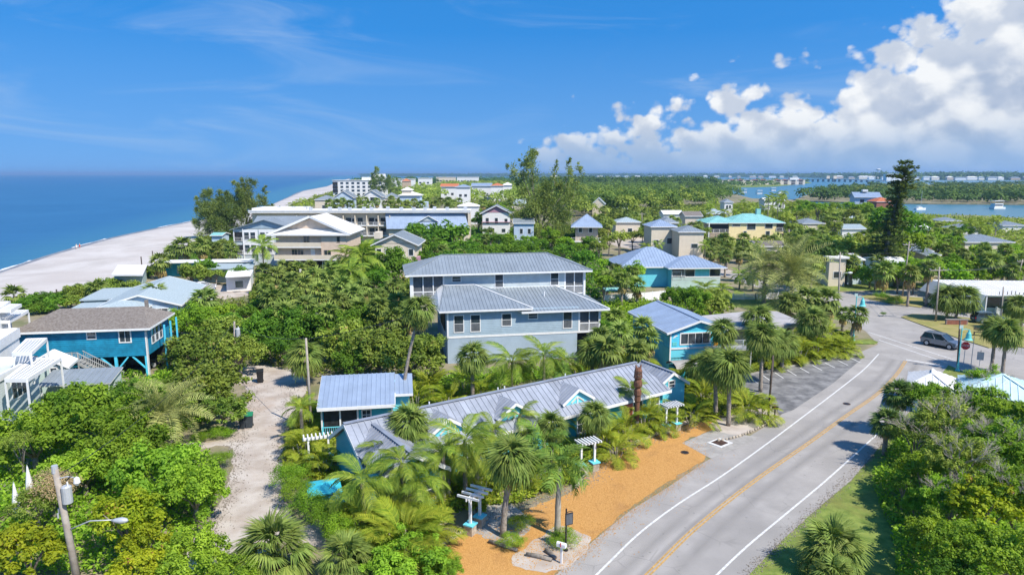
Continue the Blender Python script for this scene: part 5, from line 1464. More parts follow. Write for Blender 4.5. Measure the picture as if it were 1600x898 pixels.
# the long white beach hotel
D = 200
g = thing('beach_hotel', 'long white flat roofed beach hotel with balconies and a blue mansard at its right end', 'hotel', ((392 - 800) / F * D, D, 0), R(1.5))
W, ze = 341 / F * D, high(560, 333, D)
walls(g, 0, 2.0, W, 13, 0, ze, 'cream'); MB().box(-.5, .2, ze, W + .3, 16, ze + .5).part('roof', 'whiteroof', g); MB().box(-.5, .1, ze + .5, W + .3, .5, ze + .8).part('parapet', 'white', g)
MB().box(W - .4, .25, 0, W, 1.99, ze).part('end_wall', 'cream', g)
for z in (3.1, 6.1):
    for i in range(9):
        u = 10 + i * 3.4
        if u > 38: break
        bal = MB().box(u + .1, .3, z - .25, u + 3.2, 1.99, z).part('balcony', 'white', g)
        railing(bal, [(u + .1, .35, z), (u + 3.2, .35, z)], .95, 'white', .3)
        MB().box(u + .4, 1.9, z + .05, u + 1.9, 1.99, z + 2.1).part('patio_door', 'glass', g)
        MB().box(u + 3.2, .35, z - .25, u + 3.45, 1.99, z + 2.9).part('balcony_divider', 'cream', g)
        if i % 2: window(g, (0, 2.0, W, 13), 'f', u + 2.2, z + .8, .8, 1.1, far=True)
um = 40.0
roof_plane(g, [(um, -2.6, high(660, 357, D)), (W + .1, -2.6, high(660, 357, D)), (W - 1.5, 1.9, ze + .1), (um - 1, 1.9, ze + .1)], 'roofb', .7, label='blue mansard slope')
walls(g, um + .5, -1.8, W - .3, 1.9, 0, high(660, 357, D) - .1, 'cream', 'mansard_wall')
for u in (um + 6, um + 12, um + 19): window(g, (0, -1.8, W, 13), 'f', u, 3.4, 2.2, 1.9, far=True)
c = um + 12.0
mb = MB(); zt = high(668, 338, D); mb.slab([(c - 2.4, -.9, zt - 1.4), (c + 2.4, -.9, zt - 1.4), (c, -.9, zt)], (0, 3, 0)); mb.part('dormer', 'wgreyl', g)
gable(g, c - 2.6, -1, c + 2.6, 1.8, zt - 1.3, 1.45, 'roofb', 'v', .3, w_=0)
rg = random.Random(5)
for i in range(16): MB().cbox((6 + i * 3.7 + rg.uniform(-1, 1), 5 + rg.uniform(-2, 4), ze + 1.0), (1.0, .9, .95)).part('rooftop_unit', 'steel', g)
MB().box(-.4, 3, ze + .5, 14, 14, ze + 1.3).part('upper_roof', 'whiteroof', g)

g = far_house('cream_gabled_house', 'cream two storey house with a blue grey gable roof above the grey house ridge', 585, 648, 380, 137, 'cream', 'roof2', 'gable_v', 366, 10, 0,
    [(.04, .66, .9, 1.3), (.26, .62, .8, 1.5), (.52, .62, 1.3, 1.5), (.84, .66, .9, 1.3), (.84, .22, .9, 1.4), (.66, .24, .8, 1.2)], .8)
MB().box(2.4, -1.0, 3.9, 6.4, -.02, 4.1).part('balcony_floor', 'white', g); railing(g, [(2.4, -.95, 4.1), (6.4, -.95, 4.1)], .9, 'white', .25)
MB().box(-.3, 1, g['_z'] + .8, .9, 4, g['_z'] + 2.1).part('parapet_wall', 'cream', g)
MB().box(8.3, -.6, 0, 8.9, 2, 4.5).part('side_stair', 'pink', g)
g = far_house('white_gabled_house', 'white house with a mauve gable beside the tall casuarina', 754, 797, 332, 230, 'white', 'roof2', 'gable_v', 321, 10, 0,
    [(.12, .55, 1.0, 1.9), (.45, .55, 1.0, 1.9), (.8, .58, 1.0, 1.4), (.3, .2, 1.2, 1.4), (.7, .2, 1.2, 1.2)], .9, gm='pink')
MB().box(-.2, -.5, 5.0, g['_w'], -.02, 5.2).part('band', 'pink', g)
far_house('blue_block_house', 'pale blue house hidden behind the tall casuarina', 803, 834, 348, 190, 'paleblue', 'roof2', 'gable_u', 341, 8, 0, [(.3, .6, .8, 1.4), (.7, .6, .8, 1.4), (.5, .25, .9, 1.3)])
g = far_house('pyramid_roof_house', 'stilted house with a blue grey pyramid roof right of the tall casuarina', 899, 934, 354, 185, 'tan', 'roofb', 'hip', 334, 7, -6, [(.15, .62, .9, 1.3), (.6, .62, .9, 1.3)], 1.2, z0=3)
mb = MB()
for u in (.2, 3, 5.8): mb.box(u - .15, 0, 0, u + .15, .3, 3)
mb.part('stilt', 'white', g); MB().box(-1, -1.6, 2.9, 7, -.02, 3.1).part('deck', 'white', g); railing(g, [(-1, -1.5, 3.1), (7, -1.5, 3.1)], 1, 'white', .3)
g = far_house('yellow_house', 'pale yellow three storey house with an aqua hipped metal roof', 1139, 1224, 348, 212, 'yellow', 'aquaroof', 'hip', 333.5, 12, 0,
    [(.33, .66, 2.6, 1.9), (.66, .72, 2.3, 1.4), (.06, .82, 2.4, .6), (.27, .3, .9, 1.7), (.68, .3, 1.2, 1.7)], .5)
W, z = g['_w'], g['_z']
walls(g, -6.2, .6, -.02, 12, 0, z - .1, 'tan', 'porch_wing'); hip(g, -6.4, .4, 3, 12, z - .05, 1.8, 'aquaroof', .7, w_=.6)
MB().box(-6, .5, 3.2, -.2, .59, z - .6).part('porch_shade_panel', 'dark', g); railing(g, [(-6.6, -.2, 3.0), (0, -.2, 3.0)], 1.1, 'white', .3)  # near black sheet in place of the porch's inner shade
for q in (.5, 3.6): 
    MB().box(W - 2.2, -.1, q, W + .1, -.004, q + 2.3).part('porch_shade_panel', 'dark', g); railing(g, [(W - 2.2, -.2, q), (W + .1, -.2, q)], 1.0, 'white', .3)  # dark sheets painted as shade behind the railings
MB().box(-6.6, -.9, 0, -6.3, -.6, z - .2).part('porch_post', 'white', g); MB().box(W * .6, 5.2, z + 2.2, W * .6 + 1.3, 6.5, z + 4.0).part('cupola', 'aquaroof', g)

G2 = 'low houses among the palms'
for i, q in enumerate([
    ('low_house', 'low grey roofed house left of the yellow house, front one', 1034, 1058, 348, 195, 'cream', 'roof2', 'hip', 339, 8, 0, [(.6, .4, 1.2, 1.2)]),
    ('low_house', 'tan house with a blue hip roof and a porch by the children play yard', 1018, 1056, 354, 178, 'cream', 'roofb', 'hip', 343, 8, 3, [(.1, .35, 1.3, 1.4), (.66, .4, 1.5, 1.5)]),
    ('low_house', 'flat tan house touching the yellow house porch', 1062, 1100, 362, 170, 'cream', 'roof2', 'hip', 352, 8, 0, [(.5, .4, 1.6, 1.1)]),
    ('low_house', 'white walled house with a dark grey roof above the flat tan one', 1070, 1096, 337, 230, 'cream', 'shingle', 'gable_u', 330, 8, 0, [(.55, .4, 1.4, 1.6)]),
    ('low_house', 'grey hip roofed house behind the yellow house', 1104, 1134, 334, 260, 'cream', 'shingleg', 'hip', 326, 9, 0, [(.5, .4, 1.4, 1.4)]),
    ('low_house', 'white tower house with a low hip roof far behind the yellow house', 1130, 1143, 316, 330, 'white', 'roof2', 'hip', 311, 7, 0, [(.2, .6, .9, 1.6), (.55, .6, .9, 1.6)]),
    ('low_house', 'long white roofed house near the bay behind the palms', 1192, 1224, 313, 380, 'white', 'whiteroof', 'gable_u', 309, 9, 0, [(.3, .4, 1.6, 1.6), (.7, .4, 1.6, 1.6)]),
    ('low_house', 'low dark roofed house in front of the yellow house', 1186, 1232, 384, 165, 'cream', 'shingle', 'gable_u', 376, 8, 0, [(.2, .4, 1.6, 1.2), (.7, .4, 1.6, 1.2)]),
    ('low_house', 'low dark roofed house right of the yellow house foot', 1254, 1292, 380, 180, 'cream', 'shingle', 'gable_u', 372, 8, 0, [(.4, .4, 1.6, 1.2)]),
    ('low_house', 'white garage front with a flat roof at the street corner', 1300, 1326, 404, 128, 'cream', 'whiteroof', 'flat', None, 7, 0, [(.3, .3, 1.4, 1.2)]),
    ('low_house', 'blue walled house with a white gable roof at the street corner', 1330, 1355, 405, 130, 'paleblue', 'whiteroof', 'gable_u', 396, 7, 10, [(.4, .35, 1.2, 1.2)]),
    ('low_house', 'long white roofed house behind the slim street palm', 1386, 1424, 409, 128, 'mint', 'whiteroof', 'gable_u', 401, 7, 0, [(.3, .35, 1.2, 1.2)]),
    ('low_house', 'grey roofed house left of the norfolk pine trunk', 1300, 1346, 340, 290, 'cream', 'shingleg', 'hip', 334, 9, 0, []),
    ('low_house', 'pale house with a grey hip roof among the palms right of the norfolk pine', 1503, 1532, 358, 205, 'white', 'roof2', 'hip', 350, 9, 0, [(.6, .4, 2.6, 1.3)]),
    ('low_house', 'broad grey roofed house at the right below the bay', 1510, 1585, 378, 175, 'cream', 'roof2', 'hip', 366, 10, 0, [(.1, .3, 1.4, 1.2)]),
    ('low_house', 'small grey roof above the restaurant', 1450, 1475, 398, 140, 'cream', 'roof2', 'gable_u', 392, 6, 12, []),
    ('low_house', 'small grey cottage right of the slim wood poles', 925, 944, 318, 330, 'cream', 'shingleg', 'gable_v', 309, 10, -8, [(.6, .5, 1.2, 1.4)]),
    ('low_house', 'pale roofed house left of the pole row by the lane', 962, 1000, 347, 225, 'cream', 'shingleg', 'hip', 339, 8, 0, [(.5, .4, 1.4, 1.2)]),
    ('low_house', 'white roofed house above the tan houses of the play yard', 1036, 1066, 334, 280, 'white', 'whiteroof', 'gable_u', 328.5, 9, 0, [(.5, .4, 1.4, 1.2)]),
    ('low_house', 'grey roofed house in the wood midway to the norfolk pine', 1254, 1288, 349, 240, 'cream', 'roof2', 'hip', 341, 9, 4, []),
    ('low_house', 'pale roofed house below the mangrove island, left of the norfolk pine', 1316, 1352, 357, 220, 'white', 'shingleg', 'gable_u', 350, 9, 0, []),
    ('low_house', 'white roofed house just right of the norfolk pine', 1424, 1452, 356, 225, 'white', 'whiteroof', 'gable_u', 349, 9, 0, [(.5, .4, 1.4, 1.2)]),
    ('low_house', 'grey roofed house at the bay shore left of the houseboat', 1470, 1500, 345, 290, 'cream', 'roof2', 'hip', 339, 9, 0, []),
    ('low_house', 'pale roofed house at the right edge below the houseboat', 1566, 1600, 352, 250, 'white', 'roof2', 'hip', 345, 9, 0, []),
    ('low_house', 'grey roofed bungalow behind the crossarm poles', 1424, 1462, 392, 150, 'cream', 'roof2', 'gable_u', 384, 8, 6, [(.4, .4, 1.4, 1.1)]),
    ('low_house', 'white roofed house behind the white house with the mauve gable', 716, 748, 322, 290, 'white', 'whiteroof', 'hip', 316, 9, 0, []),
    ('low_house', 'cream house half hidden left of the tall casuarina', 800, 822, 318, 300, 'cream', 'shingleg', 'gable_u', 311, 9, 0, [(.7, .5, 1.2, 1.4)]),
    ('low_house', 'pale roofed house far behind the slim wood poles', 960, 980, 313, 400, 'mint', 'whiteroof', 'gable_u', 309.5, 9, 0, [])]):
    nm, lb, x0, x1, ye, D, m, rf, kd, rd, dp, rz_, wn = q
    far_house(nm, lb, x0, x1, ye, D, m, rf, kd, rd, dp, rz_, wn, .4, group=G2)
g = far_house('bayside_house', 'blue grey gabled house with a cupola by the mangrove island', 1332, 1368, 307, 420, 'paleblue', 'roofb', 'gable_u', 300, 12, -12, [(.2, .5, 2.4, 2), (.6, .5, 2.4, 2)], 1)
MB().box(5, 4, high(1350, 299.5, 424), 8, 7, high(1350, 297, 424) + .3).part('cupola', 'white', g)
far_house('orange_roof_house', 'brown house with an orange roof left of the norfolk pine top', 1366, 1392, 315, 400, 'brick', 'orangeroof', 'hip', 308, 11, 0, [])
# far up the island
far_house('white_cottage', 'white gabled cottage at the beach, left of the pair above the hotel roof', 525, 552, 307, 330, 'paleblue', 'roof2', 'gable_v', 298, 12, 4, [(.44, .62, 2.6, 2.2)], .8)
g = far_house('white_cottage', 'white gabled cottage at the beach, right of the pair above the hotel roof', 568, 597, 306, 320, 'white', 'roof2', 'gable_v', 297, 12, 2, [(.42, .72, 2.6, 2.4)], .8)
hip(g, 1, -3, g['_w'] - 1, 0, 4.2, 1.6, 'roof2', .3, w_=0)
far_house('grey_cottage', 'grey roofed cottage hidden at the beach left of the white pair', 494, 522, 312, 335, 'cream', 'roof2', 'hip', 305, 11, 0, [(.4, .5, 2, 1.6)])
far_house('grey_cottage', 'blue roofed cottage right behind the white pair', 600, 622, 309, 370, 'cream', 'roof2', 'hip', 301, 11, 0, [])
g = far_house('tower_house', 'pale blue tower house with balconies above the hotel roof', 626, 657, 305, 300, 'paleblue', 'whiteroof', 'hip', 299, 8, 0, [(.62, .25, 1.6, 1.6), (.75, .5, 1.4, 1.2)], .6)
W = g['_w']; walls(g, W * .1, 1, W * .55, 7, g['_z'], g['_z'] + 2.2, 'cream', 'tower_top'); hip(g, W * .1, 1, W * .55, 7, g['_z'] + 2.2, 1.2, 'whiteroof', .4, w_=0); walls(g, W - .05, .5, W + 3, 7, 0, g['_z'] - 3, 'paleblue', 'side_wing')
for q in (.35, .6): MB().box(.3, -.08, g['_z'] * q, W * .45, -.004, g['_z'] * q + 2).part('balcony_shade_panel', 'dark', g)  # balcony shade painted as flat dark sheets
g = far_house('far_hotel', 'white four storey hotel on the beach near the horizon', 523, 603, 282, 640, 'white', 'whiteroof', 'flat', None, 16, 0, [], .6, cat='hotel')
W = g['_w']
for r in range(4):
    for i in range(9): MB().box(2 + i * 5.1, -.1, 1.5 + r * 3.4, 4.6 + i * 5.1, -.004, 3.4 + r * 3.4).part('window', 'glass', g)
    MB().box(.0, -.8, .8 + r * 3.4, 4.6, -.01, 3.6 + r * 3.4).part('balcony_shade_panel', 'dark', g) if r else None  # dark boxes stand for shaded balconies
MB().box(W * .55, 3, g['_z'], W + 4, 14, g['_z'] + 3).part('penthouse', 'white', g); MB().box(W * .75, 4, g['_z'] + 3, W * .98, 12, g['_z'] + 6).part('stair_tower', 'white', g)
FC = 'far condominium blocks'
for x0, x1, ye, D, m, rf, lb in [(655, 675, 278.5, 900, 'white', 'whiteroof', 'white condominium block near the far tip, left one'), (683, 712, 276.8, 1150, 'cream', 'whiteroof', 'white condominium block near the far tip, middle one'),
                             (715, 748, 276.8, 1120, 'white', 'whiteroof', 'white condominium block near the far tip, right one'), (614, 648, 280, 760, 'white', 'whiteroof', 'white apartment block right of the far hotel')]:
    g = far_house('condominium', lb, x0, x1, ye, D, m, rf, 'flat', None, 16, 0, [], .5, cat='building', group=FC)
    for r in range(3):
        for i in range(int(g['_w'] / 5)): MB().box(1.4 + i * 5, -.1, 2 + r * 3.4, 4.2 + i * 5, -.004, 4 + r * 3.4).part('window', 'glass', g)
OR = 'orange roofed villas'
for x0, x1, ye, D, rf, kd, lb in [(690, 716, 291, 540, 'orangeroof', 'gable_u', 'orange roofed villa, left end of the row'), (714, 734, 292, 500, 'roofb', 'hip', 'blue roofed villa in the row of orange roofs, smaller one'),
                          (738, 768, 290, 560, 'roofb', 'gable_u', 'blue roofed villa in the row of orange roofs, larger one'), (768, 786, 290, 540, 'orangeroof', 'hip', 'orange roofed villa, right end of the row'),
                          (786, 800, 289, 560, 'whiteroof', 'hip', 'white villa beside the casuarina, in the orange roof row')]:
    far_house('villa', lb, x0, x1, ye, D, 'white', rf, kd, ye - 4, 14, 0, [(.2, .4, 2, 1.8), (.6, .4, 2, 1.8)], .8, cat='villa', group=OR)
far_house('red_roof_tower', 'small red roofed tower right of the tall pine at the far hotel', 630, 642, 283, 620, 'tan', 'orangeroof', 'hip', 279, 8, 0, [])

# condominium on the point, and houses along the mainland
M['sandwall'] = mat('pale sand wall', (0.66, 0.58, 0.50), 0.8, 0.05, 1)
g = thing('bay_condominium', 'long tan condominium on the green point in the bay', 'building', (*at(1128, 288.6).xy, 0), 0)
D = g.location.y; W = 128 / F * D; Z = 9.5
walls(g, 0, 0, W, 14, 0, Z, 'sandwall')
for i in range(11):
    u = 3 + i * W / 11
    hip(g, u - 3, -1, u + W / 11 - 6, 12, Z, 1.6, 'brick' if i % 3 else 'roof2', .3, w_=0, fascia=None)
    for r in range(3): MB().box(u, -.2, .6 + r * 3, u + W / 22, -.004, 2.6 + r * 3).part('balcony_shade_panel', 'dark', g)  # shade of each balcony is a dark sheet on the wall
    MB().box(u + W / 22 + 1, -.2, 0, u + W / 22 + 3, -.004, Z).part('stair_bay', 'cream', g)
MB().box(W * .82, 1, Z, W * .93, 12, Z + 4).part('water_tank_house', 'white', g)
# --- the pale houses on the left
A_, B_ = at(209, 461, 4.2), at(258, 432, 4.2)          # the two ends of its ridge
dv = (B_ - A_).xy.normalized(); ang = math.atan2(-dv.x, dv.y)
g = thing('seaside_bungalow', 'pale blue grey bungalow with a wide shingle roof near the beach', 'house', (A_.x, A_.y, 0), ang)
Ln = (B_ - A_).xy.length - .4
walls(g, -4.4, 0, 5.6, Ln, 0, 2.75, 'paleblue')
gable(g, -4.4, 0, 5.6, Ln, 2.75, 1.5, 'shingleg', 'v', .6, wallm='paleblue', w_=0)
walls(g, -9.0, Ln * .45, -4.42, Ln, 0, 2.4, 'mint', 'wing_wall'); MB().box(-9.4, Ln * .42, 2.4, -4.2, Ln + .4, 2.62).part('wing_roof', 'shingleg', g)
walls(g, -8.6, -.8, -4.5, Ln * .38, 0, 2.0, 'mint', 'porch_wall'); MB().box(-9.0, -1.2, 2.0, -4.1, Ln * .40, 2.2).part('porch_roof', 'shingleg', g)
window(g, (-4.4, 0, 5.6, Ln), 'f', 3.0, .9, 2.4, 1.2, cols=2); window(g, (-4.4, 0, 5.6, Ln), 'f', 7.0, .9, 1.6, 1.2, cols=2)
MB().box(-6.6, -.85, .8, -5.0, -.804, 1.7).part('window', 'glass', g)
c = at(185, 478, 3.2)
g = thing('hip_roof_annex', 'small grey hip roofed annex behind the blue house', 'house', (c.x - 3, c.y, 0), R(4)); walls(g, 0, 0, 5.6, 4, 0, 2.7, 'paleblue'); hip(g, 0, 0, 5.6, 4, 2.7, .9, 'shingleg', .4, w_=0)
g = thing('flat_white_cabin', 'white flat roofed beach cabin at the dune edge', 'cabin', (*at(200, 420, 2.8).xy, 0))
px_box(g, [(178, 428), (222, 428), (228, 415), (186, 415)], 0, 2.7, 'mint'); px_box(g, [(174, 429), (223, 429), (230, 413.5), (184, 413.5)], 2.7, 2.95, 'whiteroof', 'roof')
for i, (L, z, m, rf, lb, k) in enumerate([
        ([(255, 410), (396, 408), (398, 404), (262, 406)], 3.2, 'teal', 'whiteroof', 'long white roofed teal motel block near the dune', 'motel'),
        ([(352, 432), (392, 430), (396, 421), (356, 422)], 3.0, 'white', 'whiteroof', 'white garage beside the sandy yard', 'garage'),
        ([(300, 420), (395, 419), (398, 411), (305, 412)], 3.0, 'mint', 'shingleg', 'grey roofed low block behind the white garage', 'house'),
        ([(306, 452), (334, 450), (336, 443), (308, 445)], 2.2, 'paleblue', 'concrete', 'small grey shed in the sandy yard', 'shed')]):
    q = at(*L[0], z)
    g = thing(k + '_block' if k != 'garage' else 'garage', lb, k, (q.x, q.y, 0))
    cx = sum(p[0] for p in L) / 4; cy = sum(p[1] for p in L) / 4
    px_box(g, [(cx + (x - cx) * .96, cy + (y - cy) * .9) for x, y in L], 0, z - .2, m); px_box(g, L, z - .2, z, rf, 'roof')
    a, b = at(L[0][0] * .97 + L[1][0] * .03, L[0][1], z) - q, at(*L[1], z) - q
    n = max(1, int((b.xy.length) / 5))
    for j in range(n):
        p0 = a.lerp(b, (j + .35) / n); d = (b - a).normalized(); nn = Vector((d.y, -d.x, 0))
        mb = MB(); mb.slab([p0 * 1 - Vector((0, 0, p0.z - .9)) - nn * -.06 + nn * 0, (p0 + d * 1.3) * 1 - Vector((0, 0, p0.z - .9)) + nn * .06, p0 + d * 1.3 - Vector((0, 0, p0.z - 2.1)) + nn * .06, p0 - Vector((0, 0, p0.z - 2.1)) + nn * .06], nn * -.05)
        mb.part('window', 'glass', g)
g = far_house('pergola_cabin', 'small aqua roofed shelter at the casuarinas on the beach', 330, 346, 367, 200, 'paleblue', 'aquaroof', 'gable_u', 363, 5, 0, [], .5, cat='shelter')

# white modern house at the left edge: siding box, terraces and slatted pergolas stepping up behind it
g = thing('white_terrace_house', 'white terraced house with slatted pergolas at the left edge', 'house', (-44, 54, 0), 0)
GO = Vector((-44, 54, 0))
def block(a, b, z0, z1, m, name, back=9.0, para=.55):
    """box whose right hand wall runs from a (near) to b (far); white parapet round its flat roof"""
    a, b = at(*a, z1) - GO, at(*b, z1) - GO; a.z = b.z = 0; d = (b - a).normalized(); n = Vector((-d.y, d.x, 0))
    q = [a, b, b + n * back, a + n * back]
    MB().slab([(p.x, p.y, z0) for p in q], (0, 0, z1 - z0 - para)).part(name, m, g)
    k = MB()
    for p, r_ in ((q[0], q[1]), (q[1], q[2]), (q[3], q[0])):
        e = (r_ - p).normalized(); k.bar(p - e * .1 + Vector((0, 0, z1 - para / 2)), r_ + e * .1 + Vector((0, 0, z1 - para / 2)), .22, para)
    k.part('parapet', 'white', g)
    return a, d, n
def pergola4(c, z, n, posts=True):
    c = [at(x, y, z) - GO for x, y in c]
    for q in c: q.z = z
    k = MB()
    for i in range(4): k.bar(c[i], c[(i + 1) % 4], .12, .3)
    if posts:
        for q in c[:3]: k.bar((q.x, q.y, max(0, z - 2.6)), (q.x, q.y, z - .15), .12)
    k = k.part('pergola', 'white', g)
    for i in range(n):
        f, f2 = (i + .12) / n, (i + .72) / n
        MB().slab([c[0].lerp(c[1], f), c[0].lerp(c[1], f2), c[3].lerp(c[2], f2), c[3].lerp(c[2], f)], (0, 0, .08)).part('slat', 'white', k)
a0, d0_, n0 = block((-40, 604), (56, 556), 0, 5.2, 'wgreyl', 'siding_wall')
sd_ = MB(); w0 = a0 + d0_ * 4.6; 
wf = MB(); wf.slab([w0 - n0 * .06 + Vector((0, 0, 2.5)), w0 + d0_ * 2.3 - n0 * .06 + Vector((0, 0, 2.5)), w0 + d0_ * 2.3 - n0 * .06 + Vector((0, 0, 4.2)), w0 - n0 * .06 + Vector((0, 0, 4.2))], n0 * .055); wf = wf.part('window', 'white', g)
for i in range(3):
    p = w0 + d0_ * (.12 + i * .74) - n0 * .075
    MB().slab([p + Vector((0, 0, 2.65)), p + d0_ * .6 + Vector((0, 0, 2.65)), p + d0_ * .6 + Vector((0, 0, 4.05)), p + Vector((0, 0, 4.05))], n0 * .013).part('pane', 'glass', wf)
block((-30, 548), (28, 512), 0, 6.6, 'white', 'terrace_wall', 8, .9)
block((-30, 500), (14, 470), 0, 8.6, 'white', 'upper_wall', 8, .5)
pergola4([(8, 594), (42, 594), (95, 561), (52, 561)], 5.05, 6)
pergola4([(20, 553), (48, 553), (73, 530), (42, 531)], 6.1, 6)
pergola4([(-12, 503), (14, 503), (44, 486), (16, 486)], 7.2, 6)
pergola4([(0, 486), (16, 486), (33, 477), (16, 477)], 8.3, 5, False)
c = at(150, 590, 2.4)
g = thing('grey_porch', 'grey metal roofed porch between the white house and the blue house', 'porch', (c.x, c.y, 0), R(10))
roof_plane(g, [(-4.2, -1.6, 2.3), (1.8, -1.6, 2.3), (1.8, 1.6, 2.9), (-4.2, 1.6, 2.9)], 'roof2', .45, True)
walls(g, -4, 0, 1.6, 1.5, 0, 2.4, 'wgreyl'); mb = MB()
for u in (-4, -1.2, 1.6): mb.box(u - .06, -1.5, 0, u + .06, -1.38, 2.3)
mb.part('post', 'white', g)
c = at(80, 560, 4.0)
g = thing('mint_gable_house', 'small pale green gabled house behind the white pergolas', 'house', (c.x - 1, c.y, 0), R(18)); walls(g, -1.2, 0, 1.9, 2.4, 0, 3.3, 'mint'); gable(g, -1.2, 0, 1.9, 2.4, 3.3, .9, 'whiteroof', 'v', .4, wallm='mint', w_=0)
window(g, (-1.2, 0, 1.9, 2.4), 'f', 1.9, 2.3, .5, .7)
for i, (x, y) in enumerate(((43, 735), (22, 762))):
    q = at(x, y, 2.5); g = thing('closed_parasol', 'white closed parasol on the pale patio at the left edge, %s' % ('rear one', 'front one')[i], 'parasol', (q.x, q.y, 0), 0, 'closed parasols')
    MB().cyl((0, 0, 0), .025, 2.9, 6).part('pole', 'steel', g); MB().tube([(0, 0, 1.0), (0, 0, 1.6), (0, 0, 2.8)], [.22, .2, .04], 8).part('canopy', 'white', g)

# shelter with pale aqua pyramid roof at the right, above the thicket
c = at(1566, 590, 3.6)
g = thing('white_shelter', 'pale aqua shelter with white hip roofs behind the right thicket', 'shelter', (c.x, c.y, 0), R(-32))
M['paleaqua'] = mat('pale aqua metal roof', (0.52, 0.68, 0.70), 0.5, 0.05, 1)
walls(g, -2.6, -2.6, 2.6, 2.6, 0, 2.5, 'mint'); hip(g, -2.6, -2.6, 2.6, 2.6, 2.55, 1.35, 'paleaqua', .5, True, .5)
walls(g, -6.4, -2.2, -2.62, 2.2, 0, 2.3, 'mint', 'wing_wall'); hip(g, -6.6, -2.2, -3.6, 2.2, 2.35, 1.0, 'whiteroof', .45, True, .5)

# restaurant at the right edge
c = at(1540, 462, 3.0)
g = thing('restaurant', 'white roofed restaurant with an open front at the right edge', 'restaurant', (c.x, c.y, 0), R(-8))
W = 24
walls(g, .5, 1.8, W, 13, 0, 3.0, 'mint')
roof_plane(g, [(0, 0, 3.1), (W + 1, 0, 3.1), (W + 1, 9, 4.2), (-4, 9, 4.0)], 'whiteroof', .6)
roof_plane(g, [(-4, 9, 4.0), (0, 0, 3.1), (-1.5, -1.5, 1.6), (-6, 8, 2.4)], 'roof2', 0, name='awning', label='dull green grey side awning')
for u in (1.2, 4.0, 6.8, 9.6): MB().box(u, 1.74, .9, u + 2.3, 1.79, 2.5).part('window', 'glass', g)
MB().box(3.62, 1.73, .05, 3.9, 1.79, 2.3).part('door', 'dark', g)
roof_plane(g, [(8.6, -2.2, 2.1), (12.5, -2.2, 2.1), (12.5, .1, 2.9), (8.6, .1, 2.9)], 'coral', 0, name='awning', label='coral awning')
mb = MB()
for u in (.2, 4, 8, 12): mb.box(u, .1, 0, u + .14, .24, 3.0)
mb.part('post', 'white', g)
mb = MB()
rg = random.Random(3)
for i in range(14): mb.cyl((2.0 + i * .55, .25, 3.2), .05, .35 + rg.random() * .35, 5)
mb.part('roof_spikes', 'black', g)
MB().cbox((6.3, 1.7, 2.72), (1.9, .06, .3)).part('fascia_board', 'aquapaint', g)

# bridge over the bay
a, b = at(1246, 283.3), at(1382, 284.2)
g = thing('bay_bridge', 'long pale concrete bridge across the bay', 'bridge', (a.x, a.y, 0)); d = b - a
mb = MB(); pts = [Vector((0, 0, 2)), d * .12 + Vector((0, 0, 5)), d * .4 + Vector((0, 0, 7.5)), d * .7 + Vector((0, 0, 5)), d + Vector((0, 0, 2))]
for p, q in zip(pts[:-1], pts[1:]): mb.bar(p, q, 12, 1.6)
mb.part('deck', 'concrete', g)
for i in range(1, 16):
    t = i / 16; z = np.interp(t, [0, .12, .4, .7, 1], [2, 5, 7.5, 5, 2])
    MB().cbox((d.x * t, d.y * t, z / 2 - 1), (3 if i != 7 else 9, 8, z + 1.5)).part('pier', 'concrete', g)
for t in (.36, .44): MB().cbox((d.x * t, d.y * t, 11), (9, 9, 10)).part('bridge_tower', 'cream', g)
q = at(1371, 277.5); g = thing('water_tower', 'white water tower on the far mainland', 'tower', (q.x, q.y, 0)); D = q.y
MB().cyl((0, 0, 0), 2.2, high(0, 266.5, D), 10).part('shaft', 'white', g); s = MB(); s.tube([(0, 0, high(0, 266.6, D)), (0, 0, high(0, 265.4, D)), (0, 0, high(0, 264.2, D)), (0, 0, high(0, 263.6, D))], [4, 13, 13, 5], 12); s.part('tank', 'white', g, smooth=True)
q = at(1231, 277); g = thing('radio_mast', 'thin radio mast on the far mainland', 'mast', (q.x, q.y, 0)); MB().tube([(0, 0, 0), (0, 0, high(0, 263.5, q.y))], [2.0, .6], 6).part('mast', 'steel', g)
rg = random.Random(12)
MH = 'houses along the far mainland shore'
for i in range(46):
    x = 860 + i * 17 + rg.uniform(-6, 6)
    if 1240 < x < 1290: continue
    hc, rc = rg.choice(['white', 'cream', 'tan', 'white']), rg.choice(['whiteroof', 'roof2', 'shingleg'])
    q = at(x, 277.9 + (x > 1250) * 3.4 * min(1, (x - 1250) / 150) + rg.uniform(-.25, 0)); w_ = rg.uniform(18, 44); h = rg.uniform(6, 10)
    side = 'left of the bay condominium' if x < 1125 else 'behind the bridge' if x < 1370 else 'right of the norfolk pine'
    wide = 'broad' if w_ > 34 else 'narrow' if w_ < 24 else 'medium'
    g = thing('shore_house', '%s %s house with %s roof on the far shore %s' % (wide, 'white' if hc == 'white' else hc, {'whiteroof': 'white', 'roof2': 'grey', 'shingleg': 'silver'}[rc], side), 'house', (q.x, q.y - 20, 0), 0, MH)
    walls(g, 0, 0, w_, 12, 0, h, hc); hip(g, 0, 0, w_, 12, h, 3.5, rc, 1, w_=0, fascia=None)
for x, y, w_, h, lb in ((1385, 283, 60, 20, 'white tall building behind the bridge end'), (1355, 279.5, 50, 12, 'long low white building right of the bridge')):
    q = at(x, y); g = thing('shore_building', lb, 'building', (q.x, q.y, 0)); walls(g, 0, 0, w_, 20, 0, h, 'white'); MB().box(-1, -1, h, w_ + 1, 21, h + 1.2).part('roof', 'whiteroof', g)

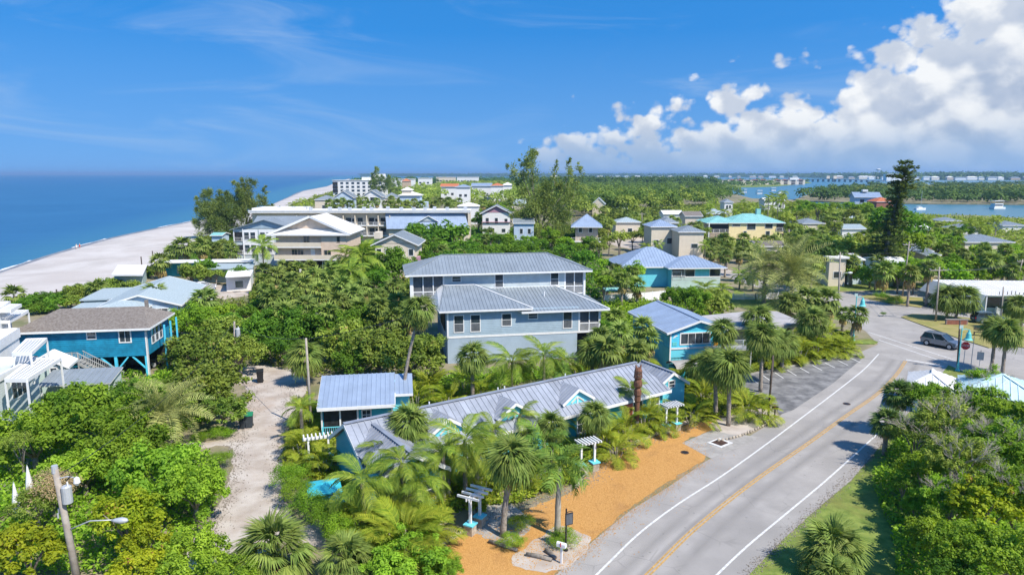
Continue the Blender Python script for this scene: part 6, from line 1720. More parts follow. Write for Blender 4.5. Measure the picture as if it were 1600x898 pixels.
# ---------------------------------------------------------------- the middle distance
FOOT = []
for o in list(sc.objects):
    if o.parent is None and o.type == 'EMPTY' and o.get('category') in ('house', 'hotel', 'motel', 'building', 'garage', 'cabin', 'restaurant', 'villa', 'shelter', 'shed', 'cottage', 'shop'):
        c = o.matrix_basis.copy()
        for k in o.children:
            if k.type == 'MESH' and ('wall' in k.name or 'base' in k.name or 'room' in k.name or 'wing' in k.name):
                xs = [v.co.x for v in k.data.vertices]; ys = [v.co.y for v in k.data.vertices]
                FOOT.append((c.inverted(), min(xs), min(ys), max(xs), max(ys)))
def inside(p, r):
    for inv, x0, y0, x1, y1 in FOOT:
        q = inv @ p
        if x0 - r < q.x < x1 + r and y0 - r < q.y < y1 + r: return True
    return False
# what must stay in sight: picture areas and the distance of what shows there
KEEP = [(424, 336, 546, 404, 143), (364, 345, 428, 404, 157), (455, 322, 603, 362, 199), (600, 322, 735, 360, 197), (584, 366, 650, 404, 136), (752, 320, 799, 352, 229),
        (893, 334, 938, 366, 184), (1104, 333, 1226, 362, 211), (1012, 388, 1136, 440, 124), (1018, 340, 1058, 353, 177), (1064, 349, 1100, 357, 169), (1330, 299, 1370, 311, 419), (1366, 306, 1393, 316, 399),
        (1503, 350, 1588, 376, 174), (520, 296, 660, 309, 299), (940, 372, 1085, 396, 160), (165, 430, 306, 470, 95), (255, 403, 397, 413, 146), (352, 421, 396, 438, 128), (1438, 433, 1610, 505, 106),
        (1220, 440, 1480, 560, 101), (1085, 440, 1215, 474, 112), (690, 286, 800, 293, 490), (520, 278, 606, 296, 630), (170, 412, 232, 428, 140), (300, 444, 395, 470, 120),
        (0, 340, 300, 440, 160), (1386, 398, 1426, 408, 127), (1186, 374, 1232, 384, 164), (1192, 307, 1226, 314, 379), (924, 309, 945, 317, 329), (960, 309, 981, 313, 399), (1130, 311, 1144, 317, 329),
        (1068, 330, 1098, 338, 229), (1328, 396, 1356, 405, 128), (1300, 402, 1328, 405, 126), (1148, 287, 1252, 305, 480), (1420, 318, 1620, 331, 380), (800, 340, 836, 362, 188), (626, 280, 646, 300, 600), (930, 460, 1045, 478, 118),
        (962, 338, 1000, 348, 224), (1036, 327, 1066, 335, 279), (1254, 340, 1288, 349, 239), (1316, 349, 1352, 357, 219), (1424, 348, 1452, 357, 224), (1470, 338, 1500, 346, 289), (1566, 344, 1600, 352, 249), (1424, 383, 1462, 392, 149), (716, 315, 748, 322, 289), (800, 310, 822, 320, 299)]
def hidden(x, y, r, D):
    return any(x + r > a and x - r < c and y + r > b and y - r < d and D < K for a, b, c, d, K in KEEP)

def inpoly(x, y, L):
    c = False
    for i in range(len(L)):
        (x1, y1), (x2, y2) = L[i], L[i - 1]
        if (y1 > y) != (y2 > y) and x < (x2 - x1) * (y - y1) / (y2 - y1) + x1: c = not c
    return c
DONE = []
def grove(L, n, kind, label, group, rm=(1.5, 1.9), hm=(3.5, 5.5), gap=.62, name=None, cat=None, seed=0, dead=1, keep=True):
    """n plants of one kind over a region of the picture, each standing on the ground where its crown is seen"""
    MADE = []; rg = random.Random(seed * 91 + len(DONE)); xs = [p[0] for p in L]; ys = [p[1] for p in L]; k = 0
    for _ in range(n * 14):
        if k >= n: break
        x, y = rg.uniform(min(xs), max(xs)), rg.uniform(min(ys), max(ys))
        if not inpoly(x, y, L): continue
        h = rg.uniform(*hm); r = rg.uniform(*rm); c = at(x, y, h)
        if c.y < 0 or c.y > 1500: continue
        rp = r * F / c.y
        if any((x - a) ** 2 + ((y - b) * 1.6) ** 2 < ((rp + q) * gap) ** 2 and g_ == (kind[:3]) for a, b, q, g_ in DONE): continue
        if inside(Vector((c.x, c.y, 0)), r * .5) or (keep and hidden(x, y, rp * .8, c.y)): continue
        DONE.append((x, y, rp, kind[:3])); k += 1; _n[0] += 1; loc = Vector((c.x, c.y, 0))
        if kind in ('fan', 'fand'): o = fan_palm(loc, h, r, label, group, kind=kind, near=False, seed=_n[0], dead=dead if rg.random() < .75 else 0, name=name or 'cabbage_palm', r=.17)
        elif kind in ('coco', 'date'): o = feather_palm(loc, h, r, label, group, kind=kind, near=False, seed=_n[0], name=name or 'coconut_palm', r=.13 if kind == 'coco' else .25)
        elif kind == 'areca': o = areca(loc, h, r * 2, label, group, near=False, seed=_n[0])
        else: o = tree(loc, h, r, label, kind, cat or 'tree', group, rg.uniform(.7, .95), _n[0], name or 'broadleaf_tree')
        MADE.append(o)
    if len(MADE) > 4:
        ys_ = sorted(o.location.y for o in MADE); xs_ = sorted(o.location.x / o.location.y for o in MADE); m = len(MADE)
        for o in MADE:
            i, j = ys_.index(o.location.y) * 3 // m, xs_.index(o.location.x / o.location.y) * 3 // m
            o['label'] = label + ', ' + (('front', 'middle', 'back')[i] + ' row ' + ('left', 'centre', 'right')[j])
    return k

def plume_mesh(name, m, seed, plumes, per=900, leaf=.75, aspect=.13):
    """feathery casuarina foliage: loose soft tufts strung along each limb, thinning outward"""
    rs = np.random.RandomState(seed); Cs, As, Ls = [], [], []
    for (b, t, r) in plumes:
        b, t = np.array(b, float), np.array(t, float); ln = np.linalg.norm(t - b); ax = (t - b) / ln
        k = max(4, int(ln / r * 2.4)); n = int(per * r * ln / 6 / k)
        for j in range(k):
            u = (j + rs.uniform(0, 1)) / k; pr = math.sin(math.pi * min(1, u * .80 + .16)) ** .6
            off = rs.normal(size=3) * r * .55 * pr; off -= ax * (off @ ax) * .5
            c = b + (t - b) * u + off; rr = r * rs.uniform(.35, .65) * pr
            q = rs.normal(size=(n, 3)) * rr * .62 * np.array([1, 1, 1.15])
            out = q + off * .6 + ax * rr * .7; out /= np.linalg.norm(out, axis=1, keepdims=True) + 1e-6
            A = out + rs.normal(size=(n, 3)) * .5 + np.array([0, 0, .15]); A /= np.linalg.norm(A, axis=1, keepdims=True)
            Cs.append(c + q); As.append(A); Ls.append(np.clip(rs.uniform(0, .7) + rs.uniform(0, .35, n), 0, 1))
    C, A, lv = np.concatenate(Cs), np.concatenate(As), np.concatenate(Ls); n = len(C)
    N = rs.normal(size=(n, 3)) + np.array([0, 0, .5]); B = np.cross(A, N); B /= np.linalg.norm(B, axis=1, keepdims=True)
    s = (leaf * rs.uniform(.6, 1.3, n))[:, None]
    V = np.stack([C - A * s * .5, C + B * s * aspect, C + A * s * .5 + np.array([0, 0, -.08]), C - B * s * aspect], 1).reshape(-1, 3)
    return arr_mesh(name, V, np.arange(4 * n).reshape(n, 4), m, lv)

def casuarina(px, D, plumes, label, seed, group=None, base_px=None, per=900, leaf=.75):
    """plumes: (base x, base y, tip x, tip y, radius in px, depth offset m) as seen"""
    x0 = (px - 800) / F * D
    t = thing('casuarina', label, 'tree', (x0, D, 0), 0, group); P3 = []; mb = MB()
    for bx, by, tx, ty, rp, dy in plumes:
        b = Vector(((bx - 800) / F * D - x0, dy, high(bx, by, D))); e = Vector(((tx - 800) / F * D - x0, dy, high(tx, ty, D)))
        P3.append((b, e, rp / F * D))
        root = Vector((rngj.uniform(-.5, .5), rngj.uniform(-.5, .5), min(b.z * .45, 5)))
        mb.tube([root, root.lerp(b, .55) + Vector((0, 0, .6)), b, b.lerp(e, .55)], [.22, .16, .10, .04], 5)
    mb.tube([(0, 0, -.3), (.1, 0, 2.5), (0, .1, 6)], [.55, .45, .3], 8); mb.part('trunk', 'bark', t, smooth=True)
    use('crown', plume_mesh('crown', 'lf_pine', seed, P3, per, leaf), t)
    return t
rngj = random.Random(21)
casuarina(844, 198, [(832, 285, 826, 232, 16, 0), (824, 262, 838, 236, 12, 1), (812, 290, 792, 256, 9, 1), (818, 280, 812, 250, 10, -1), (866, 290, 868, 250, 6, 1), (882, 300, 888, 246, 8, 0), (896, 310, 907, 254, 8, 2),
    (838, 345, 820, 285, 26, 0), (852, 340, 850, 282, 26, 1), (862, 345, 880, 288, 24, 2), (825, 350, 806, 300, 20, -2), (872, 352, 892, 305, 18, -1), (846, 370, 846, 305, 26, -3), (826, 372, 808, 332, 16, -3), (866, 372, 884, 325, 18, -2),
    (838, 386, 826, 345, 16, -4), (858, 386, 872, 342, 16, -4), (846, 388, 846, 352, 18, -5)],
    'tall wispy casuarina with bare gaps rising above the horizon', 5, per=230, leaf=.9)
CG = 'casuarinas at the beach'
casuarina(338, 226, [(338, 352, 304, 346, 12, 0), (336, 348, 306, 328, 13, 1), (338, 345, 309, 306, 10, 0), (336, 340, 318, 298, 12, 1), (338, 335, 332, 296, 13, 0), (342, 335, 346, 296, 13, 1), (340, 355, 320, 335, 16, -3), (342, 350, 332, 312, 18, -3), (346, 352, 352, 312, 18, -3), (344, 360, 352, 338, 16, -4)], 'broad rounded casuarina at the beach, seaward one of the clump', 6, CG, per=420)
casuarina(362, 229, [(362, 350, 360, 298, 15, 0), (364, 345, 374, 298, 14, 2), (360, 352, 352, 312, 14, -2), (364, 360, 372, 318, 15, -3), (360, 362, 358, 335, 14, -4)], 'casuarina at the beach in the middle of the clump', 7, CG, per=420)
casuarina(386, 234, [(384, 330, 376, 282, 11, 0), (386, 325, 385, 277, 10, 1), (390, 325, 400, 279, 10, 1), (394, 325, 415, 291, 7, 2), (390, 340, 388, 300, 15, -2), (396, 335, 420, 312, 9, 1), (398, 340, 430, 321, 8, 0), (394, 348, 404, 315, 13, -2), (384, 352, 378, 318, 13, -3)], 'casuarina with an outreaching branch behind the grey beach house', 8, CG, per=420)
casuarina(590, 600, [(590, 298, 589, 262, 7, 0), (584, 296, 583, 270, 6, 1), (597, 297, 600, 272, 6, 0), (606, 298, 610, 274, 6, 0)], 'dark casuarina before the far beach hotel', 9, per=90, leaf=2.0)
casuarina(612, 610, [(612, 299, 610, 276, 6, 0), (620, 300, 622, 278, 6, 0)], 'smaller dark casuarina right of the far beach hotel', 10, per=90, leaf=2.0)

# norfolk pine: whorls of level branches, drooping lower down, one dark spire
D = 134; t = thing('norfolk_pine', 'tall dark norfolk pine spire rising above the bay', 'tree', ((1383 - 800) / F * D, D, 0))
Hn = high(1405, 249, D); MB().tube([(0, 0, -.3), (.8, 0, Hn * .4), (2.4, 0, Hn * .8), (2.9, 0, Hn - .3)], [.42, .34, .2, .05], 8).part('trunk', 'bark', t, smooth=True)
rs = np.random.RandomState(4); C, A, lv = [], [], []
z = 2.0
while z < Hn - .2:
    f = z / Hn; nb_ = 6; rad = np.interp(f, [0, .12, .3, .5, .62, .72, .85, .95, 1], [3.0, 4.2, 3.9, 2.6, 1.7, 2.3, 2.9, 2.1, .6]); nb = 7
    a0 = rs.uniform(0, 6.28); cx = np.interp(f, [0, .4, .8, 1], [0, .8, 2.4, 2.9])
    for b in range(nb):
        a = a0 + b * 6.283 / nb + rs.uniform(-.35, .35); L_ = rad * rs.uniform(.55, 1.15); m_ = int(105 * L_ / 3); zj = rs.uniform(-.35, .35)
        u = rs.uniform(.12, 1, m_); d = np.array([math.cos(a), math.sin(a), 0]); s_ = np.array([-math.sin(a), math.cos(a), 0])
        off = rs.normal(0, .30, m_) * (1.1 - .5 * u) * L_ * .35
        P_ = np.array([cx, 0, z + zj]) + d * (u * L_)[:, None] + s_ * off[:, None] + np.array([0, 0, 1]) * ((.30 * u - .55 * (1 - f) * u ** 2) * L_ * .5 + rs.normal(0, .17, m_))[:, None]
        C.append(P_); A.append(d * .8 + s_ * np.sign(off)[:, None] * .5 + np.array([0, 0, .25]) + rs.normal(0, .2, (m_, 3))); lv.append(np.clip(rs.uniform(0, 1, m_) * .7 + .25 * u, 0, 1))
    z += np.interp(f, [0, 1], [1.05, .78])
C, A, lv = np.concatenate(C), np.concatenate(A), np.concatenate(lv); A /= np.linalg.norm(A, axis=1, keepdims=True); n = len(C)
N = rs.normal(0, .4, (n, 3)) + np.array([0, 0, 1]); B = np.cross(A, N); B /= np.linalg.norm(B, axis=1, keepdims=True); s = rs.uniform(.4, .7, n)[:, None]
V = np.stack([C - A * s * .5, C + B * s * .22, C + A * s * .5, C - B * s * .22], 1).reshape(-1, 3)
use('crown', arr_mesh('crown', V, np.arange(4 * n).reshape(n, 4), 'lf_norf', lv), t)

# --- hand placed plants of the middle distance
WP = 'tall fan palms'
for x, y, w_, b, tx in [(286, 386, 44, (287, 424), 'tall fan palm with brown skirt before the long teal motel, front one'), (268, 394, 30, (272, 414), 'fan palm left of the tall one at the long teal motel'),
                        (315, 385, 36, (315, 418), 'tall fan palm at the middle of the long teal motel'), (340, 392, 32, (343, 416), 'fan palm behind the long teal motel roof'),
                        (378, 396, 34, (380, 413), 'fan palm at the right end of the long teal motel'), (362, 390, 30, 5.0, 'fan palm below the grey beach house porch'),
                        (152, 452, 42, (154, 474), 'cabbage palm alone on the dune behind the brown roof'), (243, 463, 56, 2.6, 'cabbage palm before the bungalow gable'), (320, 470, 56, 2.2, 'cabbage palm below the sandy yard'),
                        (250, 410, 40, 3.4, 'fan palm behind the bungalow roof'), (22, 462, 44, 1.6, 'low fan palm on the dune above the white house')]:
    fan(x, y, w_, b, tx, WP, near=False, dead=1)
for x, y, w_, b, tx in [(565, 402, 70, 6.5, 'golden coconut palm behind the palm grove'), (548, 425, 60, 5.4, 'ragged coconut palm in the grove before the beige house'), (410, 385, 46, 6.5, 'coconut palm at the left corner of the beige house'),
                        (540, 400, 50, 5.6, 'coconut palm with a pale dead leaf right of the beige house'), (1100, 452, 40, 2.4, 'traveller palm before the hipped turquoise house'), (1128, 452, 36, 2.4, 'dark feather palm at the corner of the hipped turquoise house'),
                        (1157, 430, 30, (1155, 452), 'small coconut palm at the sandy lane, first'), (1177, 432, 30, (1176, 455), 'small coconut palm at the sandy lane, second')]:
    feather(x, y, w_, b, tx, 'coconut palms', near=False)
for x, y, w_, z, k, tx in [(318, 422, 56, 2.4, 'far_bright', 'sea almond tree by the white garage'), (300, 428, 50, 2.4, 'far_grape', 'sea grape behind the bungalow ridge'), (375, 430, 40, 2.0, 'far_bright', 'small tree before the white garage'),
                           (612, 420, 90, 3.4, 'bright', 'bright green tree left of the long grey ridge'), (590, 440, 60, 3.0, 'bright', 'bright green tree behind the screened upper porch'), (695, 375, 80, 4.5, 'far_bright', 'bright round tree before the hotel mansard'),
                           (650, 360, 40, 5, 'far_bright', 'lime tree at the corner of the hotel mansard'), (1078, 470, 70, 3.6, 'bright', 'bright green bush behind the turquoise gable house, tall one'), (1055, 465, 50, 3.4, 'bright', 'bright green bush behind the turquoise gable house, left one'),
                           (1112, 478, 60, 2.6, 'far_olive', 'olive bush beside the flat grey roof'), (1290, 408, 70, 4.2, 'far_dark', 'dark dense tree beyond the big date palm'), (1268, 418, 50, 4, 'far_dark', 'dark dense tree right behind the big date palm'),
                           (1122, 382, 40, 3.2, 'far_dark', 'dark tree before the yellow house'), (1320, 425, 50, 2.4, 'far_green', 'green bush behind the street lamp pole'), (1175, 395, 44, 2.6, 'far_olive', 'rounded dark shrub before the low dark roof'),
                           (1400, 425, 60, 2.8, 'far_bright', 'bright tree behind the crossarm pole'), (1425, 430, 60, 2.4, 'far_green', 'green tree left of the second crossarm pole'), (1450, 425, 50, 2.6, 'far_green', 'green tree right of the second crossarm pole'),
                           (1360, 432, 44, 2.2, 'far_green', 'green hedge tree behind the slim street palm'), (1398, 355, 80, 9, 'far_bright', 'yellow green tree beside the norfolk pine trunk'), (1420, 385, 60, 6, 'far_green', 'green tree right of the norfolk pine foot')]:
    if k == 'far_dark' and k not in BR: broad('far_dark', 'lf_mang', 2, leaves=2200, leaf=.42, lumps=40)
    tr(x, y, w_, z, tx, k, 'trees of the middle distance')

# --- groves: many alike plants, told apart only by the grove they stand in
grove([(395, 470), (400, 428), (470, 408), (540, 410), (575, 450), (560, 492), (440, 494)], 34, 'fan', 'cabbage palm in the dense grove below the beige house', 'grove below the beige house', (1.7, 2.4), (3.4, 5.0), .5, seed=1)
grove([(560, 495), (590, 450), (640, 440), (640, 500)], 7, 'fan', 'cabbage palm between the grove and the grey house porch', 'palms by the grey house porch', (1.5, 2.0), (3.5, 5.0), .55, seed=2)
grove([(360, 500), (400, 470), (460, 480), (560, 488), (600, 480), (600, 505), (420, 505)], 16, 'far_bright', 'green bush at the foot of the grove below the beige house', 'bushes at the foot of the grove', (1.6, 2.2), (1.2, 1.8), .5, seed=3)
grove([(330, 492), (300, 470), (345, 476), (400, 470), (420, 485), (370, 500)], 6, 'far_green', 'green shrub beside the sandy yard', 'shrubs beside the sandy yard', (1.4, 2.2), (1.2, 1.8), .5, seed=4)
grove([(100, 474), (112, 456), (150, 446), (215, 428), (240, 420), (262, 430), (170, 462)], 22, 'far_grape', 'sea grape mound on the dune above the beach', 'sea grape mounds on the dune', (1.6, 2.6), (.7, 1.1), .4, name='sea_grape', cat='shrub', seed=5, keep=False)
grove([(30, 476), (40, 464), (100, 466), (110, 478), (60, 484)], 10, 'far_bright', 'bright sea grape mound behind the brown shingle roof', 'sea grape mounds behind the brown roof', (1.4, 2.2), (.7, 1.1), .4, name='sea_grape', cat='shrub', seed=6)
grove([(230, 415), (270, 392), (330, 372), (420, 378), (425, 404), (300, 404), (250, 412)], 16, 'far_grape', 'shrub on the dune behind the long teal motel', 'shrubs behind the long teal motel', (1.6, 2.6), (1.2, 2), .5, name='shrub', cat='shrub', seed=7)
grove([(330, 410), (400, 372), (425, 380), (425, 425), (400, 430)], 9, 'fan', 'palm between the long teal motel and the beige house', 'palms left of the beige house', (1.6, 2.1), (3.5, 5), .55, seed=8)
grove([(255, 442), (262, 420), (350, 414), (350, 426), (300, 440)], 8, 'far_grape', 'shrub between the bungalow and the long teal motel', 'shrubs behind the bungalow', (1.5, 2.2), (1.4, 2), .5, name='shrub', cat='shrub', seed=9)
grove([(545, 440), (550, 372), (585, 380), (590, 430)], 10, 'far_bright', 'green tree between the beige house and the cream house', 'trees between beige and cream houses', (2, 3), (3, 5), .5, seed=10)
grove([(655, 405), (655, 375), (740, 362), (800, 372), (890, 385), (940, 405)], 26, 'far_bright', 'lush green tree behind the long grey ridge', 'trees behind the grey ridge', (2.2, 3.2), (3.2, 5), .5, seed=11)
grove([(655, 405), (655, 380), (720, 378), (760, 360), (815, 378), (860, 400)], 14, 'far_olive', 'olive tree behind the long grey ridge', 'olive trees behind the grey ridge', (2.0, 2.8), (3, 4.6), .55, seed=12)
grove([(650, 400), (655, 380), (690, 378), (760, 350), (775, 375), (740, 400)], 9, 'fan', 'fan palm below the hotel mansard', 'palms below the hotel mansard', (1.7, 2.2), (3.5, 5), .6, seed=13)
grove([(930, 405), (935, 340), (1010, 335), (1020, 375), (965, 372), (945, 400)], 16, 'far_olive', 'olive tree before the play yard', 'olive trees left of the play yard', (2.2, 3.4), (3.5, 6), .5, seed=14)
grove([(930, 355), (940, 325), (1000, 330), (1060, 336), (1105, 330), (1105, 345), (1020, 350)], 22, 'fan', 'palm in the row behind the tan houses', 'palms behind the tan houses', (1.8, 2.4), (5, 7.5), .5, seed=15)
grove([(935, 470), (945, 420), (1005, 412), (1020, 450), (1040, 460), (1035, 476), (960, 478)], 16, 'fan', 'cabbage palm in the clump left of the hipped turquoise house', 'palms left of the hipped house', (1.6, 2.1), (3.2, 4.6), .55, seed=16)
grove([(925, 455), (945, 400), (1000, 405), (1000, 420), (950, 470)], 9, 'far_green', 'green tree left of the hipped turquoise house', 'trees left of the hipped house', (1.8, 2.6), (2.6, 4), .5, seed=17)
grove([(935, 535), (945, 500), (965, 485), (1030, 482), (1028, 545), (990, 556), (950, 550)], 12, 'fan', 'cabbage palm between the grey porch and the turquoise gable house', 'palms by the turquoise gable house', (1.5, 1.9), (3.4, 5), .55, seed=18)
grove([(1000, 385), (1020, 365), (1070, 362), (1100, 372), (1105, 384), (1050, 384)], 10, 'coco', 'small palm beside the play yard', 'small palms beside the play yard', (1.5, 1.9), (2.4, 4), .6, seed=19)
grove([(1110, 400), (1120, 366), (1185, 362), (1240, 372), (1300, 385), (1330, 400), (1260, 412), (1185, 406)], 34, 'fan', 'palm in the belt below the yellow house', 'palms below the yellow house', (1.6, 2.3), (3, 6), .5, seed=20)
grove([(1060, 445), (1090, 442), (1200, 476), (1300, 480), (1300, 500), (1200, 486)], 10, 'fan', 'fan palm at the edge of the lawn', 'palms at the edge of the lawn', (1.3, 1.7), (2.4, 3.4), .6, seed=21)
grove([(1228, 420), (1228, 335), (1300, 330), (1400, 345), (1400, 420), (1300, 425)], 46, 'far_olive', 'olive green tree in the wood left of the norfolk pine', 'wood left of the norfolk pine', (2.4, 3.8), (4, 7), .5, seed=22)
grove([(1228, 405), (1228, 345), (1300, 335), (1385, 350), (1385, 415)], 22, 'fan', 'palm in the wood left of the norfolk pine', 'palms left of the norfolk pine', (1.8, 2.4), (4.5, 7.5), .6, seed=23)
grove([(1400, 440), (1405, 345), (1480, 350), (1600, 395), (1640, 430), (1560, 436), (1460, 435)], 34, 'far_green', 'green tree in the wood right of the norfolk pine', 'wood right of the norfolk pine', (2.2, 3.4), (3, 5.5), .5, seed=24)
grove([(1410, 430), (1410, 350), (1500, 355), (1600, 392), (1640, 425)], 28, 'fan', 'palm in the wood right of the norfolk pine', 'palms right of the norfolk pine', (1.7, 2.3), (4, 6.5), .55, seed=25)
grove([(1405, 350), (1420, 336), (1480, 338), (1600, 345), (1640, 370), (1600, 365), (1500, 352)], 26, 'coco', 'palm along the bay shore at the right', 'palms along the bay shore', (2.0, 2.6), (5, 8), .5, seed=26)
grove([(1240, 335), (1250, 318), (1330, 320), (1400, 325), (1400, 345), (1300, 335)], 26, 'far_green', 'green tree below the mangrove island', 'trees below the mangrove island', (3, 4.5), (5, 8), .5, seed=27)
grove([(1100, 335), (1110, 312), (1180, 316), (1240, 320), (1240, 340), (1180, 335)], 20, 'coco', 'palm on the bay shore behind the yellow house', 'palms behind the yellow house', (2.2, 2.8), (6, 8), .5, seed=28)
grove([(1470, 425), (1480, 400), (1600, 395), (1640, 420), (1620, 436), (1520, 430)], 16, 'far_olive', 'grey olive shrub behind the restaurant', 'shrubs behind the restaurant', (1.8, 2.6), (2, 3.4), .5, seed=29)
grove([(440, 345), (430, 322), (470, 312), (520, 308), (520, 318), (480, 322)], 8, 'coco', 'palm at the seaward end of the beach hotel', 'palms at the beach hotel', (2.4, 3), (7, 9), .5, seed=30)
grove([(500, 322), (530, 310), (660, 312), (760, 316), (745, 324), (600, 322)], 26, 'fan', 'palm behind the beach hotel roof', 'palms behind the beach hotel', (2.2, 2.8), (8, 11), .5, seed=31)
grove([(740, 345), (745, 318), (800, 318), (830, 330), (800, 350), (750, 352)], 14, 'far_green', 'tree beside the white house with the mauve gable', 'trees by the mauve gable', (2.4, 3.4), (4, 7), .5, seed=32)
grove([(736, 372), (738, 350), (815, 356), (890, 360), (890, 382), (800, 376)], 14, 'far_green', 'tree round the foot of the tall casuarina', 'trees round the tall casuarina', (2.2, 3.2), (3, 5), .5, seed=33)
grove([(890, 385), (885, 355), (940, 358), (945, 400)], 8, 'far_bright', 'bright tree below the pyramid roof', 'trees below the pyramid roof', (2, 3), (2.6, 4.4), .5, seed=34)

grove([(1008, 370), (1012, 353), (1060, 354), (1104, 358), (1104, 372), (1060, 370)], 16, 'far_olive', 'tree before the tan houses by the play yard', 'trees before the tan houses', (1.9, 2.7), (3.4, 5.0), .42, seed=35, keep=False)
grove([(1010, 366), (1012, 346), (1060, 346), (1104, 352), (1104, 366)], 8, 'fan', 'palm before the tan houses by the play yard', 'palms before the tan houses', (1.7, 2.1), (5, 6.5), .5, seed=38, keep=False)
grove([(1195, 316), (1198, 303), (1240, 300), (1244, 312)], 6, 'coco', 'tall palm silhouetted against the nearer bay water', 'palms against the bay water', (2.2, 2.8), (9, 13), .45, seed=36, keep=False)
grove([(935, 412), (940, 398), (1010, 398), (1012, 408)], 8, 'far_bright', 'green tree beyond the grey ridge right end', 'trees at the grey ridge right end', (1.8, 2.6), (2.4, 3.6), .5, seed=37)
# --- masses nobody could count: woods, mangrove, undergrowth
def mass(name, label, L, n, m, size, h, leaf, per, seed, hv=.35, z0=0):
    """a wood that reads as one: n crowns of leaf clumps over a region, joined as one object"""
    rs = np.random.RandomState(seed); rg = random.Random(seed); xs = [p[0] for p in L]; ys = [p[1] for p in L]
    W = [at(x, y) for x, y in L]; wx = [p.x for p in W]; wy = [p.y for p in W]; wl = [(p.x, p.y) for p in W]
    Cs, Ns, lvs, k = [], [], [], 0
    for _ in range(n * 30):
        if k >= n: break
        if rg.random() < .6:
            x, y = rg.uniform(min(xs), max(xs)), rg.uniform(min(ys), max(ys))
            if not inpoly(x, y, L): continue
            c = at(x, y)
        else:
            c = Vector((rg.uniform(min(wx), max(wx)), rg.uniform(min(wy), max(wy)), 0))
            if not inpoly(c.x, c.y, wl): continue
        r = size * rg.uniform(.7, 1.3)
        if inside(c, r * .6): continue
        k += 1; hh = h * rg.uniform(1 - hv, 1 + hv)
        q = rs.normal(size=(per, 3)); q[:, 2] = np.abs(q[:, 2]) * .9 - .15; q /= np.linalg.norm(q, axis=1, keepdims=True)
        bump = 1 + .22 * np.sin(q[:, 0] * 5 + k) * np.cos(q[:, 1] * 6 + k * 2)
        C = np.array([c.x, c.y, z0 + hh - r * .55]) + q * np.array([r, r, r * .75]) * (bump * rs.uniform(.75, 1.05, per))[:, None]
        N = q + rs.normal(size=(per, 3)) * .4 + np.array([0, 0, .5]); N /= np.linalg.norm(N, axis=1, keepdims=True)
        Cs.append(C); Ns.append(N); lvs.append(np.clip(rs.uniform(0, .45, per) + rg.random() * .55, 0, 1))
    C, N = np.concatenate(Cs), np.concatenate(Ns); C[:, 2] = np.maximum(C[:, 2], .15)
    V, Fq = leaf_quads(rs, C, N, leaf, .8)
    o = bpy.data.objects.new(name, arr_mesh(name, V, Fq, m, np.concatenate(lvs))); COL.objects.link(o)
    return tag(o, label, None, None, 'stuff')

mass('woodland', 'mixed green wood between the beach hotel and the far villas', [(640, 318), (600, 300), (650, 293), (700, 293), (800, 296), (830, 300), (820, 330), (760, 316)], 420, 'lf_olive', 4.2, 7.5, 1.3, 90, 1)
mass('woodland', 'green wood behind the casuarina reaching the mangrove', [(830, 335), (820, 300), (880, 297), (1000, 296), (1110, 298), (1160, 309), (1130, 322), (1040, 334), (930, 340)], 560, 'lf_wood', 4.6, 9, 1.2, 110, 2)
mass('woodland', 'olive wood behind the casuarina', [(830, 335), (840, 310), (930, 305), (1060, 312), (1110, 312), (1100, 328), (1000, 338), (900, 345)], 260, 'lf_olive', 4.0, 8.5, 1.2, 90, 3)
mass('woodland', 'trees standing before the orange roofed villas', [(680, 297), (690, 292.5), (800, 293), (830, 297)], 170, 'lf_olive', 4.6, 8.5, 1.5, 70, 12)
mass('mangrove', 'dark mangrove forest by the bay', [(800, 297), (830, 284.5), (900, 284), (1075, 284), (1115, 289), (1125, 298), (1000, 297)], 700, 'lf_mang', 7, 12, 2.6, 60, 4)
mass('woodland', 'dark wood on the island towards the far tip', [(545, 297), (560, 282), (760, 281), (800, 284), (830, 296), (700, 292), (620, 296)], 420, 'lf_mang', 7, 10, 2.6, 55, 5)
mass('mangrove', 'mangrove wood on the island in the bay', [(1240, 312), (1292, 295), (1420, 290), (1600, 288.5), (1800, 289), (1800, 317), (1600, 318), (1450, 317), (1330, 316)], 900, 'lf_mang', 5.2, 6.5, 2.0, 60, 6)
mass('mangrove', 'paler grey mangrove in the middle of the bay island', [(1290, 305), (1330, 297), (1450, 295), (1600, 297), (1800, 298), (1800, 308), (1600, 308), (1400, 305)], 300, 'lf_olive', 4.5, 6.2, 2.0, 55, 7)
mass('woodland', 'trees on the green point in the bay', [(1078, 285), (1092, 282), (1250, 282.6), (1265, 285.5), (1210, 290.5), (1130, 292)], 120, 'lf_mang', 6, 7, 2.6, 50, 8)
def shore_wood(name, label, L, n, m, r, h, seed, per=26, leaf=9):
    return mass(name, label, L, n, m, r, h, leaf, per, seed)
shore_wood('woodland', 'wooded far mainland along the horizon', [(560, 275.3), (750, 275.8), (1000, 276), (1250, 277.2), (1420, 280.6), (1600, 281), (1900, 282.4), (1900, 279), (1600, 278), (1420, 277.4), (1250, 275.6), (1000, 274.6), (560, 274.3)], 2600, 'lf_mang', 24, 21, 9)
shore_wood('woodland', 'tall trees standing out of the far mainland', [(1380, 277.5), (1440, 277), (1600, 277), (1700, 278), (1700, 275.8), (1440, 275.6)], 160, 'lf_mang', 22, 30, 10)

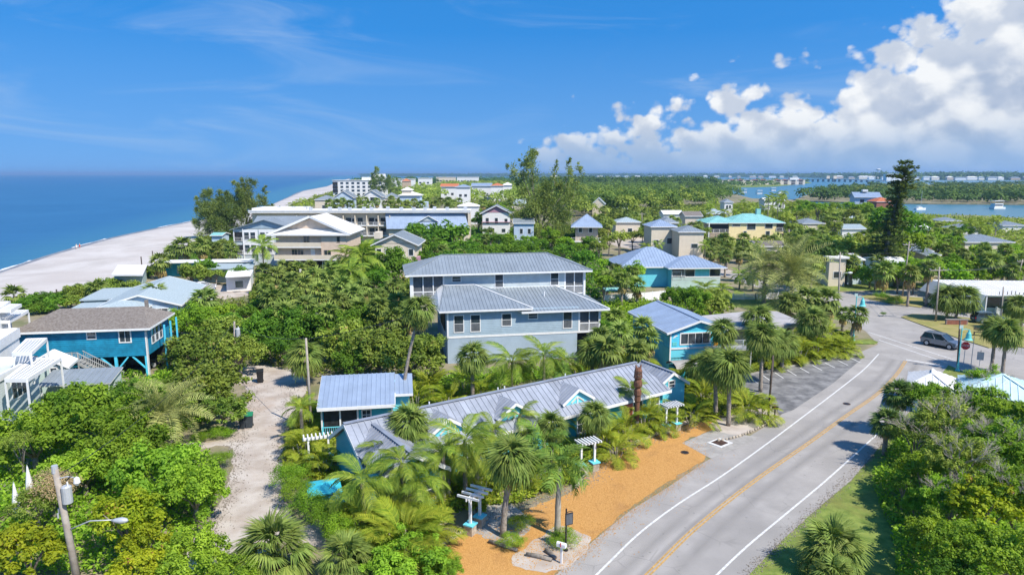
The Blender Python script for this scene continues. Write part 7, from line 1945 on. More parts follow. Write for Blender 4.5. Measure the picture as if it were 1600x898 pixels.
def under(name, label, L, n, m, h, leaf, seed):
    """low undergrowth that fills the ground between the plants"""
    rs = np.random.RandomState(seed); W = [at(x, y) for x, y in L]; wl = [(p.x, p.y) for p in W]
    xs = [p.x for p in W]; ys = [p.y for p in W]; out = []
    P_ = rs.uniform((min(xs), min(ys)), (max(xs), max(ys)), (n * 5, 2))
    for x, y in P_:
        if len(out) >= n: break
        if inpoly(x, y, wl) and math.sin(x * 1.7 + seed) * math.sin(y * 1.3) > -.75 and not inside(Vector((x, y, 0)), -.1): out.append((x, y))
    C = np.array(out); n = len(C); hh = h * (.35 + .65 * np.abs(np.sin(C[:, 0] * .9 + seed) * np.cos(C[:, 1] * .8))) * rs.uniform(.15, 1, n)
    C = np.column_stack([C, hh + .03]); N = rs.normal(size=(n, 3)) * .5 + np.array([0, 0, .8]); N /= np.linalg.norm(N, axis=1, keepdims=True)
    V, Fq = leaf_quads(rs, C, N, leaf, .6)
    o = bpy.data.objects.new(name, arr_mesh(name, V, Fq, m, rs.uniform(0, 1, n))); COL.objects.link(o)
    return tag(o, label, None, None, 'stuff')
def scatter(name, label, L, n, m, size, seed, spread):
    """loose stones strewn along an edge"""
    rs = np.random.RandomState(seed); p = smooth_line(P(L), 10); V, Fq = [], []
    for _ in range(n):
        j = rs.randint(0, len(p) - 1); q = p[j].lerp(p[j + 1], rs.rand()); s_ = size * rs.uniform(.4, 1.3); x, y = q.x + rs.normal(0, spread), q.y + rs.normal(0, spread); o = len(V); a = rs.uniform(0, 6.28)
        for k in range(4): V.append((x + math.cos(a + k * 1.57) * s_ * rs.uniform(.6, 1), y + math.sin(a + k * 1.57) * s_ * rs.uniform(.6, 1), .032))
        V.append((x, y, .032 + s_ * .6)); Fq += [(o, o + 1, o + 4), (o + 1, o + 2, o + 4), (o + 2, o + 3, o + 4), (o + 3, o, o + 4)]
    ob = bpy.data.objects.new(name, arr_mesh(name, np.array(V), np.array(Fq), m)); COL.objects.link(ob); return tag(ob, label, None, None, 'stuff')
scatter('gravel', 'orange gravel strewn over the road shoulder', [(872, 894), (932, 840), (986, 795), (1045, 757), (1100, 720)], 2600, 'gravel', .032, 41, .30)
scatter('gravel', 'orange gravel stones over the forecourt', [(720, 870), (830, 840), (930, 780), (1000, 730), (1060, 690)], 9000, 'gravel', .045, 42, 1.6)
scatter('leaf_litter', 'dry leaf litter along the planting edge', [(740, 815), (905, 755), (935, 718), (1000, 692), (1090, 660)], 2500, 'bark', .06, 43, .5)
scatter('leaf_litter', 'dry leaves and twigs on the shell drive edges', [(455, 600), (443, 680), (440, 740), (452, 810)], 1500, 'bark', .06, 44, .5)
scatter('leaf_litter', 'dry leaves under the trees along the drive', [(395, 580), (385, 640), (365, 700), (350, 770), (310, 850)], 2500, 'bark', .06, 45, .6)
scatter('leaf_litter', 'leaves and grit along the right road edge', [(1170, 898), (1270, 800), (1362, 712), (1410, 655)], 2200, 'bark', .045, 46, .25)
under('undergrowth', 'low green planting in front of the motel', [(520, 770), (560, 720), (700, 680), (820, 650), (1010, 610), (1060, 640), (1052, 664), (930, 712), (905, 755), (800, 790), (740, 790), (690, 820), (560, 830)], 26000, 'lf_areca', 1.0, .22, 21)
under('undergrowth', 'low green planting between the motel and the grey house', [(640, 640), (640, 600), (690, 590), (940, 575), (1010, 545), (1010, 570), (860, 590), (700, 630)], 14000, 'lf_green', 1.2, .25, 22)
under('undergrowth', 'low planting along the drive side of the motel', [(440, 745), (450, 680), (480, 620), (520, 670), (540, 740), (500, 760)], 9000, 'lf_areca', .9, .2, 23)
under('undergrowth', 'shady undergrowth of the left thicket', [(-120, 900), (-60, 640), (60, 600), (200, 580), (330, 590), (345, 650), (260, 690), (330, 720), (340, 790), (300, 850), (280, 900)], 40000, 'lf_green', 1.5, .26, 24)
under('undergrowth', 'undergrowth below the sea grapes', [(200, 560), (280, 470), (420, 475), (640, 480), (690, 560), (640, 590), (490, 590), (405, 568), (345, 578), (330, 640)], 34000, 'lf_grape', 1.5, .32, 25)
under('undergrowth', 'undergrowth of the right thicket', [(1360, 760), (1400, 690), (1450, 640), (1500, 610), (1700, 650), (1800, 900), (1400, 920), (1390, 830)], 36000, 'lf_green', 1.6, .24, 26)
under('undergrowth', 'low planting under the car park palms', [(1050, 620), (1060, 570), (1130, 560), (1330, 520), (1336, 550), (1160, 586), (1128, 600), (1165, 614), (1200, 636), (1110, 660), (1080, 645)], 22000, 'lf_areca', 1.2, .24, 27)
under('undergrowth', 'scrub under the grove below the beige house', [(380, 500), (400, 440), (545, 425), (640, 440), (640, 490)], 26000, 'lf_grape', 1.8, .5, 28)
under('undergrowth', 'dune grass and creepers above the beach', [(20, 480), (70, 463), (135, 447), (232, 420), (302, 382), (342, 364), (386, 352), (426, 340), (420, 410), (250, 425), (160, 470)], 26000, 'lf_bright', .6, .6, 29)
under('undergrowth', 'green scrub round the palms behind the hedge', [(940, 560), (940, 470), (1045, 475), (1110, 480), (1130, 500), (1040, 500), (1020, 560)], 15000, 'lf_green', 1.4, .35, 30)
under('undergrowth', 'scrub between the houses beyond the grey ridge', [(560, 440), (560, 372), (740, 358), (900, 360), (940, 400), (960, 460), (930, 470), (700, 405)], 26000, 'lf_bright', 2.0, .8, 31)
under('undergrowth', 'scrub between the houses at the right', [(930, 400), (930, 330), (1120, 320), (1240, 320), (1420, 337), (1640, 346), (1700, 430), (1450, 440), (1230, 425), (1210, 400), (1130, 405), (1080, 360), (960, 370)], 60000, 'lf_olive', 2.4, 1.0, 32)
under('undergrowth', 'scrub behind the beach hotel', [(430, 330), (520, 300), (560, 290), (650, 297), (820, 300), (830, 335), (745, 350), (740, 325), (600, 318), (440, 326)], 30000, 'lf_olive', 3, 1.4, 33)

# ---------------------------------------------------------------- street furniture, cars, garden things
def ring(name, loc, label, cat, group=None, rz=0): return thing(name, label, cat, (loc[0], loc[1], loc[2] if len(loc) > 2 else 0), rz, group)

def street_pole(base, top, label, group='wooden utility poles', cross=None, can=False, lamp=None, dark=False, extra=False, r=.14):
    """wooden pole at a ground point seen in the picture, up to where its top is seen"""
    b = at(*base); h = high(*top, b.y); lean = at(top[0], top[1], h).x - b.x
    t = thing('utility_pole', label, 'utility pole', (b.x, b.y, 0), 0, group)
    T = Vector((lean, 0, h)); q = lambda f: T * f
    MB().tube([(0, 0, -.2), q(.5), T], [r, r * .85, r * .7], 10).part('pole', 'woodd' if dark else 'wood', t, smooth=True)
    if cross:
        mb = MB(); c = q(.94); mb.bar(c - Vector((cross, .1, 0)), c + Vector((cross, .1, .0)), .1, .12); mb.part('crossarm', 'wood', t)
        mb = MB()
        for s in (-.95, -.45, .45, .95): mb.cyl((c.x + s * cross, c.y, c.z + .06), .05, .2, 8, .03)
        mb.part('insulators', 'steel', t)
    if can:
        c = q(.78) + Vector((.38, -.05, 0)); k = MB().tube([c + Vector((0, 0, -.45)), c + Vector((0, 0, .40)), c + Vector((0, 0, .46))], [.24, .24, .17], 14).part('transformer', 'steel', t, smooth=False)
        MB().cyl((c.x + .08, c.y, c.z + .46), .04, .2, 8).part('bushing', 'white', k); MB().bar(q(.78), c, .08, .3).part('bracket', 'steel', t)
    if extra:
        c = q(.90); MB().tube([c, c + Vector((.55, 0, .12)), c + Vector((.95, 0, .05))], [.035] * 3, 6).part('arm', 'steel', t)
        k = MB().tube([c + Vector((.98, 0, -.35)), c + Vector((.98, 0, -.2)), c + Vector((.98, 0, .02)), c + Vector((.98, 0, .1))], [.05, .16, .13, .05], 10).part('surge_arrester', 'white', t)
        MB().tube([T - Vector((0, 0, .35)), T + Vector((0, 0, .04))], [r * .78, r * .74], 10).part('pole_cap', 'steel', t)
        mb = MB()
        for k_ in range(3): mb.cyl((q(.62).x - .25, -.1 + .12 * k_, q(.62).z - .2 + .2 * k_), .05, .25, 6)
        mb.part('cutouts', 'steel', t)
        mb = MB(); a_ = c + Vector((.95, 0, .1)); 
        for k_ in range(4):
            mb.tube([a_, a_ + Vector((-.2 + .1 * k_, -.1 * k_, .25)), q(.80) + Vector((.36, 0, .5))], [.012] * 3, 4)
        mb.part('jumper_wires', 'black', t)
    if lamp:
        lx, ly = lamp; e = at(lx, ly, high(lx, ly, b.y)) - Vector((b.x, b.y, 0)); e.y = -.1
        s0 = Vector((lean * (e.z - .6) / h, 0, e.z - .6)) if True else 0
        MB().tube([s0, s0.lerp(e, .45) + Vector((0, 0, .28)), e + Vector((-.35 if e.x > 0 else .35, 0, .03))], [.035, .032, .028], 8).part('lamp_arm', 'steel', t, smooth=True)
        d = Vector((1 if e.x > s0.x else -1, 0, 0))
        MB().tube([e - d * .38, e - d * .2, e + d * .12, e + d * .36, e + d * .45], [.05, .11, .17, .12, .03], 10).part('lamp_head', 'steel', t, smooth=True)
    return t, b + T

tops = {}
tops['near'] = street_pole((124, 918), (85, 728), 'leaning weathered pole with transformer and street lamp in the left foreground', can=True, lamp=(188, 811), extra=True, r=.2)[1]
tops['mid'] = street_pole((368, 578), (366, 502), 'pole with a grey transformer and lamp behind the sea grapes', can=True, lamp=(400, 555))[1]
tops['drive'] = street_pole((487, 672), (478, 528), 'tilted bare pole beside the shell drive', r=.12)[1]
tops['a'] = street_pole((1410, 463), (1421, 377), 'tall crossarm pole on the far side of the small grass island', cross=1.1)[1]
tops['b'] = street_pole((1462, 503), (1468, 417), 'crossarm pole on the junction island beside the two palms', cross=1.3)[1]
tops['c'] = street_pole((1309, 495), (1313, 394), 'wooden pole with street lamp at the end of the palm clump', lamp=(1327, 426))[1]
tops['d'] = street_pole((1496, 577), (1500, 500), 'slim dark wooden pole beside the aqua lamp at the stop line', dark=True, r=.11)[1]
tops['e'] = street_pole((1563, 505), (1568, 448), 'grey pole before the restaurant front', r=.13)[1]
tops['f'] = street_pole((1200, 655), (1208, 555), 'slim dark pole on the mulch beside the black mailbox', dark=True, r=.1)[1]
tops['g'] = street_pole((968, 430), (969, 372), 'slim pole at the sandy lane left of the hipped house', dark=True, r=.12)[1]
tops['h'] = street_pole((1046, 378), (1043, 340), 'pole behind the play yard', r=.13)[1]
tops['i'] = street_pole((1004, 378), (1003, 332), 'pole left of the play yard', cross=1.0, r=.13)[1]
tops['j'] = street_pole((1584, 460), (1598, 405), 'pole beside the restaurant roof at the right edge', cross=.9)[1]
tops['k'] = street_pole((1234, 392), (1233, 358), 'pole with a dark box right of the yellow house', r=.13)[1]
WG = 'overhead wires'
def wire(a, b, sag, label):
    a, b = Vector(a), Vector(b); pts = [a.lerp(b, i / 10) - Vector((0, 0, sag * 4 * (i / 10) * (1 - i / 10))) for i in range(11)]
    o = MB().tube(pts, [.022] * 11, 4).part('overhead_wire', 'black'); tag(o, label, 'wire', WG)
for i, dx in enumerate((-1.1, 0, 1.1)):
    wire(tops['a'] + Vector((dx, 0, -.4)), tops['b'] + Vector((dx, 0, -.4)), .4, 'wire %s between the two crossarm poles of the junction' % ('on the left', 'in the middle', 'on the right')[i])
    wire(tops['b'] + Vector((dx, 0, -.4)), tops['j'] + Vector((dx * .7, 0, -.4)), .6, 'wire %s from the junction island to the restaurant pole' % ('lowest', 'middle', 'topmost')[i])
wire(tops['c'], tops['a'] - Vector((0, 0, 1.5)), .5, 'wire from the street lamp pole to the crossarm pole')
wire(tops['drive'] - Vector((0, 0, .1)), at(700, 470, 6.4), .5, 'service wire from the tilted pole to the grey house')
wire(tops['mid'] - Vector((0, 0, .3)), tops['drive'], .6, 'wire from the transformer pole to the tilted pole')
wire(tops['near'] - Vector((0, 0, .6)), tops['mid'], 1.2, 'long wire from the near pole to the transformer pole')

# aqua lamp posts with bell shades and small signs
def bell_lamp(base, top, label):
    b = at(*base); h = high(*top, b.y); t = thing('bell_lamp', label, 'street lamp', (b.x, b.y, 0), 0, 'aqua bell lamps')
    MB().tube([(0, 0, 0), (0, 0, .8), (0, 0, .82), (0, 0, h)], [.14, .12, .07, .06], 10).part('post', 'aquapaint', t)
    MB().cyl((0, 0, 0), .24, .12, 12).part('base', 'aquapaint', t)
    MB().tube([(0, 0, h - .25), (.35, 0, h - .12), (.8, 0, h - .25)], [.035] * 3, 8).part('arm', 'aquapaint', t)
    s = MB().tube([(.8, 0, h - .2), (.8, 0, h - .45), (.8, 0, h - .62), (.8, 0, h - 1.15), (.8, 0, h - 1.3)], [.06, .12, .22, .30, .46], 14).part('bell_shade', 'aquapaint', t)
    MB().cyl((.8, 0, h - 1.36), .12, .1, 8).part('lamp', 'white', s)
    MB().box(-.3, -.03, h - .1, .1, .03, h + .28).part('sign_plate', 'mint', t)
bell_lamp((1333, 532), (1336, 462), 'aqua bell lamp at the end of the car park hedge')
bell_lamp((1496, 579), (1502, 512), 'aqua bell lamp at the stop line beside the dark pole')

def octagon(r, y, z): return [(r * math.cos(math.pi / 8 + i * math.pi / 4), y, z + r * math.sin(math.pi / 8 + i * math.pi / 4)) for i in range(8)]
b = at(1505, 572); t = thing('stop_sign', 'red octagonal stop sign on a post at the junction', 'sign', (b.x, b.y, 0), R(-20))
MB().cyl((0, 0, 0), .035, 2.5, 8).part('post', 'steel', t)
p = MB().slab(octagon(.46, -.05, 2.35), (0, .02, 0)).part('sign_face', 'red', t)
cu = bpy.data.curves.new('lettering', 'FONT'); cu.body = 'STOP'; cu.size = .36; cu.align_x = 'CENTER'; cu.align_y = 'CENTER'; cu.extrude = .004; cu.materials.append(M['white'])
tmp = bpy.data.objects.new('lettering_curve', cu); me = bpy.data.meshes.new_from_object(tmp); bpy.data.objects.remove(tmp)
o = bpy.data.objects.new('lettering', me); COL.objects.link(o); o.parent = p; o.location = (0, -.056, 2.35); o.rotation_euler = (R(90), 0, 0)
b = at(1530, 573); t = thing('sign_board', 'grey backed road sign beside the stop sign', 'sign', (b.x, b.y, 0), R(-25))
MB().cyl((0, 0, 0), .035, 1.9, 8).part('post', 'steel', t); MB().box(-.32, -.04, .8, .32, -.02, 1.7).part('sign_back', 'steel', t)
b = at(1517, 572); t = thing('thin_post', 'thin bare steel post between the stop sign and the grey sign', 'post', (b.x, b.y, 0)); MB().cyl((0, 0, 0), .035, 3.4, 8).part('post', 'steel', t)
b = at(884, 860); t = thing('roadside_sign', 'dark sign board on a black post at the gravel edge', 'sign', (b.x, b.y, 0), R(25))
MB().tube([(0, 0, 0), (0, 0, .1), (0, 0, .12), (0, 0, 2.55)], [.14, .12, .05, .045], 10).part('post', 'black', t)
k = MB().box(-.06, -.04, 1.55, .42, .03, 2.25).part('sign_board', 'cargrey', t); MB().box(-.02, -.045, 1.6, .38, -.041, 2.2).part('sign_face', 'screen', k); MB().tube([(0, 0, 2.3), (.2, 0, 2.36), (.4, 0, 2.3)], [.02] * 3, 6).part('scroll', 'black', t)
def mailbox(base, m, label, rz):
    b = at(*base); t = thing('mailbox', label, 'mailbox', (b.x, b.y, 0), R(rz), 'mailboxes')
    MB().box(-.05, -.05, 0, .05, .05, 1.0).part('post', m, t); mb = MB()
    mb.slab([(-.26, -.11, 1.0), (-.26, .11, 1.0), (-.26, .11, 1.16)] + [(-.26, .11 * math.cos(a), 1.16 + .11 * math.sin(a)) for a in (.5, 1.0, 1.57, 2.1, 2.6)] + [(-.26, -.11, 1.16)], (.52, 0, 0))
    mb.part('box', m, t); MB().box(-.02, -.13, 1.05, .02, -.112, 1.3).part('flag', 'red', t)
mailbox((877, 880), 'white', 'white mailbox at the road edge beside the dark sign', -30); mailbox((1210, 656), 'black', 'black mailbox at the road edge of the car park', -30)
for px_, wdt, lb, m_ in (((1125, 692), 1.3, 'rusty square drain grate in a pale frame on the grey apron', 'rust'),):
    b = at(*px_); t = thing('drain_grate', lb, 'drain', (b.x, b.y, .03), R(38)); MB().box(-.8, -.65, 0, .8, .65, .02).part('frame', 'line', t)
    for i in range(8): MB().box(-.5 + i * .125, -.45, .022, -.41 + i * .125, .45, .05).part('grate_bar', 'rust', t)
for px_, lb in (((1070, 707), 'rusty manhole in the orange gravel'), ((1323, 631), 'dark round manhole in the road'), ((1357, 532), 'dark drain cover in the grass corner')):
    b = at(*px_); t = thing('manhole', lb, 'manhole', (b.x, b.y, .02)); MB().cyl((0, 0, 0), .32, .03, 18).part('cover', 'rust', t); MB().cyl((0, 0, .03), .24, .008, 18).part('cover_ring', 'black', t)

# white arbours on turquoise caps and stone piers
def arbour(pxs, z, label, rz, n=6, L=1.75, W=1.1):
    c = at(*pxs, z); t = thing('arbour', label, 'arbour', (c.x, c.y, 0), R(rz), 'white slatted arbours')
    for u in (-L * .32, L * .32):
        p = MB().box(u - .26, -.26, 0, u + .26, .26, .62).part('stone_pier', 'stone', t); MB().box(u - .32, -.32, .62, u + .32, .32, .70).part('pier_cap', 'aqua', p)
        MB().box(u - .07, -.07, .70, u + .07, .07, z - .2).part('post', 'white', t)
    for v in (-.12, .08): MB().box(-L / 2, v, z - .2, L / 2, v + .05, z - .04).part('beam', 'white', t)
    for i in range(n):
        u = -L / 2 + .1 + (L - .2) * i / (n - 1); MB().box(u - .045, -W / 2, z - .038, u + .045, W / 2, z + .09).part('slat', 'white', t)
    return t
arbour((742, 770), 2.35, 'nearest white arbour at the path into the motel garden', 62, 4, 1.7, 1.5)
arbour((919, 689), 2.3, 'middle white arbour along the gravel strip', 26, 7); arbour((1050, 632), 2.3, 'far white arbour near the small turquoise gable', 26, 7); arbour((497, 681), 2.2, 'white arbour beside the shell drive', 20, 8, 2.2, .9)
# stone edging
def edging(L, label, n, name='stone_edging', m='stone', s=(.42, .26, .2)):
    p = smooth_line(P(L), 8); t = thing(name, label, 'edging', (0, 0, 0)); rg = random.Random(n); D_ = [0]
    for a, b in zip(p[:-1], p[1:]): D_.append(D_[-1] + (b - a).length)
    for i in range(n):
        d = D_[-1] * (i + .5) / n; j = max(k for k in range(len(D_)) if D_[k] <= d); q = p[j].lerp(p[min(j + 1, len(p) - 1)], (d - D_[j]) / max(1e-6, D_[min(j + 1, len(D_) - 1)] - D_[j])); e = (p[min(j + 1, len(p) - 1)] - p[j])
        bm = MB(); bm.tube([(-s[0] * .5, 0, s[2] * .3), (-s[0] * .35, 0, s[2] * .5), (s[0] * .3, .02, s[2] * .55), (s[0] * .5, 0, s[2] * .3)], [.04, s[1] * .5, s[1] * .55, .05], 6)
        o = bm.part('stone', m, t); o.location = (q.x, q.y, .03); k = rg.uniform(.75, 1.2); o.scale = (k, k, k * rg.uniform(.8, 1.2)); o.rotation_euler = (0, rg.uniform(-.1, .1), math.atan2(e.y, e.x) + rg.uniform(-.4, .4))
edging([(933, 716), (960, 706), (1000, 690), (1050, 670), (1090, 656)], 'row of coral stones along the areca hedge', 46)
edging([(680, 858), (735, 826), (760, 812)], 'row of coral stones along the green ground shrub', 14)
edging([(900, 764), (915, 742), (926, 722)], 'stones between the areca clumps and the gravel by the middle arbour', 12)
edging([(1120, 690), (1150, 684), (1190, 668), (1214, 652)], 'stones round the mulch by the roadside palms', 24, s=(.3, .2, .14))
for (x0, y0, x1, y1, lb) in ((764, 848, 808, 862, 'long log lying at the gravel edge below the large cabbage palm'), (822, 868, 862, 877, 'log lying in the sandy bed by the white mailbox'), (852, 862, 868, 874, 'short log beside the white mailbox')):
    a, b = at(x0, y0), at(x1, y1); o = MB().tube([a + Vector((0, 0, .12)), a.lerp(b, .5) + Vector((.03, .05, .12)), b + Vector((0, 0, .12))], [.11, .13, .1], 8).part('log', 'bark', None, smooth=True); tag(o, lb, 'log', 'logs at the gravel edge')
# carved post
t = thing('carved_post', 'tall carved red brown wooden post beside the motel roof', 'carving', (10.2, 53.3, 1.15), R(15)); MB().cyl((0, 0, -1.15), .19, 1.148, 10).part('base', 'wood', t)
MB().tube([(0, 0, 0), (0, 0, 1.6), (0, 0, 1.7), (.02, 0, 2.1), (.02, 0, 2.2), (.0, 0, 2.6), (0, 0, 2.75)], [.2, .2, .27, .25, .31, .29, .2], 10).part('shaft', 'carving', t)
MB().tube([(0, 0, 2.75), (0, 0, 2.95), (0, 0, 3.3), (0, 0, 3.5), (0, 0, 3.65)], [.2, .36, .34, .26, .34], 10).part('lower_head', 'carving', t)
k = MB().tube([(0, 0, 3.65), (0, 0, 3.9), (0, 0, 4.25), (0, 0, 4.45)], [.36, .33, .31, .2], 10).part('upper_head', 'carving', t)
for s in (-1, 1):
    MB().cbox((s * .1, -.26, 4.12), (.13, .14, .12)).part('eye', 'woodd', k); MB().tube([(s * .16, 0, 4.4), (s * .24, 0, 4.7)], [.11, .04], 6).part('crest', 'carving', k)
MB().cbox((0, -.27, 3.85), (.34, .16, .12)).part('mouth', 'woodd', k); MB().cbox((0, -.29, 3.98), (.09, .1, .18)).part('nose', 'carving', k); MB().cbox((0, -.28, 3.1), (.34, .08, .1)).part('beak', 'woodd', t)
# bins
def bin_(px_, lid, body, label, s=1.0, rz=0):
    b = at(*px_); t = thing('wheeled_bin', label, 'bin', (b.x, b.y, 0), R(rz), 'wheeled bins'); q = [(-.28, -.34), (.28, -.34), (.28, .34), (-.28, .34)]; k = .8
    mb = MB(); v = [(x * k * s, y * k * s, .08) for x, y in q] + [(x * s, y * s, .98 * s) for x, y in q]; mb.add(v, [(3, 2, 1, 0), (4, 5, 6, 7), (0, 1, 5, 4), (1, 2, 6, 5), (2, 3, 7, 6), (3, 0, 4, 7)]); mb.part('body', body, t)
    MB().slab([(-.3 * s, -.38 * s, .985 * s), (.3 * s, -.38 * s, .985 * s), (.3 * s, .36 * s, 1.06 * s), (-.3 * s, .36 * s, 1.06 * s)], (0, 0, .06)).part('lid', lid, t)
    for u in (-.24, .24): MB().tube([(u * s - .03, .3 * s, .1), (u * s + .03, .3 * s, .1)], [.1, .1], 10).part('wheel', 'rubber', t)
    MB().bar((-.2 * s, .4 * s, .95 * s), (.2 * s, .4 * s, .95 * s), .04).part('handle', body, t)
bin_((390, 667), 'binlid', 'bin', 'dark bin with a green lid beside the shell drive', 1.1, 15); bin_((380, 669), 'black', 'bin', 'low black bin left of the green lidded one', .8, -10); bin_((407, 597), 'black', 'black', 'black bin in the shade at the head of the drive', 1.2, 20)
# turquoise parasols of the court
for (x, y, z, s, rz, lb) in ((506, 757, 1.6, 1.05, 20, 'larger turquoise square parasol above the court by the clipped hedge'), (522, 777, 1.3, .7, 48, 'smaller turquoise square parasol beside the larger one')):
    c = at(x, y, z); t = thing('square_parasol', lb, 'parasol', (c.x, c.y, 0), R(rz), 'turquoise parasols')
    MB().cyl((0, 0, 0), .03, z + .1, 8).part('pole', 'steel', t); q = [(-s, -s), (s, -s), (s, s), (-s, s)]
    cn = MB(); k = [(x_, y_, z - .12) for x_, y_ in q] + [(0, 0, z + .16)] + [(x_, y_, z - .22) for x_, y_ in q]
    cn.add(k, [(0, 1, 4), (1, 2, 4), (2, 3, 4), (3, 0, 4)] + [(5 + i, 5 + (i + 1) % 4, (i + 1) % 4, i) for i in range(4)]); cn.part('canopy', 'pool', t)
c = at(706, 762, 0); t = thing('patio_chair', 'white patio chair half hidden behind the areca clump', 'chair', (c.x, c.y, 0), R(30))
MB().box(-.3, -.3, .38, .3, .3, .44).part('seat', 'white', t); MB().slab([(-.3, .28, .44), (.3, .28, .44), (.3, .48, 1.0), (-.3, .48, 1.0)], (0, .04, 0)).part('backrest', 'white', t)
for u in (-.27, .27):
    for v in (-.27, .27): MB().box(u - .03, v - .03, 0, u + .03, v + .03, .38).part('leg', 'white', t)
# fences and low walls
def fence(L, h, label, name, m='white', step=.16, solid=False):
    p = [at(*q) for q in L]; t = thing(name, label, 'fence', tuple(p[0])); o = p[0]; k = MB(); r_ = MB()
    for a, b in zip(p[:-1], p[1:]):
        a, b = a - o, b - o; n = int((b - a).length / 2) + 1
        for i in range(n + 1): q = a.lerp(b, i / n); MB().box(q.x - .06, q.y - .06, 0, q.x + .06, q.y + .06, h + .1).part('post', m, t)
        if solid: r_.bar(a + Vector((0, 0, h / 2 + .05)), b + Vector((0, 0, h / 2 + .05)), .05, h - .1)
        else:
            for z in (.2, h - .1): r_.bar(a + Vector((0, 0, z)), b + Vector((0, 0, z)), .05, .08)
            n2 = int((b - a).length / step)
            for i in range(n2): q = a.lerp(b, (i + .5) / n2); k.cbox((q.x, q.y - .04, h / 2), (step * .55, .02, h))
    r_.part('rail' if not solid else 'panel', m, t)
    if not solid: tag(k.part('pickets', m, t), kind='stuff')
fence([(945, 475), (995, 472), (1042, 467)], 1.5, 'white vinyl fence behind the clump left of the turquoise gable house', 'vinyl_fence', solid=True)
fence([(1145, 468), (1180, 468), (1216, 466)], 1.0, 'pale picket fence at the far edge of the lawn', 'picket_fence')
fence([(1534, 474), (1546, 484), (1562, 495)], 1.1, 'white picket fence beside the restaurant front', 'picket_fence')
fence([(448, 502), (500, 506), (565, 503)], 1.6, 'grey board fence at the foot of the palm grove', 'board_fence', 'greydeck', solid=True)
fence([(1168, 400), (1210, 398), (1240, 396)], 1.4, 'pale fence before the low dark roofed house', 'pale_fence', 'concrete', solid=True)
a = at(1478, 508); t = thing('brick_wall', 'low red brown brick sign wall on the junction island', 'wall', (a.x, a.y, 0), R(-4))
for r_ in range(5):
    for i in range(9): MB().box(i * .31 + (.15 if r_ % 2 else 0), 0, .13 + r_ * .13, i * .31 + .295 + (.15 if r_ % 2 else 0), .3, .25 + r_ * .13).part('brick', 'brick', t)
MB().box(0, .02, .11, 2.93, .28, .79).part('core', 'concrete', t); MB().box(-.05, -.04, .8, 3.0, .34, .87).part('coping', 'concrete', t)
a = at(1532, 526); t = thing('bench', 'brown wooden bench on the junction island', 'bench', (a.x, a.y, .1), R(-25))
for z, v in ((.45, 0), (.45, .2), (.7, .32), (.88, .34)): MB().box(-.8, v - .08, z, .8, v + .08 if z < .5 else v + .04, z + (.05 if z < .5 else .13)).part('slat', 'woodd', t)
for u in (-.7, .7): MB().box(u - .05, -.05, 0, u + .05, .32, .445).part('leg', 'woodd', t)
c = at(956, 452, 2.2); t = thing('aqua_awning', 'aqua shade awning right of the grey house porch', 'awning', (c.x, c.y, 0), R(8))
roof_plane(t, [(-1.4, -.8, 2.1), (1.4, -.8, 2.1), (1.4, .8, 2.4), (-1.4, .8, 2.4)], 'aquaroof', .5, name='canopy')
for u in (-1.3, 1.3): MB().cyl((u, -.7, 0), .04, 2.1, 8).part('post', 'steel', t)
a = at(1029, 377); t = thing('play_slide', 'green play slide and frame in the sandy yard', 'slide', (a.x, a.y, 0)); MB().slab([(-1, -.3, 2.2), (1.6, -.3, .2), (1.6, .3, .2), (-1, .3, 2.2)], (0, 0, .1)).part('chute', 'aquapaint', t)
for u, v in ((-1, -.4), (-1, .4), (-1.8, -.4), (-1.8, .4)): MB().cyl((u, v, 0), .06, 2.9, 8).part('post', 'binlid', t)
MB().box(-1.9, -.5, 2.1, -.95, .5, 2.2).part('platform', 'aquapaint', t); MB().slab([(-2, -.6, 2.9), (-.8, -.6, 2.9), (-1.4, -.6, 3.6)], (0, 1.2, 0)).part('roof', 'aquapaint', t)
a = at(1081, 393); t = thing('yellow_play_figure', 'yellow play figure in front of the tan houses', 'play figure', (a.x, a.y, 0)); MB().tube([(0, 0, 0), (0, 0, .5), (0, 0, 1.2), (0, 0, 1.5), (0, 0, 1.9), (0, 0, 2.2)], [.35, .5, .45, .22, .36, .1], 10).part('body', 'yellowp', t, smooth=True); MB().tube([(0, -.3, 1.8), (0, -.65, 1.7)], [.12, .05], 8).part('beak', 'coral', t)
a = at(1090, 394); t = thing('teal_play_frame', 'teal play frame beside the yellow figure', 'play frame', (a.x, a.y, 0))
for u, v in ((-.8, -.6), (.8, -.6), (.8, .6), (-.8, .6)): MB().cyl((u, v, 0), .07, 2.0, 8).part('post', 'aquapaint', t)
MB().slab([(-1, -.8, 2.0), (1, -.8, 2.0), (0, -.8, 2.6)], (0, 1.6, 0)).part('roof', 'teal', t)

# vehicles
def wheel(t, x, y, r=.36, w_=.24):
    s = 1 if y > 0 else -1
    k = MB(); k.tube([(x, y - s * w_ / 2, r), (x, y + s * w_ / 2, r)], [r, r], 18); k = k.part('tyre', 'rubber', t)
    MB().tube([(x, y + s * w_ * .45, r), (x, y + s * (w_ * .5 + .012), r)], [r * .64, r * .6], 14).part('rim', 'steel', k)

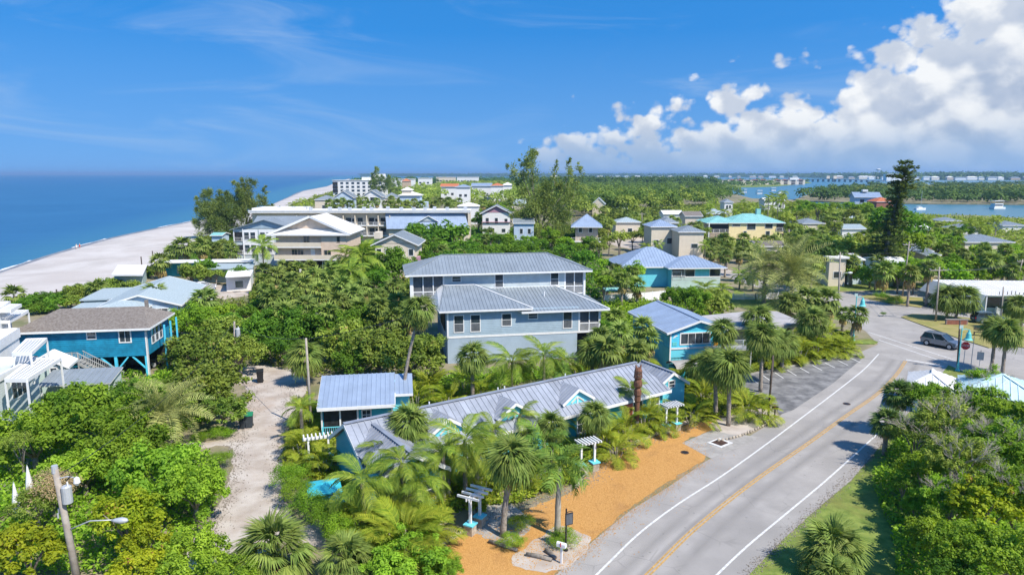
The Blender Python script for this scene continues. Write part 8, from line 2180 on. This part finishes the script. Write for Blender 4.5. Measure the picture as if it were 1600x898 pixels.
def car(loc, rz, m, label, name='parked_car', kind='suv', L=4.55, W=1.84, H=1.64, group=None):
    """closed body lofted along the length: sections (x, half width low, half width belt, sill z, belt z, roof half width, roof z)"""
    t = thing(name, label, 'car' if kind != 'pickup' else 'pickup truck', (loc[0], loc[1], loc[2] if len(loc) > 2 else 0.02), rz, group); h = L / 2; w_ = W / 2
    if kind == 'suv':
        S = [(-h, .80, .80, .42, .86), (-h * .95, .97, .95, .30, .98), (-h * .6, 1, .97, .26, 1.0), (0, 1, .98, .25, .99), (h * .42, 1, .97, .25, .98), (h * .62, 1, .94, .26, .94), (h * .92, .95, .88, .32, .84), (h, .72, .74, .42, .70)]
        C = [(-h * .97, .86, .98), (-h * .80, .77, H - .03), (-h * .3, .78, H), (h * .12, .76, H - .04), (h * .50, .88, .99)]
    elif kind == 'sedan':
        S = [(-h, .80, .80, .40, .82), (-h * .94, .95, .92, .30, .90), (-h * .6, 1, .95, .25, .90), (0, 1, .97, .24, .90), (h * .42, 1, .95, .25, .90), (h * .65, 1, .92, .26, .86), (h * .93, .93, .86, .32, .74), (h, .72, .72, .42, .62)]
        C = [(-h * .66, .84, .9), (-h * .38, .72, H - .02), (-h * .1, .73, H), (h * .12, .71, H - .04), (h * .46, .86, .9)]
    else:
        S = [(-h, .92, .92, .48, 1.0), (-h * .97, .98, .95, .42, 1.05), (-h * .3, 1, .97, .40, 1.05), (0, 1, .97, .40, 1.05), (h * .45, 1, .97, .40, 1.06), (h * .6, 1, .95, .40, 1.04), (h * .95, .96, .9, .45, .98), (h, .82, .82, .5, .85)]
        C = [(-h * .22, .88, 1.05), (-h * .16, .78, H), (h * .1, .78, H), (h * .2, .77, H - .05), (h * .46, .88, 1.06)]
    mb = MB(); ring_ = []
    for x, a, b, z0, z1 in S: mb.v += [(x, -w_ * a * .9, z0), (x, -w_ * a, z0 + .12), (x, -w_ * b, z1), (x, w_ * b, z1), (x, w_ * a, z0 + .12), (x, w_ * a * .9, z0)]
    n = len(S); mb.f += [(i * 6 + j, i * 6 + (j + 1) % 6, (i + 1) * 6 + (j + 1) % 6, (i + 1) * 6 + j) for i in range(n - 1) for j in range(6)] + [(5, 4, 3, 2, 1, 0), tuple((n - 1) * 6 + j for j in range(6))]
    if kind == 'pickup': pass
    mb.part('body', m, t)
    # cabin: roof and glass as separate skins
    g = MB(); (x0, a0, z0), (x1, a1, z1), (x2, a2, z2), (x3, a3, z3), (x4, a4, z4) = C; y = lambda a, s: s * w_ * a
    cab = [(x0, a0, z0 - .03), (x1, a1, z1 - .06), (x2, a2, z2 - .06), (x3, a3, z3 - .06), (x4, a4, z4 - .03)]
    vs = [(x, y(a, -1), z) for x, a, z in cab] + [(x, y(a, 1), z) for x, a, z in cab]
    g.add(vs, [(0, 1, 6, 5), (1, 2, 7, 6), (2, 3, 8, 7), (3, 4, 9, 8), (0, 4, 3, 2, 1), (5, 6, 7, 8, 9)]); g.part('windows', 'glass', t)
    r_ = MB(); r_.slab([(x1 - .05, y(a1, -1), z1 - .05), (x2, y(a2, -1), z2 - .05), (x3, y(a3, -1), z3 - .05), (x3, y(a3, 1), z3 - .05), (x2, y(a2, 1), z2 - .05), (x1 - .05, y(a1, 1), z1 - .05)], (0, 0, .06))
    for s in (-1, 1):
        for (p, q) in ((0, 1), (3, 4)): r_.bar((cab[p][0], y(cab[p][1], s), cab[p][2]), (cab[q][0], y(cab[q][1], s), cab[q][2] + .03), .08, .06)
        r_.bar(((x1 + x3) / 2 - .1, y((a1 + a3) / 2, s) * 1.01, z2 - .06), ((x0 + x4) / 2 + .1, y(.95, s), z0), .09, .05)
    r_.part('roof', m, t)
    for s in (-1, 1):
        MB().cbox((h * .93, s * w_ * .68, .72 if kind != 'pickup' else .9), (.16, .34, .14)).part('headlight', 'steel', t); MB().cbox((-h * .985, s * w_ * .76, .85), (.08, .22, .22)).part('tail_light', 'red', t)
        MB().cbox((h * .36, s * (w_ + .08), z4 + .04), (.12, .2, .13)).part('mirror', m, t)
        for x in (-h * .60, h * .62): wheel(t, x, s * (w_ - .1), .36 if kind != 'pickup' else .4)
        MB().box(-h * .55, s * w_ * .995 - .02, .27, h * .55, s * w_ * .995 + .02, .36).part('sill', 'rubber', t)
    MB().box(h * .965, -w_ * .5, .5, h * 1.0, w_ * .5, .66).part('grille', 'black', t); MB().box(-h - .015, -.26, .62, -h + .03, .26, .74).part('licence_plate', 'white', t)
    if kind == 'pickup': MB().box(-h * .93, -w_ * .86, 1.03, -h * .26, w_ * .86, 1.075).part('bed_opening', 'black', t)
    return t
p, q = at(1457, 541), at(1497, 550); rz = math.atan2(q.y - p.y, q.x - p.x)
c = at(1474, 543); car((c.x, c.y + .5), -.98, 'carsilver', 'silver blue hatchback crossing the junction', 'moving_car', L=4.25, W=1.85, H=1.68)
c = at(1461, 478); car((c.x, c.y), R(80), 'carwhite', 'silver white pickup parked at the end of the small grass island', 'pickup_truck', 'pickup', 5.4, 2.0, 1.85)
c = at(1494, 454); car((c.x, c.y), R(10), 'carwhite', 'white pickup parked behind the two island palms', 'pickup_truck', 'pickup', 5.5, 2.0, 1.9)
c = at(1527, 480); car((c.x, c.y), R(30), 'carwhite', 'white sedan parked right of the two island palms', kind='sedan', H=1.45)
c = at(1546, 505); car((c.x, c.y), R(-8), 'carblue', 'dark blue grey car behind the roadside palms', kind='suv')
c = at(1492, 437); car((c.x, c.y), R(-20), 'cargrey', 'dark car parked at the far hedge', kind='sedan', H=1.45)
c = at(212, 578); car((c.x, c.y + 1.5), R(4), 'cargrey', 'dark grey pickup parked under the blue stilted house', 'pickup_truck', 'pickup', 5.2, 1.95, 1.8)
c = at(318, 452); car((c.x, c.y), R(20), 'carwhite', 'small white car in the sandy yard', kind='sedan', H=1.4)

# beach: posts, bathers; boats on the bay
for i, (x, y, yt, lb) in enumerate(((89, 461, 452, 'short post on the dune edge behind the white house'), (38, 466, 453, 'pale post at the left end of the dune'), (222, 420, 401, 'dark post at the white beach cabin'), (239, 404, 392, 'dark post seaward of the white beach cabin'))):
    b = at(x, y); o = MB().cyl((0, 0, 0), .12, high(x, yt, b.y), 8).part('beach_post', 'woodd', None, loc=(b.x, b.y, 0)); tag(o, lb, 'post', 'posts on the beach')
def bather(px_, m, label, rz):
    b = at(*px_, WZ); t = thing('person', label, 'person', (b.x, b.y, WZ - .1), rz)
    mb = MB(); mb.tube([(-.1, 0, 0), (-.1, 0, .45), (-.09, 0, .85), (0, 0, 1.0), (0, 0, 1.4), (0, 0, 1.5), (0, 0, 1.56), (0, 0, 1.68), (0, 0, 1.78)], [.05, .06, .08, .16, .19, .09, .06, .1, .05], 8)
    mb.tube([(.1, .03, 0), (.1, .02, .45), (.09, 0, .9)], [.05, .06, .08], 8); mb.tube([(-.19, 0, 1.42), (-.27, .03, 1.15), (-.25, -.08, .9)], [.055, .045, .035], 6); mb.tube([(.19, 0, 1.42), (.28, .03, 1.15), (.27, -.08, .9)], [.055, .045, .035], 6)
    mb.part('body', 'tan', t, smooth=True); MB().tube([(0, 0, .82), (0, 0, 1.0), (0, 0, 1.38)], [.18, .19, .2], 8).part('bathing_shirt', m, t)
bather((120, 390), 'white', 'person in white standing in the shallows, left of the two', .4); bather((125, 389), 'red', 'person in red standing in the shallows, right of the two', -.3)
b = at(1558, 327, WZ); t = thing('houseboat', 'white houseboat on the channel at the right', 'boat', (b.x, b.y, WZ), R(8)); s = 10 / F * b.y / 4
MB().slab([(-4, -2, .2), (4, -2, .2), (5, 0, .2), (4, 2, .2), (-4, 2, .2)], (0, 0, 1.2)).part('hull', 'white', t); MB().box(-3.4, -1.7, 1.4, 2.4, 1.7, 3.6).part('cabin', 'white', t); MB().box(-3.8, -2, 5.2, 2.8, 2, 5.4).part('sun_roof', 'white', t); MB().box(-3.42, -1.74, 2.2, 2.0, -1.701, 3.1).part('window', 'glass', t)
for u, v in ((-3.5, -1.8), (2.5, -1.8), (2.5, 1.8), (-3.5, 1.8)): MB().cyl((u, v, 3.6), .06, 1.6, 6).part('roof_post', 'steel', t)
for x, y, lb in ((1437, 328, 'white sailboat with a bare mast on the channel'), (1220, 303, 'sailboat with a bare mast on the nearer bay water')):
    b = at(x, y, WZ); t = thing('sailboat', lb, 'sailboat', (b.x, b.y, WZ), R(15), 'sailboats on the bay'); MB().slab([(-3.5, -1.1, 0), (2.5, -1.1, 0), (4.6, 0, 0), (2.5, 1.1, 0), (-3.5, 1.1, 0)], (0, 0, 1.2)).part('hull', 'white', t); MB().box(-1.6, -.7, 1.2, 1.2, .7, 1.8).part('cabin', 'white', t); MB().cyl((.6, 0, 1.2), .09, 10.5, 6).part('mast', 'steel', t); MB().bar((.6, 0, 2.4), (-3, 0, 2.3), .14).part('boom', 'white', t)
for i, (x, y, lb) in enumerate(((1162, 302, 'white boat house on the bay, left one'), (1186, 304, 'white boat house on the bay, middle one'), (1208, 299, 'white motor boat on the bay beside the palms'))):
    b = at(x, y, WZ); t = thing('boat_house', lb, 'boat house', (b.x, b.y, WZ), 0, 'boats and lifts on the bay')
    MB().box(-3, -2, 4.2, 3, 2, 4.6).part('roof', 'whiteroof', t); MB().slab([(-2.4, -1, .6), (2.2, -1, .6), (3.4, 0, .6), (2.2, 1, .6), (-2.4, 1, .6)], (0, 0, 1.2)).part('hull', 'white', t)
    for u, v in ((-2.8, -1.8), (2.8, -1.8), (2.8, 1.8), (-2.8, 1.8)): MB().cyl((u, v, -.5), .14, 4.8, 6).part('pile', 'wood', t)

# ---------------------------------------------------------------- haze: the far shore fades to blue
hm = bpy.data.materials.new('haze'); hm.use_nodes = True; hn = NT(hm.node_tree)
pv = hn.new('ShaderNodeVolumePrincipled'); pv.inputs['Color'].default_value = (0.42, 0.67, 1.0, 1); pv.inputs['Density'].default_value = 0.00011; pv.inputs['Anisotropy'].default_value = 0.2
ho = hn.new('ShaderNodeOutputMaterial'); hn.l.new(pv.outputs[0], ho.inputs['Volume'])
mb = MB(); mb.box(-46000, -3100, -2.9, 46000, 46000, 62)
hz_ = mb.part('haze', hm); tag(hz_, 'thin sea haze over the far shore', None, None, 'stuff')
hm.cycles.homogeneous_volume = True
